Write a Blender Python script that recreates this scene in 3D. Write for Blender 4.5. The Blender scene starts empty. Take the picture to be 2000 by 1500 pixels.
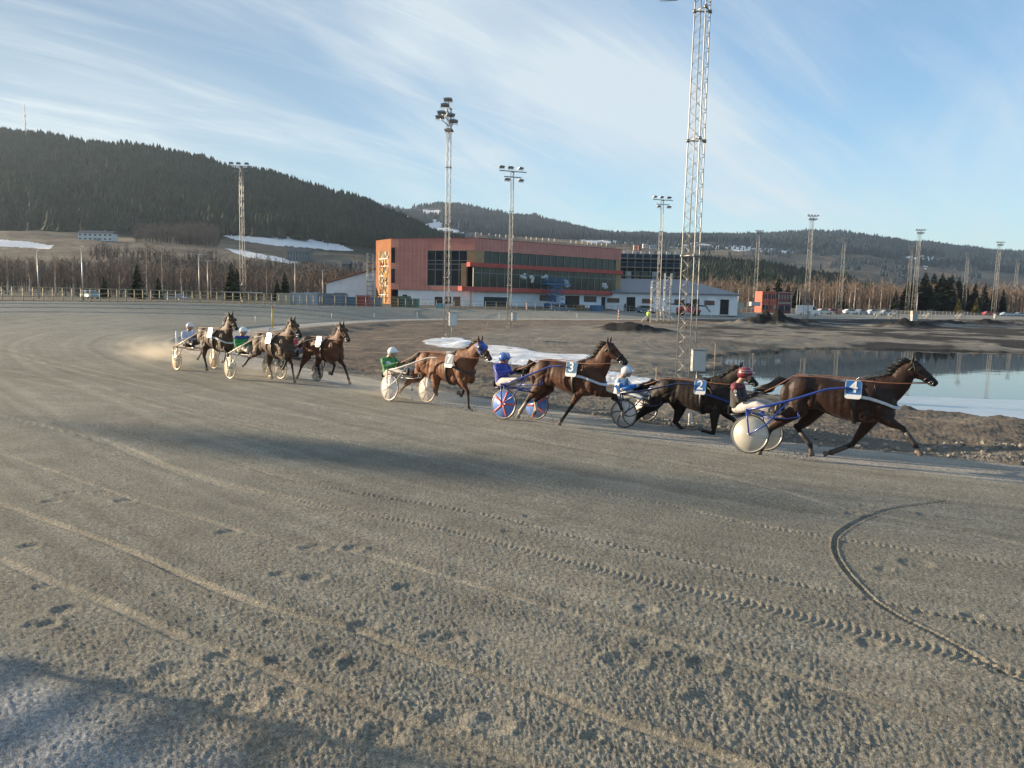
import bpy, bmesh, math, random
import numpy as np
from mathutils import Vector, Matrix, noise as mnoise
random.seed(7)
RNG = np.random.RandomState(11)
R = math.radians
scene = bpy.context.scene
COL = scene.collection

# ------------------------------------------------------------------ camera
F = 1502.0                                    # focal length in photo pixels (2000 wide)
CAMH = 2.8
PITCH = math.atan(165 / F)
ROLL = 0.022
cam_d = bpy.data.cameras.new('camera')
cam = bpy.data.objects.new('camera', cam_d)
COL.objects.link(cam)
cam_d.sensor_width = 36.0
cam_d.lens = 36.0 * F / 2000.0
cam_d.clip_start = 0.1
cam_d.clip_end = 20000
cam.location = (0, 0, CAMH)
CROT = Matrix.Rotation(math.pi / 2 - PITCH, 3, 'X') @ Matrix.Rotation(ROLL, 3, 'Z')
cam.rotation_euler = CROT.to_euler()
scene.camera = cam
scene.render.resolution_x = 1024
scene.render.resolution_y = 768

# ------------------------------------------------------------------ world, sun, exposure
SUN_EL = 10.5
SUNV = Vector((-0.95, 0.312, 0)).normalized()   # horizontal direction towards the sun
world = bpy.data.worlds.new('World')
scene.world = world
world.use_nodes = True
nt = world.node_tree
nt.nodes.clear()
N = nt.nodes.new
L = nt.links.new
out = N('ShaderNodeOutputWorld')
bg = N('ShaderNodeBackground')
bg.inputs['Strength'].default_value = 0.115
sky = N('ShaderNodeTexSky')
sky.sky_type = 'NISHITA'
sky.sun_disc = False
sky.sun_elevation = R(SUN_EL)
sky.sun_rotation = math.atan2(SUNV.x, SUNV.y)
sky.altitude = 200
sky.air_density = 1.0
sky.dust_density = 0.6
sky.ozone_density = 2.6
tc = N('ShaderNodeTexCoord')
sep = N('ShaderNodeSeparateXYZ')
L(tc.outputs['Generated'], sep.inputs[0])
def mth(op, a, b=None, c=None, clamp=False):
    n = N('ShaderNodeMath'); n.operation = op; n.use_clamp = clamp
    for i, v in enumerate((a, b, c)):
        if v is None: continue
        if isinstance(v, (int, float)): n.inputs[i].default_value = v
        else: L(v, n.inputs[i])
    return n.outputs[0]
zz = mth('MAXIMUM', sep.outputs[2], 0.0)
den = mth('ADD', zz, 0.30)
cx = mth('DIVIDE', sep.outputs[0], den)
cy = mth('DIVIDE', sep.outputs[1], den)
comb = N('ShaderNodeCombineXYZ')
L(cx, comb.inputs[0]); L(cy, comb.inputs[1])
def cloud_layer(rot, scale, nscale, detail, rough, lo, hi, dist, loc=(0, 0, 0)):
    m0 = N('ShaderNodeMapping'); m0.inputs['Rotation'].default_value = (0, 0, R(-rot)); L(comb.outputs[0], m0.inputs[0])
    mp = N('ShaderNodeMapping')
    mp.inputs['Scale'].default_value = scale
    mp.inputs['Location'].default_value = loc
    L(m0.outputs[0], mp.inputs[0])
    nz = N('ShaderNodeTexNoise'); nz.inputs['Scale'].default_value = nscale
    nz.inputs['Detail'].default_value = detail; nz.inputs['Roughness'].default_value = rough
    nz.inputs['Distortion'].default_value = dist
    L(mp.outputs[0], nz.inputs['Vector'])
    mr = N('ShaderNodeMapRange'); mr.interpolation_type = 'SMOOTHSTEP'
    mr.inputs[1].default_value = lo; mr.inputs[2].default_value = hi
    L(nz.outputs[0], mr.inputs[0])
    return mr.outputs[0]
c1 = cloud_layer(52, (0.42, 1.25, 1), 1.55, 9, 0.56, 0.30, 0.74, 0.8, (1.3, 0.4, 0))
c2 = cloud_layer(38, (0.35, 2.0, 1), 4.2, 9, 0.62, 0.40, 0.85, 1.0, (5.3, 2.0, 0))
c3 = cloud_layer(15, (0.8, 1.0, 1), 0.9, 3, 0.5, 0.34, 0.64, 0.2, (0.5, 3.1, 0))
cl = mth('MULTIPLY', c1, 0.80)
cl = mth('MULTIPLY_ADD', c2, 0.50, cl)
cl = mth('MULTIPLY_ADD', cl, mth('MULTIPLY_ADD', c3, 0.70, 0.30), 0.13)
# the veil thickens towards the sun
sdot = N('ShaderNodeVectorMath'); sdot.operation = 'DOT_PRODUCT'
L(tc.outputs['Generated'], sdot.inputs[0])
sdot.inputs[1].default_value = (SUNV.x, SUNV.y, 0.15)
veil = N('ShaderNodeMapRange'); veil.interpolation_type = 'SMOOTHSTEP'
veil.inputs[1].default_value = -0.6; veil.inputs[2].default_value = 0.55
veil.inputs[3].default_value = 0.32; veil.inputs[4].default_value = 1.6
L(sdot.outputs['Value'], veil.inputs[0])
cl = mth('MULTIPLY', cl, veil.outputs[0])
cl = mth('MINIMUM', cl, 0.88)
mix = N('ShaderNodeMix'); mix.data_type = 'RGBA'
L(cl, mix.inputs['Factor'])
tint = N('ShaderNodeMix'); tint.data_type = 'RGBA'; tint.blend_type = 'MULTIPLY'
tint.inputs['Factor'].default_value = 1.0
dim = N('ShaderNodeMapRange'); dim.interpolation_type = 'SMOOTHSTEP'
dim.inputs[1].default_value = 0.0; dim.inputs[2].default_value = 1.0; dim.inputs[3].default_value = 1.0; dim.inputs[4].default_value = 0.34
L(sdot.outputs['Value'], dim.inputs[0])
dsc = N('ShaderNodeVectorMath'); dsc.operation = 'SCALE'; L(sky.outputs[0], dsc.inputs[0]); L(dim.outputs[0], dsc.inputs['Scale'])
L(dsc.outputs[0], tint.inputs['A'])
tint.inputs['B'].default_value = (0.92, 1.02, 1.06, 1)
L(tint.outputs['Result'], mix.inputs['A'])
mix.inputs['B'].default_value = (2.75, 3.1, 3.3, 1)
L(mix.outputs['Result'], bg.inputs[0])
L(bg.outputs[0], out.inputs[0])

sun_d = bpy.data.lights.new('sun', 'SUN')
sun_d.energy = 5.0
sun_d.angle = R(0.53)
sun_d.color = (1.0, 0.80, 0.56)
sun = bpy.data.objects.new('sun', sun_d)
COL.objects.link(sun)
sv = Vector((SUNV.x * math.cos(R(SUN_EL)), SUNV.y * math.cos(R(SUN_EL)), math.sin(R(SUN_EL))))
sun.rotation_euler = sv.to_track_quat('Z', 'Y').to_euler()
sun.location = (0, 0, 30)
scene.view_settings.view_transform = 'Standard'
scene.view_settings.look = 'None'
scene.view_settings.exposure = 1.22
scene.view_settings.gamma = 1
scene.cycles.max_bounces = 6
scene.cycles.transparent_max_bounces = 12

# ------------------------------------------------------------------ picture <-> place
def ray(px, py):
    return CROT @ Vector(((px - 1000) / F, -(py - 750) / F, -1))
def hor(px):                                    # image row of the horizon
    return 585 + (px - 1000) * ROLL
def at_z(px, py, z):
    d = ray(px, py); t = (z - CAMH) / d.z
    return Vector((d.x * t, d.y * t, z))
def at_d(px, py, dist):                         # point at depth dist (along +Y)
    d = ray(px, py); t = dist / d.y
    return Vector((d.x * t, dist, CAMH + d.z * t))

# ------------------------------------------------------------------ node material helper
MATS = {}
def mat(name, col, rough=0.6, metal=0.0, var=0.0, vscale=3.0, bump=0.0, bscale=20.0, spec=0.5,
        coat=0.0, alpha=1.0, trans=0.0, streak=None, col2=None, sheen=0.0, detail=6):
    if name in MATS: return MATS[name]
    m = bpy.data.materials.new(name); m.use_nodes = True
    t = m.node_tree; b = t.nodes['Principled BSDF']
    b.inputs['Roughness'].default_value = rough
    b.inputs['Metallic'].default_value = metal
    b.inputs['Specular IOR Level'].default_value = spec
    b.inputs['Coat Weight'].default_value = coat
    b.inputs['Alpha'].default_value = alpha
    b.inputs['Transmission Weight'].default_value = trans
    b.inputs['Sheen Weight'].default_value = sheen
    b.inputs['Base Color'].default_value = (*col, 1)
    if var > 0 or bump > 0:
        c = t.nodes.new('ShaderNodeTexCoord')
        mp = t.nodes.new('ShaderNodeMapping')
        t.links.new(c.outputs['Object'], mp.inputs[0])
        if streak: mp.inputs['Scale'].default_value = streak
    if var > 0:
        n = t.nodes.new('ShaderNodeTexNoise'); n.inputs['Scale'].default_value = vscale
        n.inputs['Detail'].default_value = detail
        t.links.new(mp.outputs[0], n.inputs['Vector'])
        r = t.nodes.new('ShaderNodeMapRange')
        r.inputs[1].default_value = 0.3; r.inputs[2].default_value = 0.7
        t.links.new(n.outputs[0], r.inputs[0])
        x = t.nodes.new('ShaderNodeMix'); x.data_type = 'RGBA'
        c2 = col2 or tuple(v * (1 - var) for v in col)
        x.inputs['A'].default_value = (*c2, 1)
        x.inputs['B'].default_value = (*[min(1, v * (1 + var * 0.5)) for v in col], 1)
        t.links.new(r.outputs[0], x.inputs['Factor'])
        t.links.new(x.outputs['Result'], b.inputs['Base Color'])
    if bump > 0:
        n2 = t.nodes.new('ShaderNodeTexNoise'); n2.inputs['Scale'].default_value = bscale
        n2.inputs['Detail'].default_value = 6
        t.links.new(mp.outputs[0], n2.inputs['Vector'])
        bp = t.nodes.new('ShaderNodeBump'); bp.inputs['Strength'].default_value = 0.6
        bp.inputs['Distance'].default_value = bump
        t.links.new(n2.outputs[0], bp.inputs['Height'])
        t.links.new(bp.outputs[0], b.inputs['Normal'])
    MATS[name] = m
    return m

# ------------------------------------------------------------------ object helpers
def tag(o, label=None, cat=None, group=None, kind=None):
    if label: o['label'] = label
    if cat: o['category'] = cat
    if group: o['group'] = group
    if kind: o['kind'] = kind
    return o
def thing(name, label, cat, loc=(0, 0, 0), rz=0.0, group=None):
    o = bpy.data.objects.new(name, None); COL.objects.link(o)
    o.empty_display_size = 0.3
    o.location = loc; o.rotation_euler = (0, 0, rz)
    return tag(o, label, cat, group)
def copy_tree(o, parent=None):
    c = o.copy(); COL.objects.link(c)
    if parent: c.parent = parent
    for ch in list(o.children): copy_tree(ch, c)
    return c

class MB:
    """collects shapes, builds ONE mesh object"""
    def __init__(s): s.v = []; s.f = []; s.sm = []; s.mi = []; s.cur = 0
    def add(s, vs, fs, smooth=False):
        o = len(s.v); s.v.extend([tuple(v) for v in vs])
        for f in fs:
            s.f.append(tuple(i + o for i in f)); s.sm.append(smooth); s.mi.append(s.cur)
        return s
    def box(s, c, d, rz=0.0, M=None):
        x, y, z = d[0] / 2, d[1] / 2, d[2] / 2
        m = M if M is not None else Matrix.Rotation(rz, 3, 'Z')
        vs = [m @ Vector((i * x, j * y, k * z)) + Vector(c) for k in (-1, 1) for j in (-1, 1) for i in (-1, 1)]
        return s.add(vs, [(0, 2, 3, 1), (4, 5, 7, 6), (0, 1, 5, 4), (2, 6, 7, 3), (0, 4, 6, 2), (1, 3, 7, 5)])
    def bar(s, a, b, w, h=None, up=(0, 0, 1)):
        a = Vector(a); b = Vector(b); d = (b - a); ln = d.length
        if ln < 1e-6: return s
        d.normalize(); u = Vector(up)
        if abs(d.dot(u)) > 0.98: u = Vector((1, 0, 0))
        x = d.cross(u).normalized(); y = x.cross(d)
        h = h or w
        M = Matrix((x, d, y)).transposed()
        return s.box((a + b) / 2, (w, ln, h), M=M)
    def loft(s, pts, rad, n=10, cap=True, side=None, smooth=True):
        """tube through pts; rad items: r or (r_side, r_up); side = fixed lateral axis"""
        pts = [Vector(p) for p in pts]; k = len(pts); rings = []
        for i, p in enumerate(pts):
            t = (pts[min(i + 1, k - 1)] - pts[max(i - 1, 0)]).normalized()
            if side is not None:
                sd = Vector(side); sd = (sd - t * sd.dot(t))
                sd = sd.normalized() if sd.length > 1e-4 else Vector((0, 0, 1)).cross(t).normalized()
            else:
                ref = Vector((0, 0, 1)) if abs(t.z) < 0.9 else Vector((1, 0, 0))
                sd = t.cross(ref).normalized()
            up = sd.cross(t)
            r = rad[i] if hasattr(rad, '__len__') else rad
            ra, rb = r if hasattr(r, '__len__') else (r, r)
            rings.append([p + sd * (ra * math.cos(2 * math.pi * j / n)) + up * (rb * math.sin(2 * math.pi * j / n)) for j in range(n)])
        vs = [v for r in rings for v in r]; fs = []
        for i in range(k - 1):
            for j in range(n):
                a = i * n + j; b = i * n + (j + 1) % n
                fs.append((a, b, b + n, a + n))
        if cap:
            fs.append(tuple(range(n - 1, -1, -1))); fs.append(tuple((k - 1) * n + j for j in range(n)))
        return s.add(vs, fs, smooth)
    def ball(s, c, r, n=10, m=7, M=None):
        rx, ry, rz = r if hasattr(r, '__len__') else (r, r, r)
        vs = [(0, 0, rz)]
        for i in range(1, m):
            a = math.pi * i / m
            for j in range(n):
                b = 2 * math.pi * j / n
                vs.append((rx * math.sin(a) * math.cos(b), ry * math.sin(a) * math.sin(b), rz * math.cos(a)))
        vs.append((0, 0, -rz)); fs = []
        for j in range(n): fs.append((0, 1 + j, 1 + (j + 1) % n))
        for i in range(m - 2):
            for j in range(n):
                a = 1 + i * n + j; b = 1 + i * n + (j + 1) % n
                fs.append((a, a + n, b + n, b))
        l = len(vs) - 1
        for j in range(n): fs.append((l, l - n + (j + 1) % n, l - n + j))
        vs = [(M @ Vector(v) if M else Vector(v)) + Vector(c) for v in vs]
        return s.add(vs, fs, True)
    def ring(s, c, ax, R0, r, n=32, m=6):
        ax = Vector(ax).normalized(); ref = Vector((0, 0, 1)) if abs(ax.z) < .9 else Vector((1, 0, 0))
        x = ax.cross(ref).normalized(); y = ax.cross(x); c = Vector(c); vs = []; fs = []
        ra, rb = r if hasattr(r, '__len__') else (r, r)
        for i in range(n):
            a = 2 * math.pi * i / n; d = x * math.cos(a) + y * math.sin(a)
            for j in range(m):
                b = 2 * math.pi * j / m
                vs.append(c + d * (R0 + ra * math.cos(b)) + ax * (rb * math.sin(b)))
        for i in range(n):
            for j in range(m):
                fs.append((i * m + j, ((i + 1) % n) * m + j, ((i + 1) % n) * m + (j + 1) % m, i * m + (j + 1) % m))
        return s.add(vs, fs, True)
    def disc(s, c, ax, R0, th, n=32, dome=0.0):
        ax = Vector(ax).normalized(); ref = Vector((0, 0, 1)) if abs(ax.z) < .9 else Vector((1, 0, 0))
        x = ax.cross(ref).normalized(); y = ax.cross(x); c = Vector(c)
        vs = [c + ax * (th / 2 + dome), c - ax * (th / 2 + dome)]
        for sgn in (1, -1):
            for i in range(n):
                a = 2 * math.pi * i / n
                vs.append(c + (x * math.cos(a) + y * math.sin(a)) * R0 + ax * (sgn * th / 2))
        fs = []
        for i in range(n):
            j = (i + 1) % n
            fs += [(0, 2 + i, 2 + j), (1, 2 + n + j, 2 + n + i), (2 + i, 2 + n + i, 2 + n + j, 2 + j)]
        return s.add(vs, fs, dome > 0)
    def prism(s, pts2, c0, ux, uy, th):
        """extruded outline: pts2 in plane (ux,uy) at c0, thickness th"""
        ux = Vector(ux); uy = Vector(uy); nn = ux.cross(uy).normalized(); c0 = Vector(c0)
        n = len(pts2)
        vs = [c0 + ux * a + uy * b + nn * (th / 2) for a, b in pts2] + [c0 + ux * a + uy * b - nn * (th / 2) for a, b in pts2]
        fs = [tuple(range(n)), tuple(range(2 * n - 1, n - 1, -1))]
        for i in range(n):
            j = (i + 1) % n; fs.append((i, i + n, j + n, j))
        return s.add(vs, fs)
    def mesh(s, name):
        me = bpy.data.meshes.new(name); me.from_pydata(s.v, [], s.f); me.update()
        if any(s.sm): me.polygons.foreach_set('use_smooth', s.sm)
        if any(s.mi): me.polygons.foreach_set('material_index', s.mi)
        return me
    def build(s, name, m, parent=None, label=None, shift=None, **kw):
        if not s.v: return None
        if shift is not None:
            sh = Vector(shift); s.v = [tuple(Vector(v) - sh) for v in s.v]
        me = s.mesh(name)
        for q in (m if isinstance(m, (list, tuple)) else [m]): me.materials.append(q)
        o = bpy.data.objects.new(name, me); COL.objects.link(o)
        if parent: o.parent = parent
        if label: o['label'] = label
        if kw: tag(o, **kw)
        return o

def np_mesh(name, V, Fq, m, smooth=True, tri=False):
    """fast mesh from numpy arrays of vertices and quads/tris"""
    me = bpy.data.meshes.new(name)
    k = Fq.shape[1]
    me.vertices.add(len(V)); me.vertices.foreach_set('co', np.ascontiguousarray(V, dtype=np.float32).ravel())
    me.loops.add(Fq.size); me.loops.foreach_set('vertex_index', np.ascontiguousarray(Fq, dtype=np.int32).ravel())
    me.polygons.add(len(Fq))
    me.polygons.foreach_set('loop_start', np.arange(0, Fq.size, k, dtype=np.int32))
    me.polygons.foreach_set('loop_total', np.full(len(Fq), k, dtype=np.int32))
    me.polygons.foreach_set('use_smooth', np.full(len(Fq), smooth, dtype=bool))
    me.update(calc_edges=True)
    for q in (m if isinstance(m, (list, tuple)) else [m]): me.materials.append(q)
    o = bpy.data.objects.new(name, me); COL.objects.link(o)
    return o

# ------------------------------------------------------------------ noise and curves
def _h(ix, iy, s):
    n = (ix * 374761393 + iy * 668265263 + s * 1442695041) & 0xffffffff
    n = ((n ^ (n >> 13)) * 1274126177) & 0xffffffff
    return ((n ^ (n >> 16)) & 0xffff) / 65535.0
def vnoise(x, y, s=0):
    x0 = np.floor(x).astype(np.int64); y0 = np.floor(y).astype(np.int64)
    fx = x - x0; fy = y - y0
    fx = fx * fx * (3 - 2 * fx); fy = fy * fy * (3 - 2 * fy)
    a = _h(x0, y0, s); b = _h(x0 + 1, y0, s); c = _h(x0, y0 + 1, s); d = _h(x0 + 1, y0 + 1, s)
    return (a * (1 - fx) + b * fx) * (1 - fy) + (c * (1 - fx) + d * fx) * fy - 0.5
def fbm(x, y, o=4, s=0):
    r = 0; a = 1.0
    for i in range(o):
        r = r + a * vnoise(x * 2 ** i + 17.3 * i, y * 2 ** i - 9.1 * i, s + i); a *= 0.5
    return r
def sstep(a, b, x):
    t = np.clip((x - a) / (b - a), 0, 1); return t * t * (3 - 2 * t)
def spline(pts, per=10):
    P = [np.array(p, float) for p in pts]; P = [2 * P[0] - P[1]] + P + [2 * P[-1] - P[-2]]; o = []
    for i in range(1, len(P) - 2):
        for t in np.linspace(0, 1, per, endpoint=False):
            a, b, c, d = P[i - 1], P[i], P[i + 1], P[i + 2]
            o.append(0.5 * ((2 * b) + (-a + c) * t + (2 * a - 5 * b + 4 * c - d) * t ** 2 + (-a + 3 * b - 3 * c + d) * t ** 3))
    o.append(P[-2]); return np.array(o)
def seg_dist(x, y, C):
    """distance to polyline C, arc parameter and side sign"""
    best = np.full(x.shape, 1e9); par = np.zeros(x.shape); sgn = np.ones(x.shape)
    acc = 0.0
    for i in range(len(C) - 1):
        a = C[i]; b = C[i + 1]; d = b - a; l2 = d @ d + 1e-12; ln = math.sqrt(l2)
        t = np.clip(((x - a[0]) * d[0] + (y - a[1]) * d[1]) / l2, 0, 1)
        ex = x - a[0] - t * d[0]; ey = y - a[1] - t * d[1]
        q = ex * ex + ey * ey; k = q < best
        best = np.where(k, q, best); par = np.where(k, acc + t * ln, par)
        sgn = np.where(k, np.sign(d[0] * ey - d[1] * ex), sgn); acc += ln
    return np.sqrt(best), par, sgn
def in_poly(x, y, P):
    r = np.zeros(x.shape, bool); n = len(P); j = n - 1
    for i in range(n):
        xi, yi = P[i][0], P[i][1]; xj, yj = P[j][0], P[j][1]
        c = ((yi > y) != (yj > y)) & (x < (xj - xi) * (y - yi) / (yj - yi + 1e-12) + xi)
        r ^= c; j = i
    return r
# ================================================================== TERRAIN
C_in = spline([(900, 700), (420, 440), (175, 263), (56, 168), (17, 127), (-2, 112), (-12, 102), (-18, 90), (-21.5, 74),
               (-22.3, 60), (-21, 49), (-17.4, 39.5), (-11.6, 31.0), (-7.8, 26.8), (-4.3, 22.9), (-0.8, 19.1), (4.4, 14.6),
               (8.3, 12.5), (16, 8.6), (40, -2), (100, -28), (900, -100)], 8)
rim_ctl = [(900, 735, .8), (420, 466, .8), (175, 296, .8), (48, 186, .85), (9, 141, .95), (-10, 126, 1.1), (-22, 102, 1.5), (-36, 86, 1.7),
           (-45, 67, 1.7), (-48, 53, 1.5), (-44, 40, 1.1), (-36, 27, .8), (-24, 14, .5), (-12, 4, .25), (-4, -1.5, .12), (5, -5, .05),
           (16, -9, .02), (40, -20, 0), (100, -50, 0), (900, -130, 0)]
C_out = spline([p[:2] for p in rim_ctl], 6)
_ri = np.linspace(0, len(rim_ctl) - 1, len(C_out))
_rl = np.concatenate([[0], np.cumsum(np.linalg.norm(np.diff(C_out, axis=0), axis=1))])
_rz = np.interp(_ri, np.arange(len(rim_ctl)), [p[2] for p in rim_ctl])
POND = spline([(10.1, 38), (11.5, 34.8), (15.0, 31.4), (18.9, 28.3), (30, 22), (60, 16), (95, 40), (90, 62), (60, 74), (48, 73.5), (34, 74), (24, 69),
               (16.5, 60), (13.8, 55), (14.5, 50), (11.5, 45), (10.1, 38)], 6)
WATER = -1.22
TR = np.array([0, 180, 300, 420, 600, 800, 1000, 1300, 1700, 2300, 3200, 4500, 9000.])
TX = np.array([-900, 0, 300, 500, 700, 760, 860, 1000, 1200, 1400, 1600, 1800, 2000, 2600])
TE = np.array([[-12, 30, 80, 105, 130, 200, 283, 275, 240, 150, 120],
               [-12, 10, 62, 95, 110, 190, 281, 270, 240, 150, 120],
               [-12, 0, 55, 90, 112, 180, 257, 230, 190, 150, 120],
               [-12, -3, 40, 80, 106, 160, 222, 200, 170, 150, 120],
               [-12, -6, 20, 50, 88, 125, 167, 160, 150, 160, 120],
               [-12, -8, 14, 44, 78, 108, 146, 140, 135, 166, 120],
               [-12, -10, 10, 40, 68, 88, 102, 115, 135, 172, 120],
               [-11, -9, 4, 28, 55, 76, 88, 100, 120, 157, 110],
               [-10, -8, 0, 20, 46, 70, 86, 104, 116, 121, 100],
               [-8, -6, -3, 8, 36, 66, 82, 92, 116, 125, 95],
               [-7, -5, -3, 4, 20, 44, 56, 72, 104, 137, 95],
               [-6, -4, -2, 2, 10, 18, 30, 52, 86, 118, 90],
               [-6, -4, -2, 2, 8, 14, 22, 40, 70, 102, 80],
               [-6, -4, -2, 2, 8, 12, 18, 30, 50, 74, 60.]])
TZ = CAMH + TE * TR[1:12][None, :] / F
TZ = np.hstack([np.full((len(TX), 1), 1.0), TZ, TZ[:, -1:] * 1.2])

def table_z(x, y):
    ang = np.arctan2(x, y)
    lim = R(50)
    ac = np.clip(ang, -lim, lim)
    rr = np.sqrt(x * x + y * y)
    dep = rr * np.cos(ac)
    px = 1000 + F * np.tan(ac)
    fx = np.interp(px, TX, np.arange(len(TX))); fr = np.interp(dep, TR, np.arange(len(TR)))
    i = np.clip(fx.astype(int), 0, len(TX) - 2); j = np.clip(fr.astype(int), 0, len(TR) - 2)
    u = fx - i; v = fr - j; u = u * u * (3 - 2 * u) * .5 + u * .5
    z = TZ[i, j] * (1 - u) * (1 - v) + TZ[i + 1, j] * u * (1 - v) + TZ[i, j + 1] * (1 - u) * v + TZ[i + 1, j + 1] * u * v
    z = z + fbm(x / 90., y / 90., 3, 5) * np.clip((dep - 250) / 900., 0, 1) * 12
    return z, px, dep

def fields(x, y):
    d, p, s = seg_dist(x, y, C_in); din = -s * d
    d, p, s = seg_dist(x, y, C_out); dout = -s * d
    zr = np.interp(p, _rl, _rz)
    pd, _, _ = seg_dist(x, y, POND); pin = in_poly(x, y, POND)
    pdd = np.where(pin, -pd, pd)
    return din, dout, zr, pdd

def height(x, y, F4=None, coarse=False):
    din, dout, zr, pdd = F4 if F4 is not None else fields(x, y)
    rr = np.sqrt(x * x + y * y)
    # racing surface: banked towards the rim
    wid = np.maximum(din - dout, 1.0)
    t = np.clip(din / wid, 0, 1)
    farf = sstep(40, 100, y)
    z = zr * t + 0.10 * sstep(0, 4, din) * (1 - farf) * 0
    # step down to the inner strip, then the infield
    drop = 0.15 * sstep(0.14, -0.14, din) * (1 - farf * 0.8) + 0.10 * sstep(-0.3, -2.6, din) * (1 - farf)
    z = z - drop
    berm = 0.26 * np.exp(-((din + 4.7) / 1.0) ** 2) * sstep(2, 9, x) * (1 - farf) * sstep(30, 22, y)
    low = 0.58 * sstep(-3.2, -7.5, din) * (1 - sstep(60, 110, y))
    low2 = 0.25 * sstep(-3.2, -20, din) * farf
    nz = fbm(x / 2.2, y / 2.2, 4, 21)
    zi = z + berm - low - low2 + nz * 0.13 * sstep(-3.0, -4.5, din)
    # dark soil heaps beyond the pond
    for (hx, hy, hr, hh) in HEAPS:
        q = ((x - hx) / hr) ** 2 + ((y - hy) / (hr * 0.55)) ** 2
        zi = zi + hh * np.exp(-q) * (0.75 + 0.9 * (fbm(x / 1.6, y / 1.6, 3, 31) + .3))
    zp = WATER + np.where(pdd > 0, 0.10 * pdd * (1 + .3 * nz), 0.25 * pdd) + 0.05 * nz
    zp = np.where(pdd > 0, zp, np.maximum(zp, WATER - 1.2))
    k = 0.15
    mn = -np.log(np.exp(-np.clip(zi / k, -60, 60)) + np.exp(-np.clip(zp / k, -60, 60))) * k
    mn = mn + 0.10 * np.exp(-((pdd - 0.7) / 0.35) ** 2) * (0.6 + 1.5 * fbm(x * 1.6, y * 1.6, 3, 77)) * (din < -4)
    zi = np.where(din < -3.0, mn, zi)
    z = np.where(din < 0.2, zi, z)
    # beyond the rim
    tz, px, dep = table_z(x, y)
    w = sstep(1.0, 14, dout)
    zo = (zr - 0.05 - 0.35 * sstep(.4, 3, dout)) * (1 - w) + tz * w
    z = np.where(dout > 0, zo, z)
    return z

HEAPS = []
def _heap(px, py, r, h):
    p = at_z(px, py, -0.3); HEAPS.append((p.x, p.y, r, h))
_heap(1245, 645, 4.0, 0.75); _heap(1205, 643, 3.0, 0.5)
_heap(1505, 636, 5.5, 1.25); _heap(1490, 636, 3.5, .6); _heap(1560, 636, 4.5, 0.85)
_heap(1768, 640, 5.0, 1.0); _heap(1745, 636, 3.5, .7)
_heap(1850, 634, 5.0, 0.8); _heap(1925, 634, 4.5, 1.0); _heap(1990, 633, 4.0, 0.9)
_heap(905, 662, 1.2, 0.35)

def Hs(x, y):
    return float(height(np.array([float(x)]), np.array([float(y)]))[0])
def ground_px(px, py, near=3, far=400):
    """where the sight line through a picture point meets the ground"""
    d = ray(px, py); ts = np.concatenate([np.linspace(near, 60, 400), np.linspace(60.5, far, 500)])
    X = d.x * ts; Y = d.y * ts; Z = CAMH + d.z * ts
    h = height(X, Y); k = np.argmax(Z < h)
    return Vector((X[k], Y[k], h[k]))

# ---- wheel ruts left in the gravel
def gz(pts): return np.array([list(at_z(a, b, 0.03))[:2] for a, b in pts])
RUTS = [  # polyline, half width, depth, tread, smoothness
    (gz([(-60, 980), (0, 1002), (210, 1075), (420, 1165), (560, 1210), (700, 1245), (805, 1287), (950, 1330), (1050, 1357), (1190, 1413), (1330, 1458), (1500, 1520)]), .045, .016, 0, 1.),
    (gz([(-60, 1092), (0, 1112), (75, 1145), (240, 1210), (350, 1262), (430, 1285), (560, 1338), (700, 1385), (800, 1425), (1010, 1500), (1100, 1540)]), .05, .012, 0, .8),
    (gz([(-60, 880), (0, 900), (120, 940), (280, 995), (380, 1022), (520, 1062), (700, 1090), (880, 1138), (1050, 1187), (1150, 1213), (1300, 1255), (1420, 1290), (1560, 1330), (1800, 1400), (2040, 1440)]), .04, .010, 0, .6),
    (gz([(-60, 810), (0, 826), (200, 872), (350, 932), (520, 975), (700, 1010), (860, 1040), (1000, 1075), (1250, 1135), (1420, 1172), (1600, 1215), (1800, 1262), (1900, 1290), (2060, 1345)]), .10, .010, 1, .7),
    (gz([(0, 815), (230, 850), (400, 895), (550, 940), (700, 970), (860, 995), (1000, 1022), (1100, 1048), (1300, 1088), (1500, 1132), (1700, 1172), (1850, 1205), (2060, 1250)]), .035, .013, 1, .1),
    (gz([(-60, 672), (0, 688), (230, 740), (400, 765), (600, 790), (800, 822), (1000, 852), (1300, 905), (1500, 950), (1640, 990), (1800, 1020), (2060, 1075)]), .05, .010, 0, .7),
    (gz([(-60, 720), (0, 731), (200, 765), (400, 812), (600, 850), (750, 880), (900, 905), (1100, 948), (1300, 985), (1450, 1020), (1640, 1052), (1900, 1090), (2060, 1115)]), .05, .010, 1, .6),
    (gz([(-60, 690), (0, 698), (160, 735), (330, 770), (560, 812), (760, 838)]), .06, .010, 0, .6),
    (gz([(1850, 976), (1790, 984), (1740, 993), (1690, 1010), (1650, 1032), (1632, 1052), (1632, 1080), (1650, 1112), (1680, 1148), (1715, 1180), (1760, 1208), (1830, 1243), (1900, 1282), (2040, 1355)]), .024, .020, 0, .3),
    (gz([(0, 745), (250, 790), (500, 838), (700, 872)]), .06, .010, 0, .5),
]
RUTS = [(spline(a, 5), b, c, d, e) for a, b, c, d, e in RUTS]
PRINTS = []
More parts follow.
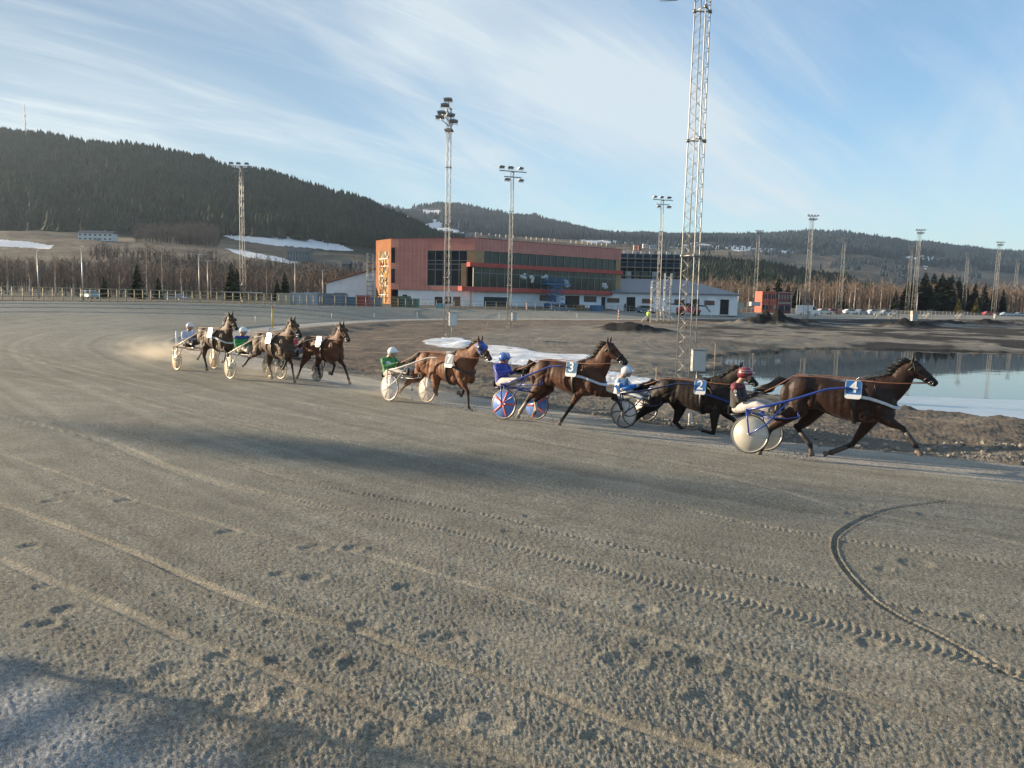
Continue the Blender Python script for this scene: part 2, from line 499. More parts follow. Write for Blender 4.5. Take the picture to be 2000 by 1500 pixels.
for (a, b, r) in [(100, 995, .11), (245, 992, .13), (445, 1052, .12), (612, 1082, .13), (690, 1080, .1), (545, 1135, .09), (613, 1140, .13), (795, 1158, .13),
                  (1790, 1100, .16), (1728, 1112, .09), (1805, 1003, .10), (1690, 985, .08), (1665, 1002, .09), (855, 1255, .14), (895, 1258, .13), (1375, 1305, .12),
                  (1393, 1372, .15), (1470, 1378, .12), (710, 1235, .12), (1900, 1205, .09), (1800, 1198, .08), (1260, 1195, .10), (60, 1085, .10),
                  (1265, 1265, .14), (1220, 1300, .14), (640, 1290, .12), (690, 1310, .1), (430, 1300, .11), (330, 1330, .15), (260, 1360, .12), (470, 1390, .13),
                  (560, 1370, .10), (130, 1210, .10), (80, 1240, .12), (880, 1420, .14), (960, 1425, .12), (750, 1450, .13), (1700, 1260, .1), (1560, 1370, .1)]:
    p = at_z(a, b, 0.03); PRINTS.append((p.x, p.y, r, 0.011))
for i in range(25):
    p = at_z(random.uniform(-50, 2050), random.choice([random.uniform(900, 1080), random.uniform(1080, 1500)]), 0.03)
    PRINTS.append((p.x, p.y, random.uniform(.045, .09), random.uniform(.004, .011)))

def gravel_detail(x, y, din, dout):
    n = len(x); dz = np.zeros(n); sm = np.zeros(n)
    rr = np.sqrt(x * x + y * y)
    for C, w, dep, tread, s in RUTS:
        acc = 0.0
        for i in range(len(C) - 1):
            a = C[i]; b = C[i + 1]; lo = np.minimum(a, b) - .45; hi = np.maximum(a, b) + .45
            k = np.nonzero((x > lo[0]) & (x < hi[0]) & (y > lo[1]) & (y < hi[1]))[0]
            d = b - a; l2 = d @ d; ln = math.sqrt(l2)
            if len(k):
                t = ((x[k] - a[0]) * d[0] + (y[k] - a[1]) * d[1]) / l2
                ok = (t >= 0) & (t < 1); k = k[ok]; t = t[ok]
                e = ((x[k] - a[0]) * d[1] - (y[k] - a[1]) * d[0]) / ln
                e = e + 0.012 * fbm(x[k] * 4, y[k] * 4, 2, 9)
                g = np.exp(-(e / w) ** 4)
                prof = -dep * g + dep * .55 * np.exp(-((np.abs(e) - 1.5 * w) / (.45 * w)) ** 2)
                if tread:
                    sarc = acc + t * ln
                    prof = prof + g * dep * .45 * np.sign(np.sin(2 * np.pi * (sarc / .075 + np.abs(e) / w * .35)))
                dz[k] += prof
                sm[k] = np.maximum(sm[k], s * np.exp(-(e / (w * 1.15)) ** 4) * (.65 + .8 * (fbm(x[k] * 1.5, y[k] * 1.5, 2, 3) + .25)))
            acc += ln
    for (hx, hy, hr, hd) in PRINTS:
        k = np.nonzero((np.abs(x - hx) < hr * 2.5) & (np.abs(y - hy) < hr * 2.5))[0]
        if len(k):
            q = np.sqrt((x[k] - hx) ** 2 + ((y[k] - hy) * 1.15) ** 2) / hr + .25 * fbm(x[k] * 9, y[k] * 9, 2, 41)
            dz[k] += -hd * np.exp(-q ** 4) + hd * .55 * np.exp(-((q - 1.3) / .3) ** 2)
    # clods and small lumps
    ctrack = sstep(-.1, .3, din)
    f1 = fbm(x * 38, y * 38, 2, 51); f2 = fbm(x * 2.2, y * 2.2, 3, 61); f3 = fbm(x * 36, y * 36, 2, 71)
    amp = 0.45 + 0.8 * sstep(11, 4, rr)
    lump = (0.016 * np.abs(f1) + 0.006 * f2 + 0.005 * f3 * sstep(12, 6, rr)) * amp * (1 - .75 * sm)
    patch = sstep(.10, .32, fbm(x * .7, y * .7, 3, 81)) * sstep(9, 6, rr)      # trodden flat spots
    lump = lump * (1 - .4 * patch)
    dz += lump * ctrack
    dz += (0.05 * f2 + .03 * f1) * (din < -3.1) * (dout < 0) + .008 * f1 * (din < 0) * (din > -3.1)
    sm = np.maximum(sm, patch * .3)
    # harrow lines round the bend
    return dz, np.clip(sm, 0, 1)

def build_terrain():
    r1 = np.exp(np.linspace(math.log(1.3), math.log(60), 760))
    r2 = np.exp(np.linspace(math.log(60), math.log(7000), 640))[1:]
    rad = np.concatenate([r1, r2])
    a1 = np.radians(np.linspace(-43, 43, 900))
    a2 = np.radians(np.linspace(43, 317, 70))[1:-1]
    ang = np.concatenate([a1, a2])
    nr, na = len(rad), len(ang)
    X = rad[:, None] * np.sin(ang)[None, :]; Y = rad[:, None] * np.cos(ang)[None, :]
    # distance fields on a coarse lattice, then interpolated
    ri = np.unique(np.append(np.arange(0, nr, 5), nr - 1)); ai = np.unique(np.concatenate([np.arange(0, 900, 6), np.arange(899, na)]))
    Fc = fields(X[np.ix_(ri, ai)], Y[np.ix_(ri, ai)])
    def up(G):
        T = np.empty((len(ri), na))
        for i in range(len(ri)): T[i] = np.interp(np.arange(na), ai, G[i])
        w = np.interp(np.arange(nr), ri, np.arange(len(ri))); i0 = np.minimum(w.astype(int), len(ri) - 2); u = (w - i0)[:, None]
        return T[i0] * (1 - u) + T[i0 + 1] * u
    F4 = tuple(up(np.asarray(g, float)) for g in Fc)
    din, dout, zr, pdd = F4
    Z = height(X, Y, F4)
    sm = np.zeros_like(Z)
    m = (rad[:, None] < 46) & (np.arange(na)[None, :] < 900) & (dout < .5)
    dz, s_ = gravel_detail(X[m], Y[m], din[m], dout[m])
    Z[m] += dz; sm[m] = s_
    # ---------------- colours of the soils
    tz, px, dep = table_z(X, Y)
    el = (Z - CAMH) * F / np.maximum(dep, 1)          # elevation as seen from the stand
    n1 = fbm(X / 6, Y / 6, 4, 101); n2 = fbm(X * 1.3, Y * 1.3, 3, 102); n3 = fbm(px / 40., el / 9., 4, 103)
    def C(r, g, b): return np.array([r, g, b])
    col = np.empty(Z.shape + (3,)); col[:] = C(.300, .284, .234)
    grain = np.full(Z.shape, 1.0)
    tr = (din > 0) & (dout < 0)
    far_tr = sstep(48, 85, Y)[..., None]
    col = col * (1 - far_tr * .22) + C(.085, .095, .095) * far_tr * .4
    col *= (1 + .22 * n1 + .12 * n2)[..., None]
    k = sm[..., None]; col = col * (1 - k) + C(.44, .395, .31) * k
    # pale bare patches near the stand
    pp = (sstep(.0, .3, fbm(X * .45, Y * .45, 3, 12)) * sstep(9.5, 5.5, np.sqrt(X * X + Y * Y)) * sstep(3, -2.5, X))[..., None]
    col = np.where(tr[..., None], col * (1 - .6 * pp) + C(.38, .335, .265) * .6 * pp, col)
    vg = (sstep(0, 1.2, -(Y - 6.6) - .65 * (X + 4.5) + .5 * n2) * (Y > -20))[..., None]  # pale grey verge gravel, with bluish corner shade painted into its colour
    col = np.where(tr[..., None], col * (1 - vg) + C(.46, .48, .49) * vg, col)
    strip = (din <= 0) & (din > -3.0)
    cs = C(.43, .40, .35) * (1 + .2 * n2 + .15 * n1)[..., None]
    col = np.where(strip[..., None], cs, col); grain = np.where(strip, 1.1, grain)
    inf = din <= -3.0
    ci = np.empty_like(col); ci[:] = C(.26, .235, .195)
    brown = (sstep(-5, -6.5, din) * sstep(40, 25, Y) * sstep(4, 10, X))[..., None]
    ci = ci * (1 - brown) + C(.25, .21, .165) * brown
    lane = (sstep(-3, -3.6, din) * sstep(-19, -15, din) * sstep(28, 40, Y))[..., None]
    ci = ci * (1 - lane) + C(.22, .175, .135) * lane
    dk = sstep(-.08, .14, n1 + .5 * fbm(X / 14, Y / 5, 3, 17) + .12 * sstep(60, 100, Y) * sstep(25, 60, X))[..., None] * (sstep(45, 80, Y) * sstep(10, 30, X))[..., None]
    ci = ci * (1 - dk) + C(.05, .046, .042) * dk
    hz = np.zeros(Z.shape)
    for (hx, hy, hr, hh) in HEAPS:
        hz = np.maximum(hz, np.exp(-(((X - hx) / hr) ** 2 + ((Y - hy) / (hr * .6)) ** 2)))
    hz = sstep(.25, .5, hz + .15 * n2)[..., None]
    ci = ci * (1 - hz) + C(.028, .026, .024) * hz
    wet = sstep(1.6, .1, pdd)[..., None]; ci = ci * (1 - .55 * wet)
    wl = sstep(.25, .5, fbm(X / 3, Y / 1.2, 3, 88) + .12) [..., None]; ci = ci * (1 + .35 * wl) * (1 + .25 * n2)[..., None]
    col = np.where(inf[..., None], ci, col); grain = np.where(inf, 2.2, grain)
    # land beyond the fence
    outz = dout > 0
    co = np.empty_like(col); co[:] = C(.135, .12, .10)
    fld = sstep(250, 380, dep)[..., None]
    ch = np.empty_like(col); ch[:] = C(.115, .085, .062)
    pal = sstep(.0, .2, n3 + .1 * np.sin(el / 5))[..., None]
    ch = ch * (1 - pal) + C(.165, .135, .09) * pal
    left_dark = (sstep(690, 780, dep) * sstep(1000, 880, px))[..., None]
    ch = ch * (1 - left_dark) + C(.022, .026, .018) * left_dark
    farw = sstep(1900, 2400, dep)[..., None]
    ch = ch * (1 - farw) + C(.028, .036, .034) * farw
    belt = (sstep(1150, 1240, px) * sstep(1740, 1690, px) * sstep(640, 700, dep) * sstep(1120, 1060, dep))[..., None]
    ch = ch * (1 - belt) + C(.02, .028, .022) * belt
    co = co * (1 - fld) + ch * fld
    co *= (1 + .3 * n1)[..., None]
    col = np.where(outz[..., None], co, col); grain = np.where(outz, .6, grain)
    # snow left on the slopes, by bearing and distance
    snow = np.zeros(Z.shape, bool)
    hp = hor(px); py = hp - el; wob = n3 * 9; wb = fbm(px / 9., el / 3., 3, 44) * 5
    def sn(poly, rng, w=1.0):
        nonlocal snow
        q = in_poly(px + wob * w, py + wb * w, poly) & (dep > rng[0]) & (dep < rng[1]) & outz; snow |= q
    sn([(0, 470), (60, 474), (108, 482), (100, 488), (0, 483), (-300, 470), (-300, 450)], (300, 800), .3)
    sn([(436, 464), (460, 463), (560, 466), (640, 474), (690, 491), (660, 492), (600, 486), (540, 482), (470, 473)], (300, 1000), .3)
    sn([(440, 487), (480, 492), (560, 508), (585, 514), (560, 515), (480, 503), (455, 494)], (300, 900), .3)
    sn([(765, 412), (790, 415), (850, 414), (855, 424), (810, 424), (845, 436), (880, 450), (900, 458), (850, 452), (780, 430)], (1500, 3300), 1.2)
    patchy = fbm(px / 22., el / 4., 4, 66) > -.10
    q = in_poly(px + wob, py + wb * .5, [(1300, 478), (1360, 472), (1440, 466), (1500, 470), (1560, 492), (1540, 496), (1400, 492), (1300, 486), (1240, 478)]) & (dep > 1200) & patchy; snow |= q
    q = in_poly(px + wob, py + wb * .5, [(1370, 464), (1470, 460), (1500, 466), (1380, 470)]) & (dep > 1400) & (fbm(px / 9., el / 3., 3, 67) > .02); snow |= q
    q = in_poly(px, py, [(1120, 472), (1220, 474), (1240, 478), (1150, 477)]) & (dep > 1200) & patchy; snow |= q
    q = in_poly(px + wob, py + wb, [(1750, 503), (1815, 505), (1812, 514), (1790, 530), (1780, 512)]) & (dep > 1800) & (fbm(px / 7., el / 3., 3, 68) > -.05); snow |= q
    S1 = np.array([list(at_z(a, b, -.65))[:2] for a, b in [(824, 665), (845, 661), (868, 657), (897, 657), (929, 668), (964, 670), (1020, 677), (1055, 683), (1135, 686), (1160, 700), (1188, 716), (1230, 724), (1320, 740), (1340, 752), (1250, 753), (1188, 747), (1100, 728), (1037, 716), (964, 706), (950, 694), (908, 677), (866, 673)]])
    wx = X + 1.0 * fbm(X / 3, Y / 3, 3, 91); wy = Y + 2.2 * fbm(X / 3, Y / 3, 3, 92)
    chan = in_poly(wx, wy, S1) & (fbm(X / 1.6, Y / 3.5, 3, 93) > -.55)
    S2 = np.array([list(at_z(a, b, -.65))[:2] for a, b in [(860, 683), (880, 682), (905, 689), (890, 692)]])
    chan |= in_poly(X, Y, S2)
    # -------------- split into objects
    V = np.stack([X, Y, Z], -1)
    tag_v = np.zeros(Z.shape, np.int8)                       # 0 ground
    tag_v[tr] = 1; tag_v[strip] = 2
    tag_v[outz & (dep > 420)] = 3; tag_v[snow] = 4; tag_v[chan & inf] = 5
    V[..., 2] += np.where(tag_v == 5, .05, 0)
    I = np.arange(nr * na).reshape(nr, na)
    I2 = np.concatenate([I, I[:, :1]], 1)
    A = I2[:-1, :-1]; B = I2[:-1, 1:]; Cc = I2[1:, 1:]; D = I2[1:, :-1]
    Q = np.stack([A, B, Cc, D], -1).reshape(-1, 4)
    ft = tag_v.ravel()[Q[:, 0]]
    VV = V.reshape(-1, 3); CC = col.reshape(-1, 3); G = grain.ravel(); DD = din.ravel()
    gm = ground_mat(); sm_ = snow_mat()
    spec = [(0, 'ground', 'structure', gm), (1, 'track', 'structure', gm), (2, 'path', 'structure', gm), (3, 'hills', 'structure', gm),
            (4, 'snowfield', 'stuff', sm_), (5, 'snow', 'stuff', sm_)]
    for t, nm, kind, mt in spec:
        q = Q[ft == t]
        if not len(q): continue
        us, inv = np.unique(q, return_inverse=True)
        o = np_mesh(nm, VV[us], inv.reshape(-1, 4)[:, ::-1], mt)
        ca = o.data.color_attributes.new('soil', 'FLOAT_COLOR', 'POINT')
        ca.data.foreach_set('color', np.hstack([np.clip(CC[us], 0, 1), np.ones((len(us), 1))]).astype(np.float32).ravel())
        fa = o.data.attributes.new('grain', 'FLOAT', 'POINT'); fa.data.foreach_set('value', G[us].astype(np.float32))
        fb = o.data.attributes.new('lane', 'FLOAT', 'POINT'); fb.data.foreach_set('value', DD[us].astype(np.float32))
        o['kind'] = kind
        if nm == 'snow': tag(o, 'white ice and old snow lying in the infield hollow behind the horses', 'snow')
        if nm == 'snowfield': tag(o, 'patches of old snow left on the far hillsides and fields', 'snow')
    # the fan starts 1.3 m from the camera foot: close it
    me = MB(); pts = [tuple(VV[I[0, j]]) for j in range(0, na)]
    me.add(pts, [tuple(range(len(pts)))]); o = me.build('ground', gm); o['kind'] = 'structure'
    ca = o.data.color_attributes.new('soil', 'FLOAT_COLOR', 'POINT')
    for d in ca.data: d.color = (.275, .250, .200, 1)

def ground_mat():
    m = bpy.data.materials.new('gravel_soil'); m.use_nodes = True; t = m.node_tree; b = t.nodes['Principled BSDF']
    b.inputs['Roughness'].default_value = .95; b.inputs['Specular IOR Level'].default_value = .2
    n = t.nodes.new; l = t.links.new
    at = n('ShaderNodeAttribute'); at.attribute_name = 'soil'
    gr = n('ShaderNodeAttribute'); gr.attribute_name = 'grain'
    ln = n('ShaderNodeAttribute'); ln.attribute_name = 'lane'
    tc = n('ShaderNodeTexCoord')
    def noise(s, d=5, r=.6):
        x = n('ShaderNodeTexNoise'); x.inputs['Scale'].default_value = s; x.inputs['Detail'].default_value = d
        x.inputs['Roughness'].default_value = r; l(tc.outputs['Object'], x.inputs['Vector']); return x.outputs[0]
    def mr(v, a, b_, c, d):
        x = n('ShaderNodeMapRange'); x.inputs[1].default_value = a; x.inputs[2].default_value = b_
        x.inputs[3].default_value = c; x.inputs[4].default_value = d; l(v, x.inputs[0]); return x.outputs[0]
    def ma(op, a, b_):
        x = n('ShaderNodeMath'); x.operation = op
        for i, v in enumerate((a, b_)):
            if isinstance(v, (int, float)): x.inputs[i].default_value = v
            else: l(v, x.inputs[i])
        return x.outputs[0]
    fine = noise(110, 4, .7); mid = noise(28, 5, .7); big = noise(1.3, 5, .6)
    # harrow lines follow the bend
    cxyz = n('ShaderNodeCombineXYZ'); l(ln.outputs['Fac'], cxyz.inputs[0])
    wv = n('ShaderNodeTexNoise'); wv.inputs['Scale'].default_value = 2.6; wv.inputs['Detail'].default_value = 4
    lw = ma('ADD', ln.outputs['Fac'], ma('MULTIPLY', big, .5)); l(lw, cxyz.inputs[0]); l(cxyz.outputs[0], wv.inputs['Vector'])
    lanes = wv.outputs[0]
    v = ma('MULTIPLY', mr(fine, .35, .65, .45, 1.55), mr(mid, .35, .65, .62, 1.38))
    v = ma('MULTIPLY', v, mr(big, .3, .7, .88, 1.12))
    v = ma('MULTIPLY', v, mr(lanes, .3, .7, .80, 1.22))
    st = n('ShaderNodeTexVoronoi'); st.inputs['Scale'].default_value = 22; l(tc.outputs['Object'], st.inputs['Vector'])
    stones = mr(st.outputs['Distance'], .10, .16, 1.0, 0.0)
    sv_ = n('ShaderNodeSeparateXYZ'); l(st.outputs['Color'], sv_.inputs[0])
    stones = ma('MULTIPLY', stones, ma('GREATER_THAN', sv_.outputs[0], .86))
    mx = n('ShaderNodeVectorMath'); mx.operation = 'SCALE'; l(at.outputs['Color'], mx.inputs[0]); l(v, mx.inputs['Scale'])
    m2 = n('ShaderNodeMix'); m2.data_type = 'RGBA'; l(stones, m2.inputs['Factor']); l(mx.outputs[0], m2.inputs['A']); m2.inputs['B'].default_value = (.36, .34, .31, 1)
    l(m2.outputs['Result'], b.inputs['Base Color'])
    h = ma('ADD', ma('MULTIPLY', fine, .020), ma('MULTIPLY', mid, .060))
    h = ma('ADD', h, ma('MULTIPLY', lanes, .05))
    h = ma('ADD', h, ma('MULTIPLY', stones, .004))
    h = ma('ADD', h, ma('MULTIPLY', noise(4.0, 5, .6), .05))
    h = ma('MULTIPLY', h, gr.outputs['Fac'])
    bp = n('ShaderNodeBump'); bp.inputs['Strength'].default_value = 1.0; bp.inputs['Distance'].default_value = 1.25
    l(h, bp.inputs['Height']); l(bp.outputs[0], b.inputs['Normal'])
    return m
def snow_mat():
    return mat('old_snow', (.76, .78, .82), rough=.7, var=.3, vscale=.9, bump=.09, bscale=2.0, col2=(.44, .42, .39))

build_terrain()

# pond: a thin body of water in the hollow
pv = [tuple(p) for p in spline([(8, 38), (11, 32.5), (15, 29.5), (19, 26.3), (30, 20), (60, 12), (99, 40), (94, 66), (60, 78), (34, 78), (22, 72), (14, 60), (11, 52), (8, 44)] , 3)]
wm = bpy.data.materials.new('pond_water'); wm.use_nodes = True
_b = wm.node_tree.nodes['Principled BSDF']
_b.inputs['Base Color'].default_value = (.018, .028, .030, 1); _b.inputs['Roughness'].default_value = .02
_b.inputs['IOR'].default_value = 1.33; _b.inputs['Specular IOR Level'].default_value = .5
_t = wm.node_tree; _c = _t.nodes.new('ShaderNodeTexCoord'); _n = _t.nodes.new('ShaderNodeTexNoise'); _n.inputs['Scale'].default_value = 1.1; _n.inputs['Detail'].default_value = 2
_m = _t.nodes.new('ShaderNodeMapping'); _m.inputs['Scale'].default_value = (.35, 1.0, 1); _t.links.new(_c.outputs['Object'], _m.inputs[0]); _t.links.new(_m.outputs[0], _n.inputs['Vector'])
_p = _t.nodes.new('ShaderNodeBump'); _p.inputs['Distance'].default_value = .010; _p.inputs['Strength'].default_value = .22
_t.links.new(_n.outputs[0], _p.inputs['Height']); _t.links.new(_p.outputs[0], _b.inputs['Normal'])
def slab(name, pts, z0, z1, m):
    b = MB(); n = len(pts)
    b.add([(x, y, z1) for x, y in pts] + [(x, y, z0) for x, y in pts], [tuple(range(n)), tuple(range(2 * n - 1, n - 1, -1))] + [(i, i + n, (i + 1) % n + n, (i + 1) % n) for i in range(n)])
    return b.build(name, m)
pond = slab('pond', pv, WATER - .5, WATER, wm); pond['kind'] = 'structure'
# grey rotten ice along the near shore
ip = [at_z(a, b, WATER) for a, b in [(1500, 778), (1560, 766), (1700, 771), (1800, 775), (1900, 779), (2080, 784), (2200, 850), (1990, 826), (1750, 800), (1600, 790)]]
ice = slab('ice', [(p.x, p.y) for p in ip], WATER - .02, WATER + .012,
           mat('rotten_ice', (.42, .47, .50), rough=.28, var=.12, vscale=1.2, bump=.003, bscale=8))
tag(ice, 'grey sheet of thin ice on the near edge of the pond', 'ice', kind='stuff')
# ================================================================== TEAMS: where each one stands
# near wheel (picture x, y of its foot, distance), heading angle below +X, wheel radius
TEAMS = {
    'four': dict(w=(1461, 889, 14.4), a=30, R=.365), 'two': dict(w=(1216.6, 854, 18.4), a=31, R=.345),
    'three': dict(w=(981, 822, 17.8), a=35, R=.36), 'seven': dict(w=(758, 790, 20.5), a=40, R=.36),
    'green': dict(w=(449, 738, 24.7), a=40, R=.36), 'white': dict(w=(344.7, 717, 27.0), a=40, R=.36),
    'red': dict(w=(547, 749, 25.2), a=42, R=.345),
}
AXLE = 1.40
for k, T in TEAMS.items():
    d = ray(T['w'][0], T['w'][1]); q = T['w'][2] / d.y
    x, y = d.x * q, T['w'][2]; a = R(T['a'])
    n = Vector((math.sin(a), math.cos(a), 0)); h = Vector((math.cos(a), -math.sin(a), 0))
    Nw = Vector((x, y, Hs(x, y))); Fw = Nw + n * AXLE; Fw.z = Hs(Fw.x, Fw.y)
    T.update(h=h, n=n, O=(Nw + Fw) / 2, tilt=math.atan2(Nw.z - Fw.z, AXLE), rz=-a, zN=Nw.z, zray=CAMH + d.z * q)
def tl(T, px, py, v=0.0):
    """picture point -> (forward, up) in the upright plane v metres to the animal's left"""
    d = ray(px, py); P0 = T['O'] + T['n'] * v; C = Vector((0, 0, CAMH))
    t = (P0 - C).dot(T['n']) / d.dot(T['n']); P = C + d * t - T['O']
    return (P.dot(T['h']), P.z)
def remeshed(mb, voxel, it=4, fac=.5):
    me = mb.mesh('tmp'); o = bpy.data.objects.new('tmp', me); COL.objects.link(o)
    r = o.modifiers.new('r', 'REMESH'); r.mode = 'VOXEL'; r.voxel_size = voxel; r.use_smooth_shade = True
    s = o.modifiers.new('s', 'SMOOTH'); s.factor = fac; s.iterations = it
    dg = bpy.context.evaluated_depsgraph_get(); dg.update()
    m2 = bpy.data.meshes.new_from_object(o.evaluated_get(dg))
    bpy.data.objects.remove(o); bpy.data.meshes.remove(me)
    return m2
def text_mesh(body, size, th, m, name, parent, M, label=None, bold=.012):
    cu = bpy.data.curves.new('t', 'FONT'); cu.body = body; cu.size = size; cu.extrude = th
    cu.align_x = 'CENTER'; cu.align_y = 'CENTER'; cu.offset = bold * size
    o = bpy.data.objects.new('t', cu); COL.objects.link(o)
    dg = bpy.context.evaluated_depsgraph_get(); dg.update()
    me = bpy.data.meshes.new_from_object(o.evaluated_get(dg)); bpy.data.objects.remove(o); bpy.data.curves.remove(cu)
    me.transform(M); me.materials.clear(); me.materials.append(m)
    q = bpy.data.objects.new(name, me); COL.objects.link(q); q.parent = parent
    if label: q['label'] = label
    return q

TRUNK = [(565, 440, 560, .10), (620, 393, 625, .19), (700, 358, 655, .245), (800, 343, 650, .27), (900, 352, 648, .275), (1000, 368, 685, .29),
         (1100, 382, 715, .30), (1200, 376, 735, .30), (1290, 355, 728, .27), (1380, 352, 712, .25), (1450, 378, 695, .23), (1505, 425, 650, .18), (1538, 490, 580, .09)]
TR_N = [((x - 555) / 985., (355 - a) / 465., (355 - b) / 465., w) for x, a, b, w in TRUNK]

def coat_mat(name, base, dark, gloss=.42):
    m = bpy.data.materials.new(name); m.use_nodes = True; t = m.node_tree; b = t.nodes['Principled BSDF']
    n = t.nodes.new; l = t.links.new
    a = n('ShaderNodeAttribute'); a.attribute_name = 'points'
    sep = n('ShaderNodeSeparateColor'); l(a.outputs['Color'], sep.inputs[0])
    tc = n('ShaderNodeTexCoord'); no = n('ShaderNodeTexNoise'); no.inputs['Scale'].default_value = 3.5; no.inputs['Detail'].default_value = 5
    l(tc.outputs['Object'], no.inputs['Vector'])
    r = n('ShaderNodeMapRange'); r.inputs[1].default_value = .3; r.inputs[2].default_value = .7; l(no.outputs[0], r.inputs[0])
    x = n('ShaderNodeMix'); x.data_type = 'RGBA'; l(r.outputs[0], x.inputs['Factor'])
    x.inputs['A'].default_value = (*[c * .62 for c in base], 1); x.inputs['B'].default_value = (*[c * 1.25 for c in base], 1)
    y = n('ShaderNodeMix'); y.data_type = 'RGBA'; l(sep.outputs[0], y.inputs['Factor']); l(x.outputs['Result'], y.inputs['A']); y.inputs['B'].default_value = (*dark, 1)
    z = n('ShaderNodeMix'); z.data_type = 'RGBA'; l(sep.outputs[1], z.inputs['Factor']); l(y.outputs['Result'], z.inputs['A']); z.inputs['B'].default_value = (.55, .50, .43, 1)
    w = n('ShaderNodeMix'); w.data_type = 'RGBA'; l(sep.outputs[2], w.inputs['Factor']); l(z.outputs['Result'], w.inputs['A']); w.inputs['B'].default_value = (.12, .10, .085, 1)
    l(w.outputs['Result'], b.inputs['Base Color'])
    b.inputs['Roughness'].default_value = gloss + .19; b.inputs['Specular IOR Level'].default_value = .30
    b.inputs['Sheen Weight'].default_value = .08; b.inputs['Sheen Roughness'].default_value = .4
    n2 = n('ShaderNodeTexNoise'); n2.inputs['Scale'].default_value = 9; n2.inputs['Detail'].default_value = 4; l(tc.outputs['Object'], n2.inputs['Vector'])
    bp = n('ShaderNodeBump'); bp.inputs['Distance'].default_value = .03; bp.inputs['Strength'].default_value = .5; l(n2.outputs[0], bp.inputs['Height']); l(bp.outputs[0], b.inputs['Normal'])
    return m

BLACK = mat('black_leather', (.012, .012, .013), rough=.45, var=.3, vscale=8)
STRAP = mat('tan_rein', (.30, .125, .065), rough=.6, var=.3, vscale=6)
WHITE = mat('white_plastic', (.75, .75, .74), rough=.4, var=.10, vscale=5)
CHROME = mat('steel_bright', (.6, .6, .6), rough=.25, metal=1.0, var=.1)
EYE = mat('horse_eye', (.01, .007, .005), rough=.08, coat=1)
HAIR = mat('black_horse_hair', (.012, .010, .009), rough=.5, var=.4, vscale=6)
HAIRB = mat('brown_horse_hair', (.03, .016, .010), rough=.5, var=.4, vscale=6)

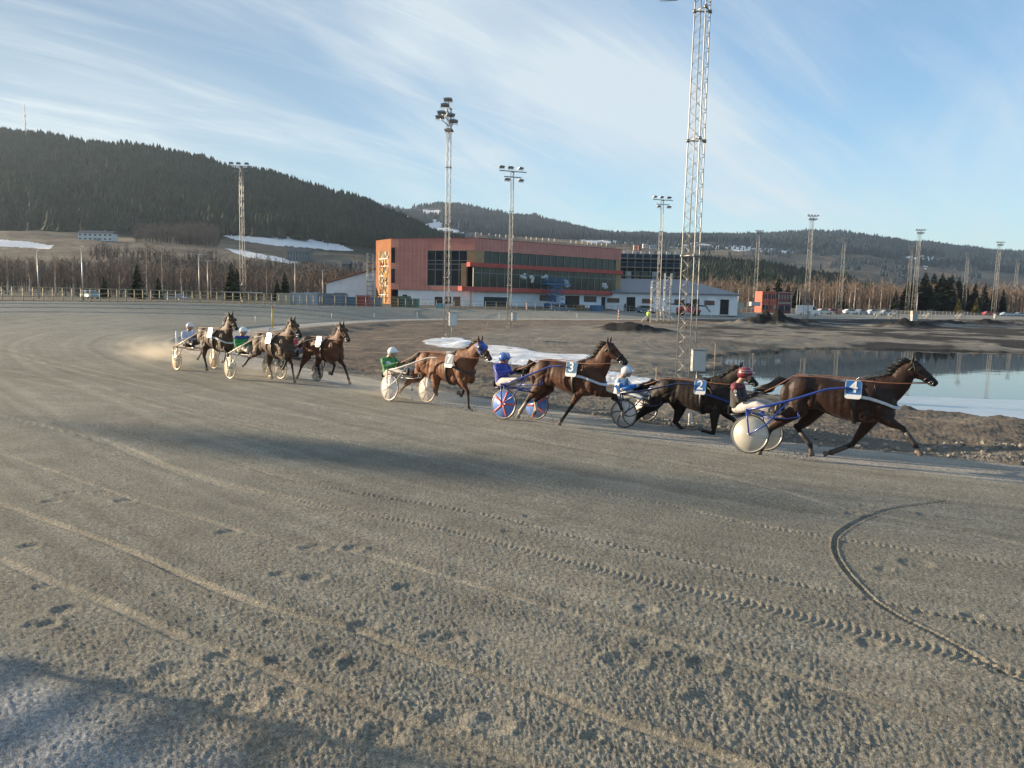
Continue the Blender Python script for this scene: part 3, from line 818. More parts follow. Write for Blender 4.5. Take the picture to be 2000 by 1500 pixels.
def horse(key, T, J, label, coat, hair=HAIR, cloth='4', cloth_col=(.02, .13, .36), hood=None, breast=(.6, .62, .66), boots=(), sock=(), voxel=.019, seed=1, head_v=0.0):
    rnd = random.Random(seed)
    SH = 1.6                                     # the root stands under the belly
    root = thing('horse', label, 'horse', T['O'] + T['h'] * SH, T['rz'], 'trotting horses racing in harness')
    def P(u, z, v=0.0): return Vector((u - SH, v, z))
    B, Ch, W = J['butt'], J['chest'], J['with_']
    Lb = Ch[0] - B[0]; k = Lb / 2.0; tilt = J.get('tilt', 0)
    sz = J.get('sz', 1.0)
    sec = []
    for t, a, b, w in TR_N:
        za = W[1] + a * k * sz + tilt * (t - .74); zb = W[1] + b * k * sz + tilt * (t - .74)
        sec.append((B[0] + t * Lb, za, zb, w * k * .96))
    mb = MB()
    mb.loft([P(u, (a + b) / 2) for u, a, b, w in sec], [(w, (a - b) / 2) for u, a, b, w in sec], n=20, side=(0, 1, 0))
    # haunch and shoulder muscle masses
    hu = B[0] + .17 * Lb; hz = W[1] - .27 * k; su = B[0] + .86 * Lb; szz = W[1] - .42 * k
    for s in (-1, 1):
        mb.ball(P(hu + .06, hz, s * .13 * k), (.26 * k, .16 * k, .28 * k), 14, 9)
        mb.ball(P(su, szz, s * .15 * k), (.17 * k, .11 * k, .30 * k), 14, 9)
        mb.ball(P(su - .20 * k, szz - .20 * k, s * .165 * k), (.16 * k, .085 * k, .13 * k), 12, 8)          # triceps
        mb.ball(P(su + .14 * k, szz - .18 * k, s * .10 * k), (.13 * k, .10 * k, .17 * k), 12, 8)           # breast
        mb.ball(P(B[0] + .13 * k, hz - .10 * k, s * .12 * k), (.15 * k, .09 * k, .22 * k), 12, 8)         # back of the thigh
        mb.ball(P(hu + .26 * k, hz - .20 * k, s * .17 * k), (.13 * k, .09 * k, .16 * k), 12, 8)           # stifle
    # neck
    po, no_ = Vector(J['poll']), Vector(J['nose'])
    hv = head_v
    wt = Vector((W[0] + .02, W[1] - .02)); cb = Vector((Ch[0] - .03, W[1] - .45 * k))
    nb = (wt + cb) / 2; poc = Vector((po.x, po.y - .10 * k))
    ax = (poc - nb)
    mid = nb + ax * .5 + Vector((.03, -.03)) * k
    r0 = (wt - cb).length / 2
    npts = [P(nb.x - .12, nb.y - .02), P(nb.x, nb.y), P(*(nb + ax * .28 + Vector((.03, -.02)) * k), hv * .2), P(mid.x + .02, mid.y, hv * .45), P(*(nb + ax * .78), hv * .8), P(poc.x, poc.y, hv)]
    mb.loft(npts, [(.17 * k, r0 * .9), (.16 * k, r0), (.125 * k, r0 * .80), (.10 * k, r0 * .62), (.085 * k, .165 * k), (.08 * k, .13 * k)], n=16, side=(0, 1, 0))
    # head
    hd = (no_ - po); hl = hd.length; hdn = hd / hl; hup = Vector((hdn.y * -1, hdn.x))        # up = towards forehead
    if hup.x < 0 and hup.y < 0: hup = -hup
    def HP(f, o=0.0, v=0.0):
        q = po + hd * f + hup * o
        return P(q.x, q.y, hv + v)
    HR = [(-.02, .085, .115, -.09), (.12, .088, .145, -.10), (.28, .090, .155, -.10), (.45, .075, .125, -.08), (.62, .060, .095, -.055), (.80, .052, .078, -.045), (.93, .055, .075, -.045), (1.02, .040, .050, -.045)]
    sh = hl / .60
    mb.loft([HP(f, o * sh) for f, ra, rb, o in HR], [(ra * sh, rb * sh) for f, ra, rb, o in HR], n=16, side=(0, 1, 0))
    for s in (-1, 1):                            # jaw and brow
        mb.ball(HP(.24, -.15 * sh, s * .045), (.10 * sh, .045, .10 * sh), 10, 7)
        mb.ball(HP(.30, -.035 * sh, s * .062), (.05 * sh, .035, .045 * sh), 8, 6)
        mb.ball(HP(.95, -.02 * sh, s * .040), (.035, .022, .03), 8, 6)
    mb.loft([HP(.62, -.135 * sh), HP(.80, -.115 * sh), HP(.94, -.105 * sh)], [(.035, .03), (.035, .03), (.03, .025)], n=8, side=(0, 1, 0))
    ears = []
    for s in (-1, 1):
        b0 = HP(.0, -.02, s * .055); tip = b0 + Vector((J.get('ear', 0.02), s * .03, .17 * k))
        mb.loft([b0 - Vector((0, 0, .04)), b0, b0.lerp(tip, .45), b0.lerp(tip, .8), tip], [(.03, .03), (.034, .03), (.036, .024), (.022, .016), .006], n=8, side=(0, 1, 0))
    # legs
    dark_segs = []; hoofs = []; leglines = {}
    def hind(nm, js, v):
        s = 1 if v > 0 else -1
        st, hk, ft, hf = [Vector(q) for q in js]
        hip = Vector((hu, hz + .02))
        ga = st.lerp(hk, .5) + Vector((-.01, 0))
        pts = [P(*hip, s * .10), P(*st, s * .16), P(*ga, s * .155), P(*hk, s * .14), P(*hk.lerp(ft, .35), s * .135), P(*hk.lerp(ft, .8), s * .13), P(*ft, s * .13), P(*ft.lerp(hf, .45), s * .13)]
        mb.loft(pts, [(.14 * k, .27 * k), (.115 * k, .19 * k), (.085 * k, .115 * k), (.052 * k, .075 * k), (.040 * k, .046 * k), (.036 * k, .040 * k), (.045 * k, .052 * k), (.034 * k, .038 * k)], n=12, side=(0, 1, 0))
        mb.ball(P(*(hk + (hk - ft).normalized() * .03 + Vector((-.02, .02))), s * .14), (.05 * k, .035, .06 * k), 8, 6)
        hoof(ft.lerp(hf, .42), hf, s * .13, nm)
        leglines[nm] = (hk, ft, hf, s * .13)
        dark_segs.append((P(*hk, s * .14), P(*ft, s * .13), P(*hf, s * .13)))
    def front(nm, js, v):
        s = 1 if v > 0 else -1
        el, kn, ft, hf = [Vector(q) for q in js]
        shp = Vector((su, szz))
        pts = [P(*shp, s * .13), P(*el, s * .14), P(*el.lerp(kn, .45), s * .14), P(*el.lerp(kn, .85), s * .135), P(*kn, s * .13), P(*kn.lerp(ft, .3), s * .13), P(*kn.lerp(ft, .8), s * .13), P(*ft, s * .13), P(*ft.lerp(hf, .45), s * .13)]
        mb.loft(pts, [(.11 * k, .20 * k), (.09 * k, .125 * k), (.072 * k, .090 * k), (.050 * k, .055 * k), (.052 * k, .056 * k), (.036 * k, .040 * k), (.034 * k, .038 * k), (.043 * k, .048 * k), (.033 * k, .037 * k)], n=12, side=(0, 1, 0))
        hoof(ft.lerp(hf, .42), hf, s * .13, nm)
        leglines[nm] = (kn, ft, hf, s * .13)
        dark_segs.append((P(*kn, s * .13), P(*ft, s * .13), P(*hf, s * .13)))
    def hoof(a, b, v, nm):
        a = Vector(a); b = Vector(b); d = (b - a)
        hoofs.append((P(*a.lerp(b, .35), v), P(*b, v)))
        mb.loft([P(*a, v), P(*a.lerp(b, .4), v), P(*b, v)], [(.036 * k, .040 * k), (.050 * k, .054 * k), (.062 * k, .070 * k)], n=12, side=(0, 1, 0))
    hind('hind_near', J['hn'], -.14); hind('hind_far', J['hf'], .14)
    front('front_near', J['fn'], -.13); front('front_far', J['ff'], .13)
    me = remeshed(mb, voxel * k, 3, .5); me.name = 'body'
    nv = len(me.vertices); co = np.empty(nv * 3, np.float32); me.vertices.foreach_get('co', co); co = co.reshape(-1, 3)
    def sd(a, b):
        a = np.array(a); b = np.array(b); d = b - a; t = np.clip(((co - a) @ d) / (d @ d + 1e-9), 0, 1)
        return np.linalg.norm(co - a - t[:, None] * d, axis=1)
    # grooves between the muscle groups and faint ribs
    nr_ = np.empty(nv * 3, np.float32); me.vertices.foreach_get('normal', nr_); nr_ = nr_.reshape(-1, 3)
    gx = (co[:, 0] + SH - B[0]) / Lb; gz_ = (W[1] - co[:, 2]) / k
    def line_(x0, z0, x1, z1, w_):
        t_ = np.clip(((gx - x0) * (x1 - x0) + (gz_ - z0) * (z1 - z0)) / ((x1 - x0) ** 2 + (z1 - z0) ** 2), 0, 1); return np.exp(-(((gx - x0 - t_ * (x1 - x0)) ** 2 + (gz_ - z0 - t_ * (z1 - z0)) ** 2) / w_ ** 2))
    flank = (np.abs(co[:, 1]) > .07)
    dsp = -.016 * line_(.72, .12, .80, .60, .018) - .014 * line_(.34, .15, .30, .62, .022) - .010 * line_(.30, .25, .12, .48, .016) - .012 * line_(.88, .20, .93, .55, .016) - .009 * line_(.80, .60, .92, .62, .014)
    dsp += .0035 * np.sin(gx * 95) * np.exp(-((gx - .52) / .11) ** 2) * np.exp(-((gz_ - .42) / .18) ** 2) + .003 * fbm(gx * 16, gz_ * 9, 3, 7)
    co += nr_ * (dsp * flank * k)[:, None]; me.vertices.foreach_set('co', co.astype(np.float32).ravel()); me.update()
    pts = np.zeros((nv, 4), np.float32); pts[:, 3] = 1
    dk = np.full(nv, 9.)
    for a, b, c in dark_segs: dk = np.minimum(dk, np.minimum(sd(a, b), sd(b, c)))
    pts[:, 0] = 1 - sstep(.055, .13, dk)
    mz = sd(HP(.80, -.05), HP(1.0, -.05)); pts[:, 0] = np.maximum(pts[:, 0], 1 - sstep(.09, .17, mz))
    et = np.minimum(sd(HP(0, 0, .05), HP(0, 0, .05) + Vector((0, 0, .2))), sd(HP(0, 0, -.05), HP(0, 0, -.05) + Vector((0, 0, .2)))); pts[:, 0] = np.maximum(pts[:, 0], .6 * (1 - sstep(.03, .10, et)))
    hoofd = np.full(nv, 9.)
    for a, b in hoofs: hoofd = np.minimum(hoofd, sd(a, b))
    pts[:, 2] = 1 - sstep(.060, .085, hoofd)
    for nm in sock:
        kk, ft, hf, v = leglines[nm]
        q = np.minimum(sd(P(*Vector(kk).lerp(ft, .45), v), P(*ft, v)), sd(P(*ft, v), P(*Vector(ft).lerp(hf, .3), v))); pts[:, 1] = np.maximum(pts[:, 1], 1 - sstep(.05, .075, q))
    ca = me.color_attributes.new('points', 'FLOAT_COLOR', 'POINT'); ca.data.foreach_set('color', pts.ravel())
    me.materials.clear(); me.materials.append(coat)
    body = bpy.data.objects.new('body', me); COL.objects.link(body); body.parent = root
    # eyes
    for s in (-1, 1):
        MB().ball(HP(.31, -.045 * sh, s * .090), (.022, .012, .019), 10, 7).build('eye', EYE, root)
    # mane: locks blown back off the crest
    mm = MB(); crest = []
    nrad = [r0 * .9, r0, r0 * .80, r0 * .62, .165 * k, .13 * k]
    for i_, q_ in enumerate(npts[1:], 1):
        t_ = (npts[min(i_ + 1, 5)] - npts[i_ - 1]).normalized(); n_ = Vector((-t_.z, 0, t_.x)); crest.append(q_ + n_ * nrad[i_] * .93)
    crest[0] = P(W[0] - .02, W[1] + .0)
    crest.append(HP(.0, .0))
    for i in range(170):
        f = (i + rnd.random()) / 170
        g_ = f * (len(crest) - 1); gi = min(int(g_), len(crest) - 2); b3 = crest[gi].lerp(crest[gi + 1], g_ - gi); base = Vector((b3.x + SH, b3.z))
        nrm = Vector((-(po - wt).y, (po - wt).x)).normalized()
        bow = nrm * -.01
        p = base + bow; ln = rnd.uniform(.12, .27) * k * (.6 + .5 * f)
        y = rnd.uniform(-.03, .03); dr = Vector((-.8 + rnd.uniform(-.3, .25), 0, .12 + rnd.uniform(-.45, .35)))
        q0 = P(p.x + .02, p.y - .03, y + hv * f * .9); q1 = q0 + Vector((nrm.x, 0, nrm.y)) * .04 + Vector((-.01, 0, .0)); q2 = q1 + dr * ln * .5 + Vector((0, rnd.uniform(-.05, .05), 0)); q3 = q2 + dr * ln * .5 + Vector((0, rnd.uniform(-.06, .06), -.05 * rnd.random()))
        mm.loft([q0, q1, q2, q3], [.014, .012, .007, .001], n=4)
    for i in range(16):
        q0 = HP(.0, .0, rnd.uniform(-.03, .03)); q1 = HP(.10, .04, rnd.uniform(-.03, .03)); q2 = HP(.22, .03, rnd.uniform(-.05, .05))
        mm.loft([q0, q1, q2], [.010, .009, .002], n=4)
    mm.build('mane', hair, root)
    # tail streaming back over the shafts
    tm = MB(); dock = Vector((B[0] + .05, sec[1][1] - .05)); tl_ = J.get('tail', (-.06, dock.y - .22))
    for i in range(150):
        a = rnd.random() * 6.283; rr = rnd.random() ** .5
        e = Vector((tl_[0] + rnd.uniform(-.08, .22), tl_[1] + rnd.gauss(0, .028)))
        c1 = dock + Vector((-.13, .0)) + Vector((0, rnd.gauss(0, .022))); c2 = dock.lerp(e, .65) + Vector((0, rnd.gauss(-.02, .03)))
        v0 = math.cos(a) * rr * .03; v1 = math.cos(a) * rr * .06; v2 = math.cos(a) * rr * .05 + rnd.gauss(0, .02)
        tm.loft([P(dock.x + .10, dock.y - .02 + math.sin(a) * rr * .03, v0), P(c1.x, c1.y + math.sin(a) * rr * .05, v1), P(c2.x, c2.y, v1 * 1.1), P(e.x, e.y, v2)], [.016, .015, .011, .002], n=4)
    tm.build('tail', hair, root)
    # ---- harness
    def body_ring(t, m, width, off=.014, name='girth', a0=0, a1=6.2832, par=root):
        u = B[0] + t * Lb; xs = [s_[0] for s_ in sec]
        za = np.interp(u, xs, [s_[1] for s_ in sec]); zb = np.interp(u, xs, [s_[2] for s_ in sec]); w = np.interp(u, xs, [s_[3] for s_ in sec])
        q = MB(); n = 36; vs = []; ra = w + off; rb = (za - zb) / 2 + off
        for i in range(n + 1):
            a = a0 + (a1 - a0) * i / n
            for du, dr in ((-width / 2, -.012), (-width / 2, .004), (width / 2, .004), (width / 2, -.012)):
                vs.append(P(u + du, (za + zb) / 2 + (rb + dr) * math.cos(a), (ra + dr) * math.sin(a)))
        fs = []
        for i in range(n):
            for j in range(3): fs.append((i * 4 + j, i * 4 + j + 1, i * 4 + 5 + j, i * 4 + 4 + j))
        q.add(vs, fs, True); q.build(name, m, par)
        return u, za, zb, w
    body_ring(.655, BLACK, .07, .020, 'girth')
    u, za, zb, w = body_ring(.66, BLACK, .16, .028, 'saddle', -.75, .75)
    for s in (-1, 1): tr_ = MB(); tr_.ring(P(u, za + .04, s * .15), (1, 0, 0), .022, .006, 14, 6); tr_.bar(P(u, za - .03, s * .15), P(u, za + .02, s * .15), .012); tr_.build('terret', CHROME, root)
    # breast collar
    if breast:
        q = MB(); bm_ = mat('breast_strap_%s' % key, breast, rough=.6, var=.2, vscale=8)
        def sp_(s): return [P(B[0] + .70 * Lb, W[1] - .30 * k, s * (w + .035)), P(B[0] + .78 * Lb, W[1] - .32 * k, s * .292 * k), P(B[0] + .86 * Lb, W[1] - .36 * k, s * .285 * k), P(B[0] + .93 * Lb, W[1] - .41 * k, s * .235 * k), P(B[0] + .985 * Lb, W[1] - .46 * k, s * .16 * k)]
        pts_ = sp_(-1) + [P(B[0] + 1.025 * Lb, W[1] - .48 * k, 0)] + sp_(1)[::-1]; vs = []
        for i_, p_ in enumerate(pts_):
            o_ = Vector((p_.x - P(B[0] + .8 * Lb, 0).x, p_.y * 1.5, 0)).normalized() * .012; z_ = Vector((0, 0, .026))
            vs += [p_ - o_ - z_, p_ + o_ - z_, p_ + o_ + z_, p_ - o_ + z_]
        q.add(vs, [(i_ * 4 + j_, i_ * 4 + (j_ + 1) % 4, i_ * 4 + 4 + (j_ + 1) % 4, i_ * 4 + 4 + j_) for i_ in range(len(pts_) - 1) for j_ in range(4)], False)
        q.build('breast_collar', bm_, root)
        q = MB(); q.loft([P(B[0] + .86 * Lb, W[1] - .34 * k, -.285 * k), P(W[0] + .14, W[1] - .15 * k, -.20 * k), P(W[0] + .07, W[1] + .015, -.05), P(W[0] + .07, W[1] + .015, .05), P(W[0] + .14, W[1] - .15 * k, .20 * k), P(B[0] + .86 * Lb, W[1] - .34 * k, .285 * k)], [(.008, .016)] * 6, n=6)
        q.build('neck_strap', BLACK, root)
    # number cloth on the near side
    if cloth is not None:
        cu, cz = J['cloth']; cw, chh = J.get('csz', (.28, .34))
        v = -(w + .045); tiltc = R(13)
        ux = Vector((1, 0, 0)); uy = Vector((0, math.sin(tiltc), math.cos(tiltc)))
        c0 = P(cu, cz, v)
        def rrect(w_, h_, r_, n_=5, by=0.):
            o = []
            for cx_, cy_, a0 in ((w_ / 2 - r_, h_ / 2 - r_, 0), (-w_ / 2 + r_, h_ / 2 - r_, 90), (-w_ / 2 + r_, -h_ / 2 + r_, 180), (w_ / 2 - r_, -h_ / 2 + r_, 270)):
                for i in range(n_ + 1):
                    a = R(a0 + 90 * i / n_); o.append((cx_ + r_ * math.cos(a), cy_ + r_ * math.sin(a) + by))
            return o
        nn = ux.cross(uy)      # points to -v side? ensured below
        if nn.y > 0: nn = -nn
        cl = MB().prism(rrect(cw, chh, .05), c0, ux, uy, .018).build('number_cloth', WHITE, root)
        if key in ('four', 'two', 'three', 'seven'):
            blue = mat('cloth_blue_%s' % key, cloth_col, rough=.5, var=.12, vscale=9)
            MB().prism(rrect(cw - .02, chh * .74, .035, by=chh * .115), c0 + nn * .011, ux, uy, .004).build('colour_panel', blue, cl)
            Mx = Matrix((ux, uy, nn)).transposed().to_4x4()
            # text plane: x forward, y up, facing the camera side
            Mt = Matrix.Translation(c0 + nn * .0155 + uy * (chh * .115)) @ Matrix((ux, uy, ux.cross(uy))).transposed().to_4x4()
            text_mesh(cloth, chh * .86, .003, WHITE, 'number', cl, Mt, 'white number %s' % cloth, bold=.02)
    # bridle
    hb = MB()
    def hring(f, m_=None, wd=.022, off=.008, mb_=None):
        fr = [h_[0] for h_ in HR]; ra = np.interp(f, fr, [h_[1] for h_ in HR]) * sh + off; rb = np.interp(f, fr, [h_[2] for h_ in HR]) * sh + off; o = np.interp(f, fr, [h_[3] for h_ in HR]) * sh
        c = HP(f, o); d3 = Vector((hdn.x, 0, hdn.y)); u3 = Vector((hup.x, 0, hup.y)); vs = []; n = 26
        for i in range(n):
            a = 2 * math.pi * i / n; r_ = Vector((0, 1, 0)) * math.cos(a) * ra + u3 * math.sin(a) * rb
            vs += [c + r_ - d3 * wd / 2, c + r_ * 1.05 - d3 * wd / 2, c + r_ * 1.05 + d3 * wd / 2, c + r_ + d3 * wd / 2]
        fs = []
        for i in range(n):
            b0 = i * 4; b1 = ((i + 1) % n) * 4
            for j in range(4): fs.append((b0 + j, b0 + (j + 1) % 4, b1 + (j + 1) % 4, b1 + j))
        (mb_ or hb).add(vs, fs, True)
    hring(.66); hring(.13, wd=.026)
    for s in (-1, 1):
        hb.loft([HP(.02, -.01, s * .085 * sh), HP(.30, -.12 * sh, s * .104 * sh), HP(.66, -.06 * sh, s * .072 * sh), HP(.86, -.07 * sh, s * .064 * sh)], [(.006, .012)] * 4, n=6, side=(0, 1, 0))
    hb.build('bridle', BLACK, root)
    for s in (-1, 1): MB().ring(HP(.86, -.08 * sh, s * .070 * sh), (0, 1, 0), .032, .006, 16, 6).build('bit_ring', CHROME, root)
    if hood:
        hm = mat('hood_%s' % key, hood[0], rough=.7, var=.2, vscale=10, sheen=.3); q = MB()
        fs_ = [.04, .12, .2, .3, .4, .5]
        fr = [h_[0] for h_ in HR]
        q.loft([HP(f, np.interp(f, fr, [h_[3] for h_ in HR]) * sh) for f in fs_], [(np.interp(f, fr, [h_[1] for h_ in HR]) * sh + .013, np.interp(f, fr, [h_[2] for h_ in HR]) * sh + .013) for f in fs_], n=18, side=(0, 1, 0))
        ho = q.build('hood', hm, root)
        for s in (-1, 1): MB().ball(HP(.30, -.05 * sh, s * .108), (.075, .045, .075), 14, 9).build('eye_cup', mat('eye_cup_%s' % key, hood[1], rough=.3, coat=.5), ho)
    else:
        for s in (-1, 1): MB().prism([(-.05, -.04), (.05, -.04), (.05, .04), (-.03, .045)], HP(.27, -.04 * sh, s * .115), (hdn.x, s * .45, hdn.y), (hup.x, 0, hup.y), .008).build('blinker', mat('matte_black', (.010, .010, .010), rough=.95, spec=.05), root)
    # leg boots
    for nm, colr in boots:
        kk, ft, hf, v = leglines[nm]; kk = Vector(kk); ft = Vector(ft)
        MB().loft([P(*kk.lerp(ft, .22), v), P(*kk.lerp(ft, .5), v), P(*kk.lerp(ft, .82), v), P(*ft, v)], [(.046 * k, .050 * k), (.046 * k, .049 * k), (.048 * k, .052 * k), (.055 * k, .062 * k)], n=14, side=(0, 1, 0)).build('leg_boot', mat('boot_%s' % str(colr), colr, rough=.55, var=.2, vscale=9), root)
    # reins from the bit through the saddle rings to the driver's hands
    q = MB(); hx, hz_ = J['hands']
    for s in (-1, 1):
        a = HP(.86, -.08 * sh, s * .085 * sh); b = P(u, za + .03, s * .17); c = P(B[0] + .22, sec[3][1] - .035, s * .20 * k); d = P(hx + .06, hz_ + .01, s * .09)
        pts_ = [a.lerp(b, i / 6) + Vector((0, s * .07 * math.sin(i / 6 * math.pi), -.02 * math.sin(i / 6 * math.pi))) for i in range(7)] + [b.lerp(c, .5) + Vector((0, 0, .015)), c] + [c.lerp(d, i / 4) - Vector((0, 0, .03 * math.sin(i / 4 * math.pi))) for i in range(1, 5)]
        q.loft(pts_, [(.004, .009)] * len(pts_), n=6)
    q.build('reins', STRAP, root)
    q = MB(); a = P(u, za + .04); q.loft([a, P(*(wt + Vector((.12, .16)))), HP(.0, .02)], [.006] * 3, n=5); q.build('check_rein', BLACK, root)
    return root

# ------------------------------------------------------------------ sulky
def sulky(key, T, label, frame_col, wheel, tyre_col=(.02, .02, .02), rim_col=(.5, .5, .5), disc_col=None, spoke=None, J=None, arch=.82, gloss=.3):
    Rw = T['R']; root = thing('sulky', label, 'sulky', T['O'], T['rz'], 'racing sulkies behind the horses')
    fm = mat('sulky_frame_%s' % key, frame_col, rough=gloss, coat=.4, var=.08, vscale=6)
    HW = AXLE / 2; ct, st = math.cos(T['tilt']), math.sin(T['tilt'])
    def P(u, z, v=0.0): return Vector((u, v * ct + z * st, z * ct - v * st))     # rolled with the slope of the track
    axd = (P(0, 0, 1) - P(0, 0, 0)).normalized()
    tm_ = mat('tyre_%s' % key, tyre_col, rough=.7, var=.3, vscale=10)
    rm_ = mat('rim_%s' % key, rim_col, rough=.35, metal=.3, var=.1)
    for s in (-1, 1):
        c = P(0, Rw, s * HW)
        w = MB().ring(c, axd, Rw - .030, (.016, .014), 48, 8).build('wheel', rm_, root)
        MB().ring(c, axd, Rw - .014, .014, 48, 8).build('tyre', tm_, w)
        MB().loft([c - axd * .055, c + axd * .055], [.028, .028], n=14).build('hub', CHROME, w)
        if disc_col:
            dm = mat('wheel_disc_%s' % key, disc_col[:3], rough=.35, alpha=disc_col[3] if len(disc_col) > 3 else 1, var=.14, vscale=3.5, coat=.3)
            MB().disc(c, axd, Rw - .035, .012, 48, dome=.03).build('disc', dm, w)
        if spoke:
            n_, wd, colr, curved = spoke
            sp = MB(); ex = Vector((1, 0, 0)); ez = axd.cross(ex)
            for side_ in (-1, 1):
                for i in range(n_):
                    a = 2 * math.pi * i / n_ + .25 + s * .3; pts_ = []; rr = []
                    for q in range(6):
                        f = q / 5; b = a + curved * (1 - f) ** 1 * .9 if curved else a
                        r_ = .03 + (Rw - .07) * f; pts_.append(c + (ex * math.cos(b) + ez * math.sin(b)) * r_ + axd * (side_ * (.036 * (1 - f) + .012))); rr.append((wd * (1.0 if not curved else (1.1 - .3 * f)), .006))
                    sp.loft(pts_, rr, n=6, side=axd.cross((pts_[-1] - pts_[0]).normalized()))
            sp.build('spokes', mat('spoke_%s' % key, colr, rough=.4, var=.1), w)
    # fork struts and arch
    fr = MB(); topz = arch
    for s in (-1, 1):
        for e in (-.075, .085):
            fr.loft([P(0, Rw, s * (HW + e)), P(-.05, Rw + .28, s * (HW + e)), P(-.09, topz, s * (HW + e * .7))], [.014, .018, .02], n=8)
        fr.loft([P(-.09, topz, s * (HW - .08)), P(-.09, topz, s * (HW + .08))], [.02, .02], n=8)
    fr.loft([P(-.09, topz, -HW), P(-.09, topz - .05, -HW * .6), P(-.09, topz - .07, 0), P(-.09, topz - .05, HW * .6), P(-.09, topz, HW)], [.022] * 5, n=10)
    fr.loft([P(.12, topz - .10, -HW * .55), P(.12, topz - .12, 0), P(.12, topz - .10, HW * .55)], [.018] * 3, n=8)
    for s in (-1, 1): fr.bar(P(-.09, topz - .05, s * .18), P(.22, topz - .12, s * .16), .03)
    fr.build('frame', fm, root)
    eu, ez_ = J['shaft_end']; ev = .36
    for s in (-1, 1):
        q = MB()
        a = P(-.09, topz, s * HW); e = Vector((eu, s * ev, ez_)); m1 = a.lerp(e, .45) + Vector((0, s * .05, .0)); m2 = a.lerp(e, .82) + Vector((0, s * .01, .05))
        q.loft([a, a.lerp(m1, .5) + Vector((0, s * .02, -.01)), m1, m2, e, e + Vector((.12, 0, -.005))], [.024, .024, .023, .020, .018, .015], n=10)
        q.build('shaft', fm, root)
        q = MB(); q.loft([P(0, Rw, s * (HW + .085)), P(.30, Rw + .22, s * (HW + .06)), m1], [.014, .015, .014], n=8)
        q.build('stay', fm, root)
    # stirrups
    for s in (-1, 1):
        q = MB(); f0 = Vector((.80, s * .30, J['foot'][1] - .06)); q.loft([f0 + Vector((-.62, s * .10, -.05)), f0 + Vector((-.2, s * .06, -.05)), f0], [.012] * 3, n=6)
        q.ring(f0 + Vector((0, 0, .03)), (1, 0, .2), .055, .008, 16, 6); q.build('foot_rest', fm, root)
    su_, sz_ = J['hip']; sz_ -= .13
    q = MB(); q.ball((su_ + .03, 0, sz_), (.22, .21, .055), 16, 8); q.box((su_ - .16, 0, sz_ + .08), (.035, .32, .15)); q.build('seat', BLACK, root)
    for s in (-1, 1): q = MB(); q.loft([P(-.09, topz - .05, s * .22), (su_ + .05, s * .14, sz_ - .04)], [.018, .018], n=8); q.loft([(su_ + .05, s * .14, sz_ - .04), (su_ - .1, s * .12, sz_ - .02)], [.018, .016], n=8); q.build('seat_post', fm, root)
    # mud flap strut cable
    return root

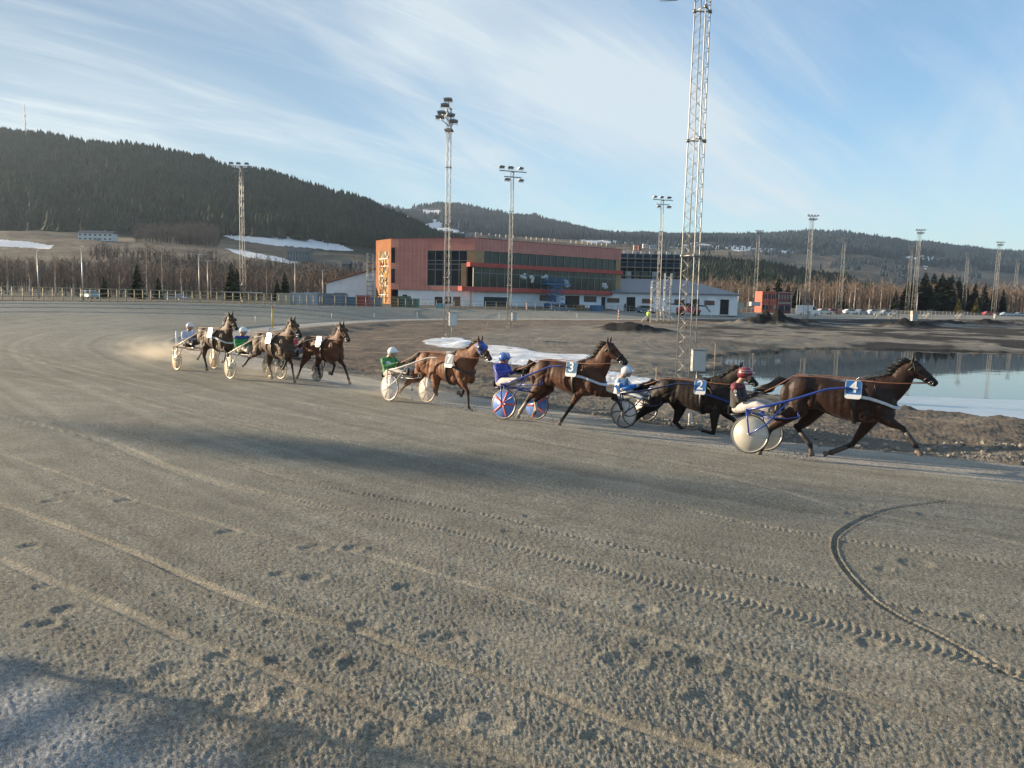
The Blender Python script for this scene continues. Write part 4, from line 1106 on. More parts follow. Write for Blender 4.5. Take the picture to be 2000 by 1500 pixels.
# ------------------------------------------------------------------ driver
SKIN = mat('skin', (.42, .24, .17), rough=.55, var=.1, vscale=12)
GLOVE = mat('glove_black', (.02, .02, .022), rough=.6, var=.2, vscale=20)
GOG = mat('dark_goggles', (.01, .01, .012), rough=.1, coat=1)
def driver(key, T, J, label, jacket, trousers, helmet, helmet2=None, yoke=None, emblem=None, boots=(.02, .02, .02), goggles=True):
    root = thing('person', label, 'driver', T['O'], T['rz'], 'drivers seated on the sulkies')
    S = 1.08
    def P(u, z, v=0.0): return Vector((u, v, z))
    hd, sh_, el, ha, hip, kn, ft = [Vector(J[q]) for q in ('head', 'shoulder', 'elbow', 'hands', 'hip', 'knee', 'foot')]
    bd = MB()
    # the body under the clothes, one surface
    ch = hip.lerp(sh_, .75)
    neckb = sh_ + Vector((.02, .05)); hc = hd + Vector((.0, -.045))
    bd.loft([P(*hip, 0), P(*hip.lerp(sh_, .4), 0), P(*ch, 0), P(*sh_, 0)], [(.15, .11), (.13, .10), (.15, .11), (.13, .08)], n=12, side=(0, 1, 0))
    bd.loft([P(*sh_), P(*neckb), P(*hc)], [(.075, .075), (.066, .066), .062], n=10, side=(0, 1, 0))
    bd.ball(P(*hc), (.098 * S, .078 * S, .118 * S), 14, 10)
    bd.ball(P(hc.x + .045, hc.y - .060), (.058, .055, .065), 10, 7)        # jaw
    bd.loft([P(hc.x + .09, hc.y + .01), P(hc.x + .118, hc.y - .025), P(hc.x + .095, hc.y - .04)], [(.010, .010), (.015, .012), (.012, .008)], n=8, side=(0, 1, 0))   # nose
    bd.ball(P(hc.x + .098, hc.y - .066), (.012, .025, .008), 8, 5)       # lips
    for s in (-1, 1):
        bd.ball(P(hc.x - .01, hc.y - .02, s * .082), (.022, .010, .032), 8, 6)
        bd.loft([P(sh_.x, sh_.y, s * .16), P(el.x, el.y, s * .25), P(ha.x, ha.y, s * .10)], [.05, .042, .030], n=10)
        bd.loft([P(hip.x + .03, hip.y, s * .09), P(kn.x, kn.y, s * .24), P(ft.x, ft.y, s * .29)], [.085, .06, .045], n=10)
    me = remeshed(bd, .011, 2, .5); me.name = 'body'; me.materials.clear(); me.materials.append(SKIN)
    o = bpy.data.objects.new('body', me); COL.objects.link(o); o.parent = root
    for s in (-1, 1):
        MB().ball(P(hc.x + .088, hc.y + .008, s * .032), (.010, .013, .009), 8, 6).build('eye', EYE, root)
    # gloved hands, five fingers closed on the rein
    for s in (-1, 1):
        g = MB(); w = Vector((ha.x, s * .10, ha.y)); arm = (w - Vector((el.x, s * .25, el.y))).normalized()
        upv = Vector((0, 0, 1)); side_ = arm.cross(upv).normalized() * s
        g.loft([w - arm * .03, w + arm * .02, w + arm * .075], [(.026, .030), (.030, .040), (.026, .042)], n=10, side=side_)
        for i in range(4):
            b = w + arm * .075 + upv * (.032 - .021 * i); l1 = (.036, .040, .038, .030)[i]
            p1 = b + arm * l1 * .7 + side_ * -.004; p2 = p1 + side_ * (-s * s * .030) + arm * .004; p3 = p2 - arm * .026
            g.loft([b - arm * .02, b, p1, p2, p3], [.0105, .0105, .0100, .0092, .0080], n=7)
        th = w + arm * .03 + upv * .040
        g.loft([th - upv * .02, th + arm * .02 - side_ * .012, th + arm * .055 - side_ * .020], [.013, .0125, .009], n=7)
        g.build('hand', GLOVE, root, label='black gloved hand closed on the rein')
    # jacket
    jm = mat('jacket_%s' % key, jacket, rough=.75, var=.18, vscale=7, bump=.02, bscale=9, sheen=.15)
    jk = MB()
    jk.loft([P(hip.x - .02, hip.y - .02), P(*hip.lerp(sh_, .22)), P(*hip.lerp(sh_, .5)), P(*ch), P(sh_.x, sh_.y - .01), P(sh_.x + .005, sh_.y + .055)], [(.19, .155), (.195, .160), (.19, .155), (.205, .15), (.175, .115), (.075, .075)], n=18, side=(0, 1, 0))
    for s in (-1, 1):
        e3 = P(el.x, el.y, s * .26); h3 = P(ha.x, ha.y, s * .10)
        jk.loft([P(sh_.x, sh_.y - .01, s * .12), P(sh_.x + .005, sh_.y - .03, s * .20), P(*sh_.lerp(el, .5), s * .245), e3, e3.lerp(h3, .5), h3.lerp(e3, .12)], [.075, .082, .070, .062, .054, .040], n=12)
    me = remeshed(jk, .014, 3, .5); me.name = 'jacket'; me.materials.clear(); me.materials.append(jm)
    jo = bpy.data.objects.new('jacket', me); COL.objects.link(jo); jo.parent = root
    if yoke:
        ym = mat('yoke_%s' % key, yoke, rough=.7, var=.15, vscale=8); q = MB()
        q.loft([P(sh_.x, sh_.y - .05), P(sh_.x, sh_.y + .02), P(sh_.x + .005, sh_.y + .062)], [(.205, .150), (.178, .125), (.080, .080)], n=18, side=(0, 1, 0))
        for s in (-1, 1): q.loft([P(sh_.x, sh_.y - .005, s * .13), P(sh_.x + .005, sh_.y - .035, s * .21), P(*sh_.lerp(el, .28), s * .235)], [.080, .088, .080], n=12)
        q.build('yoke', ym, jo)
    if emblem == 'star':
        bm_ = mat('emblem_%s' % key, (.02, .16, .52), rough=.7); axl = (sh_ - hip).normalized(); fw = Vector((axl.y, -axl.x))
        for s in (-1,):
            c = hip.lerp(sh_, .55); q = MB(); ux = Vector((fw.x, 0, fw.y)); uy = Vector((axl.x, 0, axl.y))
            dia = [(0, .19), (.05, .05), (.13, 0), (.05, -.05), (0, -.19), (-.05, -.05), (-.13, 0), (-.05, .05)]
            q.prism(dia, P(c.x + .02, c.y, -.205), ux, uy, .016)
            q.prism(dia, P(c.x + .168, c.y + .02, -.03), Vector((0, 1, 0)), uy, .03); q.build('blue_star', bm_, jo)
            q = MB(); e3 = P(el.x, el.y, -.26); h3 = P(ha.x, ha.y, -.10); q.loft([e3.lerp(h3, .05), e3.lerp(h3, .45), e3.lerp(h3, .8)], [.067, .060, .050], n=12)
            a = P(*sh_.lerp(el, .12), -.225); b = P(*sh_.lerp(el, .9), -.262); q.loft([a, a.lerp(b, .5), b], [(.06, .06), (.066, .066), (.06, .06)], n=12); q.build('sleeve_panel', bm_, jo)
    if emblem == 'panel':
        q = MB(); c = hip.lerp(sh_, .66); q.ball(P(c.x + .09, c.y, -.10), (.075, .105, .085), 12, 8); q.build('white_panel', WHITE, jo)
    if emblem == 'stripes':
        q = MB(); wm_ = WHITE
        q.loft([P(sh_.x + .03, sh_.y + .04, -.06), P(sh_.x + .02, sh_.y + .005, -.19), P(*sh_.lerp(el, .5), -.312), P(el.x, el.y + .02, -.325)], [.008] * 4, n=6)
        q.build('piping', wm_, jo)
    if emblem == 'badge':
        c = sh_.lerp(el, .30); MB().ring(P(c.x, c.y, -.315), (0, 1, -.1), .022, .006, 14, 6).build('badge', WHITE, jo); MB().ball(P(c.x + .02, c.y - .075, -.318), (.02, .008, .02), 8, 6).build('badge', WHITE, jo)
    # trousers
    tm_ = mat('trousers_%s' % key, trousers, rough=.8, var=.2, vscale=9, bump=.02, bscale=10); q = MB()
    q.ball(P(hip.x + .01, hip.y - .01), (.17, .20, .13), 14, 9)
    for s in (-1, 1):
        q.loft([P(hip.x + .02, hip.y - .01, s * .08), P(*hip.lerp(kn, .5), s * .18), P(kn.x, kn.y, s * .25), P(*kn.lerp(ft, .45), s * .28), P(*kn.lerp(ft, .72), s * .29)], [.115, .105, .080, .068, .058], n=12)
    me = remeshed(q, .015, 3, .5); me.name = 'trousers'; me.materials.clear(); me.materials.append(tm_)
    to = bpy.data.objects.new('trousers', me); COL.objects.link(to); to.parent = root
    for s in (-1, 1):
        q = MB(); a = P(*kn.lerp(ft, .68), s * .29); f = P(ft.x, ft.y, s * .29); d = (f - a).normalized(); toe = f + Vector((.05, 0, .15))
        q.loft([a, f, f + d * .04], [.050, .046, .045], n=10); q.loft([f + d * .05 - Vector((.01, 0, .05)), f + d * .03 + Vector((.0, 0, .03)), toe.lerp(f, .4), toe], [(.036, .040), (.042, .046), (.044, .036), (.026, .018)], n=10, side=(0, 1, 0))
        q.build('boot', mat('boots_%s' % key, boots, rough=.5), root)
    # helmet with peak
    hm = mat('helmet_%s' % key, helmet, rough=.3, coat=.5, var=.06, vscale=5); c = P(hc.x - .012, hc.y + .030); q = MB(); hv_ = []; fs = []
    n, m_ = 22, 8
    for i in range(m_ + 1):
        a = math.pi * .60 * i / m_
        for j in range(n):
            b = 2 * math.pi * j / n
            hv_.append(c + Vector((math.sin(a) * math.cos(b) * .150, math.sin(a) * math.sin(b) * .125, math.cos(a) * .128 - (.05 if i == m_ and math.cos(b) < .2 else 0))))
    for i in range(m_):
        for j in range(n): fs.append((i * n + j, i * n + (j + 1) % n, (i + 1) * n + (j + 1) % n, (i + 1) * n + j))
    fs.append(tuple(m_ * n + j for j in range(n)))
    q.add(hv_, fs, True)
    ho = q.build('helmet', hm, root)
    q = MB(); pk = [(.06 * math.cos(R(t)) * 1.0, .115 * math.sin(R(t))) for t in range(-90, 91, 18)]
    q.prism(pk, c + Vector((.125, 0, .012)), (.97, 0, -.22), (0, 1, 0), .010); q.build('peak', hm, ho)
    if helmet2:
        h2 = mat('helmet_band_%s' % key, helmet2, rough=.35, coat=.4); q = MB()
        if key == 'two' or key == 'three':
            for yy in (-.045, .045): q.loft([c + Vector((.140 * math.cos(t), yy, .133 * math.sin(t))) for t in np.linspace(.15, 2.7, 12)], [(.016, .006)] * 12, n=6, side=(0, 1, 0))
        else:
            for zz_ in (.015, .06): q.ring(c + Vector((0, 0, zz_)), (0, 0, 1), .137 - zz_ * .25, (.006, .008), 26, 6)
        q.build('stripe', h2, ho)
    q = MB()
    for s in (-1, 1): q.loft([P(hc.x + .01, hc.y + .03, s * .088), P(hc.x + .03, hc.y - .06, s * .070), P(hc.x + .07, hc.y - .115, 0)], [(.004, .011)] * 3, n=6)
    q.build('chin_strap', BLACK, ho)
    if goggles:
        q = MB(); q.loft([P(hc.x + .045, hc.y + .022, -.088), P(hc.x + .100, hc.y + .018, -.045), P(hc.x + .112, hc.y + .014, 0), P(hc.x + .100, hc.y + .018, .045), P(hc.x + .045, hc.y + .022, .088)], [(.010, .022)] * 5, n=8); q.build('goggles', GOG, root)
    return root

# ------------------------------------------------------------------ poses read for each team
def conv(T, Z, D, vmap=None):
    ox, oy, s = Z; o = {}
    for k_, val in D.items():
        v = (vmap or {}).get(k_, 0)
        if isinstance(val, list): o[k_] = [tl(T, ox + a / s, oy + b / s, v) for a, b in val]
        else: o[k_] = tl(T, ox + val[0] / s, oy + val[1] / s, v)
    return o
VM = dict(hn=-.13, hf=.13, fn=-.13, ff=.13, cloth=-.33)
Z1 = (1400, 660, 4.348); Z2 = (1160, 680, 5.556); Z3 = (930, 640, 6.25); Z7 = (720, 640, 7.69)
T = TEAMS['four']
J4 = conv(T, Z1, dict(butt=(555, 480), chest=(1535, 520), with_=(1290, 352), poll=(1670, 195), nose=(1880, 385), cloth=(1160, 440), shaft_end=(1110, 408),
     hn=[(690, 610), (455, 765), (385, 930), (350, 1010)], hf=[(835, 640), (685, 770), (795, 905), (805, 1005)],
     fn=[(1420, 690), (1580, 768), (1690, 915), (1735, 1000)], ff=[(1290, 720), (1150, 905), (965, 975), (905, 985)]), VM)
D4 = conv(T, Z1, dict(head=(248, 292), shoulder=(180, 405), elbow=(215, 520), hands=(300, 490), hip=(185, 590), knee=(370, 560), foot=(520, 610)))
T = TEAMS['two']
J2 = conv(T, Z2, dict(butt=(650, 530), chest=(1500, 580), with_=(1200, 352), poll=(1600, 205), nose=(1785, 395), cloth=(1150, 425), shaft_end=(1080, 375),
     hn=[(640, 610), (475, 745), (385, 860), (330, 900)], hf=[(940, 650), (885, 805), (1035, 955), (1050, 1010)],
     fn=[(1310, 720), (1300, 925), (1175, 895), (1130, 865)], ff=[(1420, 700), (1530, 790), (1620, 900), (1650, 960)]), VM)
D2 = conv(T, Z2, dict(head=(362, 240), shoulder=(300, 335), elbow=(350, 430), hands=(520, 398), hip=(285, 505), knee=(470, 500), foot=(640, 560)))
T = TEAMS['three']
J3 = conv(T, Z3, dict(butt=(690, 590), chest=(1570, 640), with_=(1290, 420), poll=(1625, 185), nose=(1850, 425), cloth=(1160, 508), shaft_end=(1110, 455),
     hn=[(775, 740), (655, 850), (535, 1030), (500, 1115)], hf=[(860, 750), (715, 880), (735, 1000), (705, 1060)],
     fn=[(1250, 800), (1165, 960), (1045, 1130), (1005, 1195)], ff=[(1440, 790), (1700, 830), (1775, 990), (1800, 1080)]), VM)
D3 = conv(T, Z3, dict(head=(352, 355), shoulder=(300, 455), elbow=(350, 560), hands=(490, 515), hip=(320, 660), knee=(490, 640), foot=(640, 620)))
T = TEAMS['seven']
J7 = conv(T, Z7, dict(butt=(760, 560), chest=(1560, 690), with_=(1280, 385), poll=(1680, 200), nose=(1845, 470), cloth=(1210, 500), shaft_end=(1150, 440),
     hn=[(1040, 740), (1010, 960), (1065, 1170), (1105, 1225)], hf=[(700, 730), (570, 840), (490, 930), (455, 985)],
     fn=[(1400, 790), (1490, 965), (1500, 1190), (1570, 1300)], ff=[(1340, 800), (1440, 920), (1395, 1030), (1340, 965)]), VM)
D7 = conv(T, Z7, dict(head=(362, 350), shoulder=(300, 465), elbow=(350, 585), hands=(480, 530), hip=(310, 680), knee=(500, 640), foot=(700, 680)))
for J_, D_ in ((J4, D4), (J2, D2), (J3, D3), (J7, D7)): J_['hands'] = D_['hands']; J_['foot'] = D_['foot']

def preset(legs, **kw):
    o = dict(butt=(.46, 1.16), chest=(2.40, 1.18), with_=(1.78, 1.54), poll=(2.46, 2.02), nose=(2.86, 1.58), cloth=(1.66, 1.40), shaft_end=(1.42, 1.47), hands=(-.02, 1.17), foot=(.38, .92))
    o.update(legs); o.update(kw); return o
LA = dict(hn=[(1.02, .88), (.88, .52), (1.02, .20), (1.05, .04)], hf=[(.72, .92), (.30, .70), (.02, .46), (-.10, .36)],
          fn=[(1.98, .86), (2.36, .80), (2.22, .46), (2.08, .44)], ff=[(1.96, .86), (1.98, .52), (1.86, .18), (1.86, .03)])
LB = dict(hf=[(1.05, .88), (.92, .50), (1.08, .20), (1.12, .05)], hn=[(.74, .92), (.26, .72), (-.06, .46), (-.20, .40)],
          fn=[(2.00, .86), (2.34, .74), (2.12, .46), (1.98, .52)], ff=[(1.98, .88), (2.22, .58), (2.30, .20), (2.36, .03)])
LC = dict(hn=[(.74, .86), (.42, .56), (.20, .22), (.10, .08)], hf=[(1.05, .88), (.90, .55), (1.06, .30), (1.05, .16)],
          fn=[(1.96, .86), (2.26, .70), (2.10, .38), (1.96, .42)], ff=[(2.04, .90), (2.40, .66), (2.62, .28), (2.70, .10)])
JW = preset(LA); JG = preset(LB, poll=(2.50, 1.98), nose=(2.92, 1.52)); JR = preset(LC, poll=(2.46, 1.96), nose=(2.86, 1.50))
DD = dict(head=(-.32, 1.56), shoulder=(-.44, 1.32), elbow=(-.32, 1.07), hands=(-.02, 1.17), hip=(-.42, .92), knee=(.02, 1.02), foot=(.38, .92))
for J_, D_ in ((J4, D4), (J2, D2), (J3, D3), (J7, D7), (JW, DD), (JG, DD), (JR, DD)): J_['hip'] = D_['hip']

BAYD = coat_mat('coat_dark_bay', (.026, .010, .0055), (.010, .008, .007), .36)
BAYB = coat_mat('coat_black_brown', (.016, .009, .006), (.008, .007, .006), .40)
BAYM = coat_mat('coat_bay', (.072, .025, .011), (.014, .010, .008), .40)
BAYR = coat_mat('coat_red_bay', (.170, .062, .024), (.045, .020, .012), .42)
BAYW = coat_mat('coat_brown', (.080, .044, .022), (.018, .014, .011), .45)
BAYG = coat_mat('coat_dun_brown', (.090, .050, .028), (.018, .014, .011), .45)
BAYS = coat_mat('coat_rust_bay', (.110, .042, .020), (.030, .016, .011), .45)

T = TEAMS['four']
horse('four', T, J4, 'dark bay horse with number 4 cloth at the front of the field', BAYD, cloth='4', breast=(.55, .58, .62), boots=[('hf', (.04, .035, .03)), ('fn', (.03, .025, .02))] and [('front_near', (.05, .045, .04)), ('front_far', (.05, .04, .035)), ('hind_far', (.05, .045, .042))], seed=4)
sulky('four', T, 'blue framed sulky with solid cream disc wheels behind horse number 4', (.018, .055, .30), None, tyre_col=(.05, .045, .04), rim_col=(.50, .47, .40), disc_col=(.52, .50, .44, .86), J=J4)
driver('four', T, D4, 'driver in black jacket with maroon shoulders and red white helmet behind horse number 4', (.030, .026, .026), (.62, .55, .52), (.17, .025, .035), (.42, .30, .30), yoke=(.13, .022, .032), emblem='badge', boots=(.05, .04, .035))
T = TEAMS['two']
horse('two', T, J2, 'nearly black horse with number 2 cloth on the inside, between numbers 3 and 4', BAYB, cloth='2', breast=(.015, .04, .16), seed=2, cloth_col=(.02, .15, .42))
sulky('two', T, 'dark blue sulky with clear disc wheels and curved black spokes behind horse number 2', (.012, .022, .085), None, rim_col=(.30, .29, .27), disc_col=(.66, .62, .58, .80), spoke=(6, .011, (.03, .03, .032), .75), J=J2)
driver('two', T, D2, 'driver in white jacket with a blue star, blue sleeves and white helmet', (.70, .68, .64), (.66, .65, .62), (.70, .73, .76), (.12, .30, .62), emblem='star')
T = TEAMS['three']
horse('three', T, J3, 'bay horse with number 3 cloth and upright head, pulling the red spoked wheels', BAYM, cloth='3', breast=(.45, .52, .62), sock=('hind_near', 'hind_far'), boots=[('hind_near', (.34, .30, .25))], seed=3, cloth_col=(.03, .15, .30))
sulky('three', T, 'blue sulky whose blue disc wheels have five red spokes, behind horse number 3', (.05, .07, .30), None, rim_col=(.42, .38, .32), disc_col=(.10, .20, .50, 1), spoke=(5, .022, (.62, .09, .06), 0), J=J3)
driver('three', T, D3, 'driver in royal blue jacket with blue and white helmet and light trousers', (.045, .060, .36), (.52, .47, .42), (.06, .15, .50), (.66, .66, .64), emblem='stripes', goggles=False)
T = TEAMS['seven']
horse('seven', T, J7, 'red bay horse with number 7 cloth and blue hood with eye cups', BAYR, cloth='7', hood=((.03, .09, .42), (.02, .03, .05)), breast=(.03, .03, .035), sock=('hind_near',), seed=7, cloth_col=(.045, .11, .19))
sulky('seven', T, 'white framed sulky with white disc wheels behind the horse in a blue hood', (.66, .60, .53), None, tyre_col=(.16, .12, .09), rim_col=(.55, .48, .40), disc_col=(.74, .71, .70, .80), spoke=(9, .007, (.55, .5, .5), 0), J=J7)
driver('seven', T, D7, 'driver in green jacket with a white chest panel and plain white helmet', (.06, .26, .07), (.50, .44, .38), (.68, .72, .72), emblem='panel', goggles=False)
T = TEAMS['green']
horse('green', T, JG, 'brown horse with pale number cloth, middle of the three trailing horses', BAYG, hair=HAIRB, cloth='', breast=(.06, .05, .05), seed=21, voxel=.022)
sulky('green', T, 'cream sulky with six spoked cream wheels, middle of the three trailing sulkies', (.60, .52, .42), None, tyre_col=(.35, .30, .22), rim_col=(.66, .58, .44), disc_col=(.66, .60, .46, .9), spoke=(6, .012, (.16, .12, .08), 0), J=JG)
driver('green', T, DD, 'driver in bright green jacket with dark blue collar and white helmet', (.03, .30, .07), (.50, .42, .30), (.70, .72, .72), yoke=(.05, .06, .22), boots=(.45, .42, .38))
T = TEAMS['white']
horse('white', T, JW, 'dark brown horse with white breast collar, last of the field at the left', BAYW, cloth='', breast=(.55, .56, .58), seed=22, voxel=.022)
sulky('white', T, 'rusty cream sulky with solid cream wheels, last of the field at the left', (.40, .27, .18), None, tyre_col=(.45, .28, .18), rim_col=(.60, .42, .30), disc_col=(.70, .58, .42, 1), spoke=(4, .010, (.30, .22, .16), 0), J=JW)
driver('white', T, DD, 'driver in white jacket and pale pink helmet, last of the field', (.62, .60, .70), (.08, .07, .07), (.74, .62, .62), (.70, .62, .62), goggles=False)
T = TEAMS['red']
horse('red', T, JR, 'rusty bay horse nearest the inner edge, foremost of the three trailing horses', BAYS, hair=HAIRB, cloth='', breast=None, seed=23, voxel=.022)
sulky('red', T, 'black sulky with dark spoked wheels on the inside of the three trailing teams', (.03, .03, .035), None, rim_col=(.50, .44, .34), disc_col=(.40, .37, .32, .45), spoke=(6, .010, (.05, .045, .04), 0), J=JR)
driver('red', T, DD, 'driver in red and white half hidden behind the middle trailing horse', (.55, .05, .07), (.42, .44, .50), (.70, .70, .70), emblem='panel')

# ------------------------------------------------------------------ dust hanging behind the teams
def dust(p, size, rz, dens, n):
    m = bpy.data.materials.new('dust_%d' % n); m.use_nodes = True; t = m.node_tree; t.nodes.clear(); o = t.nodes.new('ShaderNodeOutputMaterial'); v = t.nodes.new('ShaderNodeVolumePrincipled')
    c = t.nodes.new('ShaderNodeTexCoord'); ln = t.nodes.new('ShaderNodeVectorMath'); ln.operation = 'LENGTH'; t.links.new(c.outputs['Object'], ln.inputs[0])
    r = t.nodes.new('ShaderNodeMapRange'); r.interpolation_type = 'SMOOTHSTEP'; r.inputs[1].default_value = 1.0; r.inputs[2].default_value = .0; r.inputs[3].default_value = 0; r.inputs[4].default_value = dens; t.links.new(ln.outputs['Value'], r.inputs[0])
    nz = t.nodes.new('ShaderNodeTexNoise'); nz.inputs['Scale'].default_value = 2.2; nz.inputs['Detail'].default_value = 4; t.links.new(c.outputs['Object'], nz.inputs['Vector'])
    r2 = t.nodes.new('ShaderNodeMapRange'); r2.inputs[1].default_value = .38; r2.inputs[2].default_value = .65; t.links.new(nz.outputs[0], r2.inputs[0])
    mu = t.nodes.new('ShaderNodeMath'); mu.operation = 'MULTIPLY'; t.links.new(r.outputs[0], mu.inputs[0]); t.links.new(r2.outputs[0], mu.inputs[1]); t.links.new(mu.outputs[0], v.inputs['Density'])
    v.inputs['Color'].default_value = (.86, .78, .64, 1); v.inputs['Anisotropy'].default_value = .3; t.links.new(v.outputs[0], o.inputs['Volume'])
    q = MB().ball((0, 0, 0), 1.0, 20, 12).build('dust', m); q.location = p; q.scale = size; q.rotation_euler = (0, 0, rz); tag(q, 'pale dust hanging low over the track behind the trotting teams', 'dust', kind='stuff')
T = TEAMS['white']; dust(T['O'] - T['h'] * 2.6 + T['n'] * .2 + Vector((0, 0, .45)), (4.6, 1.8, .75), T['rz'], .62, 1)
T = TEAMS['green']; dust(T['O'] + T['h'] * .6 + Vector((0, 0, .25)), (3.2, 1.6, .5), T['rz'], .30, 2)
T = TEAMS['seven']; dust(T['O'] - T['h'] * .2 + Vector((0, 0, .25)), (3.6, 1.6, .55), T['rz'], .40, 3)
T = TEAMS['three']; dust(T['O'] + T['h'] * .4 + Vector((0, 0, .10)), (2.6, 1.3, .35), T['rz'], .25, 4)
# ================================================================== MASTS, FENCES, POSTS, BUILDINGS
GALV = mat('galvanised', (.30, .295, .28), rough=.42, metal=.55, var=.22, vscale=2.5)
GALVD = mat('galvanised_dark', (.26, .26, .26), rough=.5, metal=.4, var=.2, vscale=3)
GREYBOX = mat('grey_cabinet', (.42, .42, .40), rough=.5, var=.1, vscale=3)
WOOD = mat('weathered_wood', (.42, .33, .20), rough=.8, var=.3, vscale=5, streak=(1, 1, .1))
POST = mat('fence_steel', (.42, .33, .19), rough=.6, metal=.2, var=.3, vscale=2)
GLASSD = mat('lamp_glass', (.25, .26, .28), rough=.15, coat=.6)
CONC = mat('concrete', (.34, .33, .31), rough=.9, var=.2, vscale=2)

def floodlight(parent, c, yaw, pitch, s=1.0, name='floodlight'):
    M = Matrix.Rotation(yaw, 3, 'Z') @ Matrix.Rotation(pitch, 3, 'X'); q = MB()
    q.box(c, (.78 * s, .50 * s, .10 * s), M=M)
    q.prism([(-.30 * s, 0), (.30 * s, 0), (.22 * s, .10 * s), (-.22 * s, .10 * s)], Vector(c) + M @ Vector((0, 0, .05 * s)), M @ Vector((1, 0, 0)), M @ Vector((0, 0, 1)), .34 * s)
    o = q.build(name, GALVD, parent)
    MB().box(Vector(c) + M @ Vector((0, 0, -.053 * s)), (.70 * s, .42 * s, .006), M=M).build('glass', GLASSD, o)
    MB().loft([Vector(c) + M @ Vector((.40 * s, 0, 0)), Vector(c) + M @ Vector((.40 * s, .0, -.28 * s)), Vector(c) + M @ Vector((-.40 * s, 0, -.28 * s)), Vector(c) + M @ Vector((-.40 * s, 0, 0))], [.02] * 4, n=5).build('bracket', GALVD, o)
    return o

def mast(label, x, y, h, w0=.62, w1=.34, yaw=0.0, head='bar', box='grey', group='lattice floodlight masts', fine=True, rz=.4, sect=3, steps=None):
    z = Hs(x, y); root = thing('floodlight_mast', label, 'mast', (x, y, z), rz, group)
    q = MB(); n = steps or int(h / (.75 if fine else 1.3)); K = 3
    def W(t): return w0 + (w1 - w0) * t
    def leg(i, t):
        a = 2 * math.pi * (i + .25) / K; r = W(t) / math.sqrt(3); return Vector((r * math.cos(a), r * math.sin(a), h * t))
    lr = .026 if fine else .038
    for i in range(K): q.loft([leg(i, j / 6) for j in range(7)], [lr] * 7, n=7)
    q.build('legs', GALV, root)
    q = MB()
    for i in range(K):
        for j in range(n):
            a = leg(i, j / n); b = leg((i + 1) % K, (j + 1) / n); c = leg((i + 1) % K, j / n); d = leg(i, (j + 1) / n)
            if fine: q.loft([a, b], [.009, .009], n=4); q.loft([c, d], [.009, .009], n=4)
            else: q.loft([a, b] if j % 2 else [c, d], [.022, .022], n=4)
    for t in (0.0, .27, .5, .75, 1.0):
        for i in range(K): q.loft([leg(i, t), leg((i + 1) % K, t)], [.03, .03], n=5)
        for i in range(K): q.loft([leg(i, max(0, t - .003)), leg(i, min(1, t + .003))], [.085, .085], n=8)
    q.build('bracing', GALV, root)
    if fine or box:
        q = MB(); q.loft([Vector((-.16, .1, .5)), Vector((-.16 * .5, .08, h - .8))], [.022, .022], n=5); q.build('cable_pipe', GALV, root)
    MB().box((0, 0, -.12), (w0 + .5, w0 + .5, .3)).build('footing', CONC, root)
    # head
    yaw -= rz
    ux = Vector((math.cos(yaw), math.sin(yaw), 0)); uy = Vector((-math.sin(yaw), math.cos(yaw), 0))
    if head == 'bar':
        for zz_, half, lamps, sgn in ((h + .10, 1.7, (-1.45, -.35, .9), 1), (h - .55, 1.1, (-.75, .95), -1)):
            MB().bar(ux * -half + Vector((0, 0, zz_)), ux * half + Vector((0, 0, zz_)), .11).build('crossarm', GALV, root)
            for l_ in lamps: floodlight(root, tuple(ux * l_ + uy * -.25 + Vector((0, 0, zz_ + .36 * sgn))), yaw + random.uniform(-.3, .3), -.35, .85)
    elif head == 'cluster':
        for zz_, dx, dy, py_ in ((h + .75, -.15, .0, 0), (h + .3, -.45, .1, .2), (h - .3, -.75, .2, -.1), (h - .75, -.85, -.1, 0), (h - 1.1, .35, .0, .3), (h - 1.8, -.1, .3, -.2), (h - .65, .15, -.4, .5)):
            p = ux * dx + uy * dy + Vector((0, 0, zz_)); MB().loft([Vector((0, 0, zz_ - .8)), p - Vector((0, 0, .1))], [.04, .04], n=6).build('arm', GALV, root)
            floodlight(root, tuple(p), yaw + py_, -.3, .95)
    elif head == 'frame':
        for zz_, half, dy in ((h, 1.15, -.1), (h - .75, .85, -.1)):
            MB().bar(ux * -half + Vector((0, 0, zz_)), ux * half + Vector((0, 0, zz_)), .10).build('crossarm', GALV, root)
            for l_ in np.linspace(-half + .1, half - .1, 4): floodlight(root, tuple(ux * l_ + uy * -.3 + Vector((0, 0, zz_ + .22))), yaw, -.4, .62)
    if box:
        bz, bs = box if isinstance(box, tuple) else (1.2, 1.0)
        q = MB(); q.box((.45, -.25, bz), (.62 * bs, .42 * bs, 1.0 * bs)); o = q.build('cabinet', GREYBOX, root)
        q = MB(); q.box((.45, -.25 - .215 * bs, bz), (.54 * bs, .012, .92 * bs)); q.build('cabinet_door', mat('cabinet_door', (.48, .48, .46), rough=.45, var=.08), o)
        q = MB(); q.box((.45, -.25, bz + .53 * bs), (.70 * bs, .52 * bs, .05)); q.build('cabinet_roof', GALV, o)
        MB().loft([Vector((.45, -.1, -.1)), Vector((.45, -.1, bz - .4 * bs))], [.04, .04], n=6).build('cabinet_leg', GALV, root)
    return root
def extra_lamp(root):
    MB().bar((0, 0, 17.6), (-1.5, .5, 17.6), .08).build('arm', GALV, root); floodlight(root, (-1.45, .45, 17.25), -.2, -.25, .95)
def mast_px(label, px, dist, h, **kw):
    p = at_d(px, 640, dist); return mast(label, p.x, dist, h, **kw)
extra_lamp(mast_px('tallest lattice mast, beside the pond, its top out of the picture', 1345, 35.0, 22, w0=.86, w1=.62, rz=.0, head='bar', box=(1.25, .95), yaw=.3, steps=34))
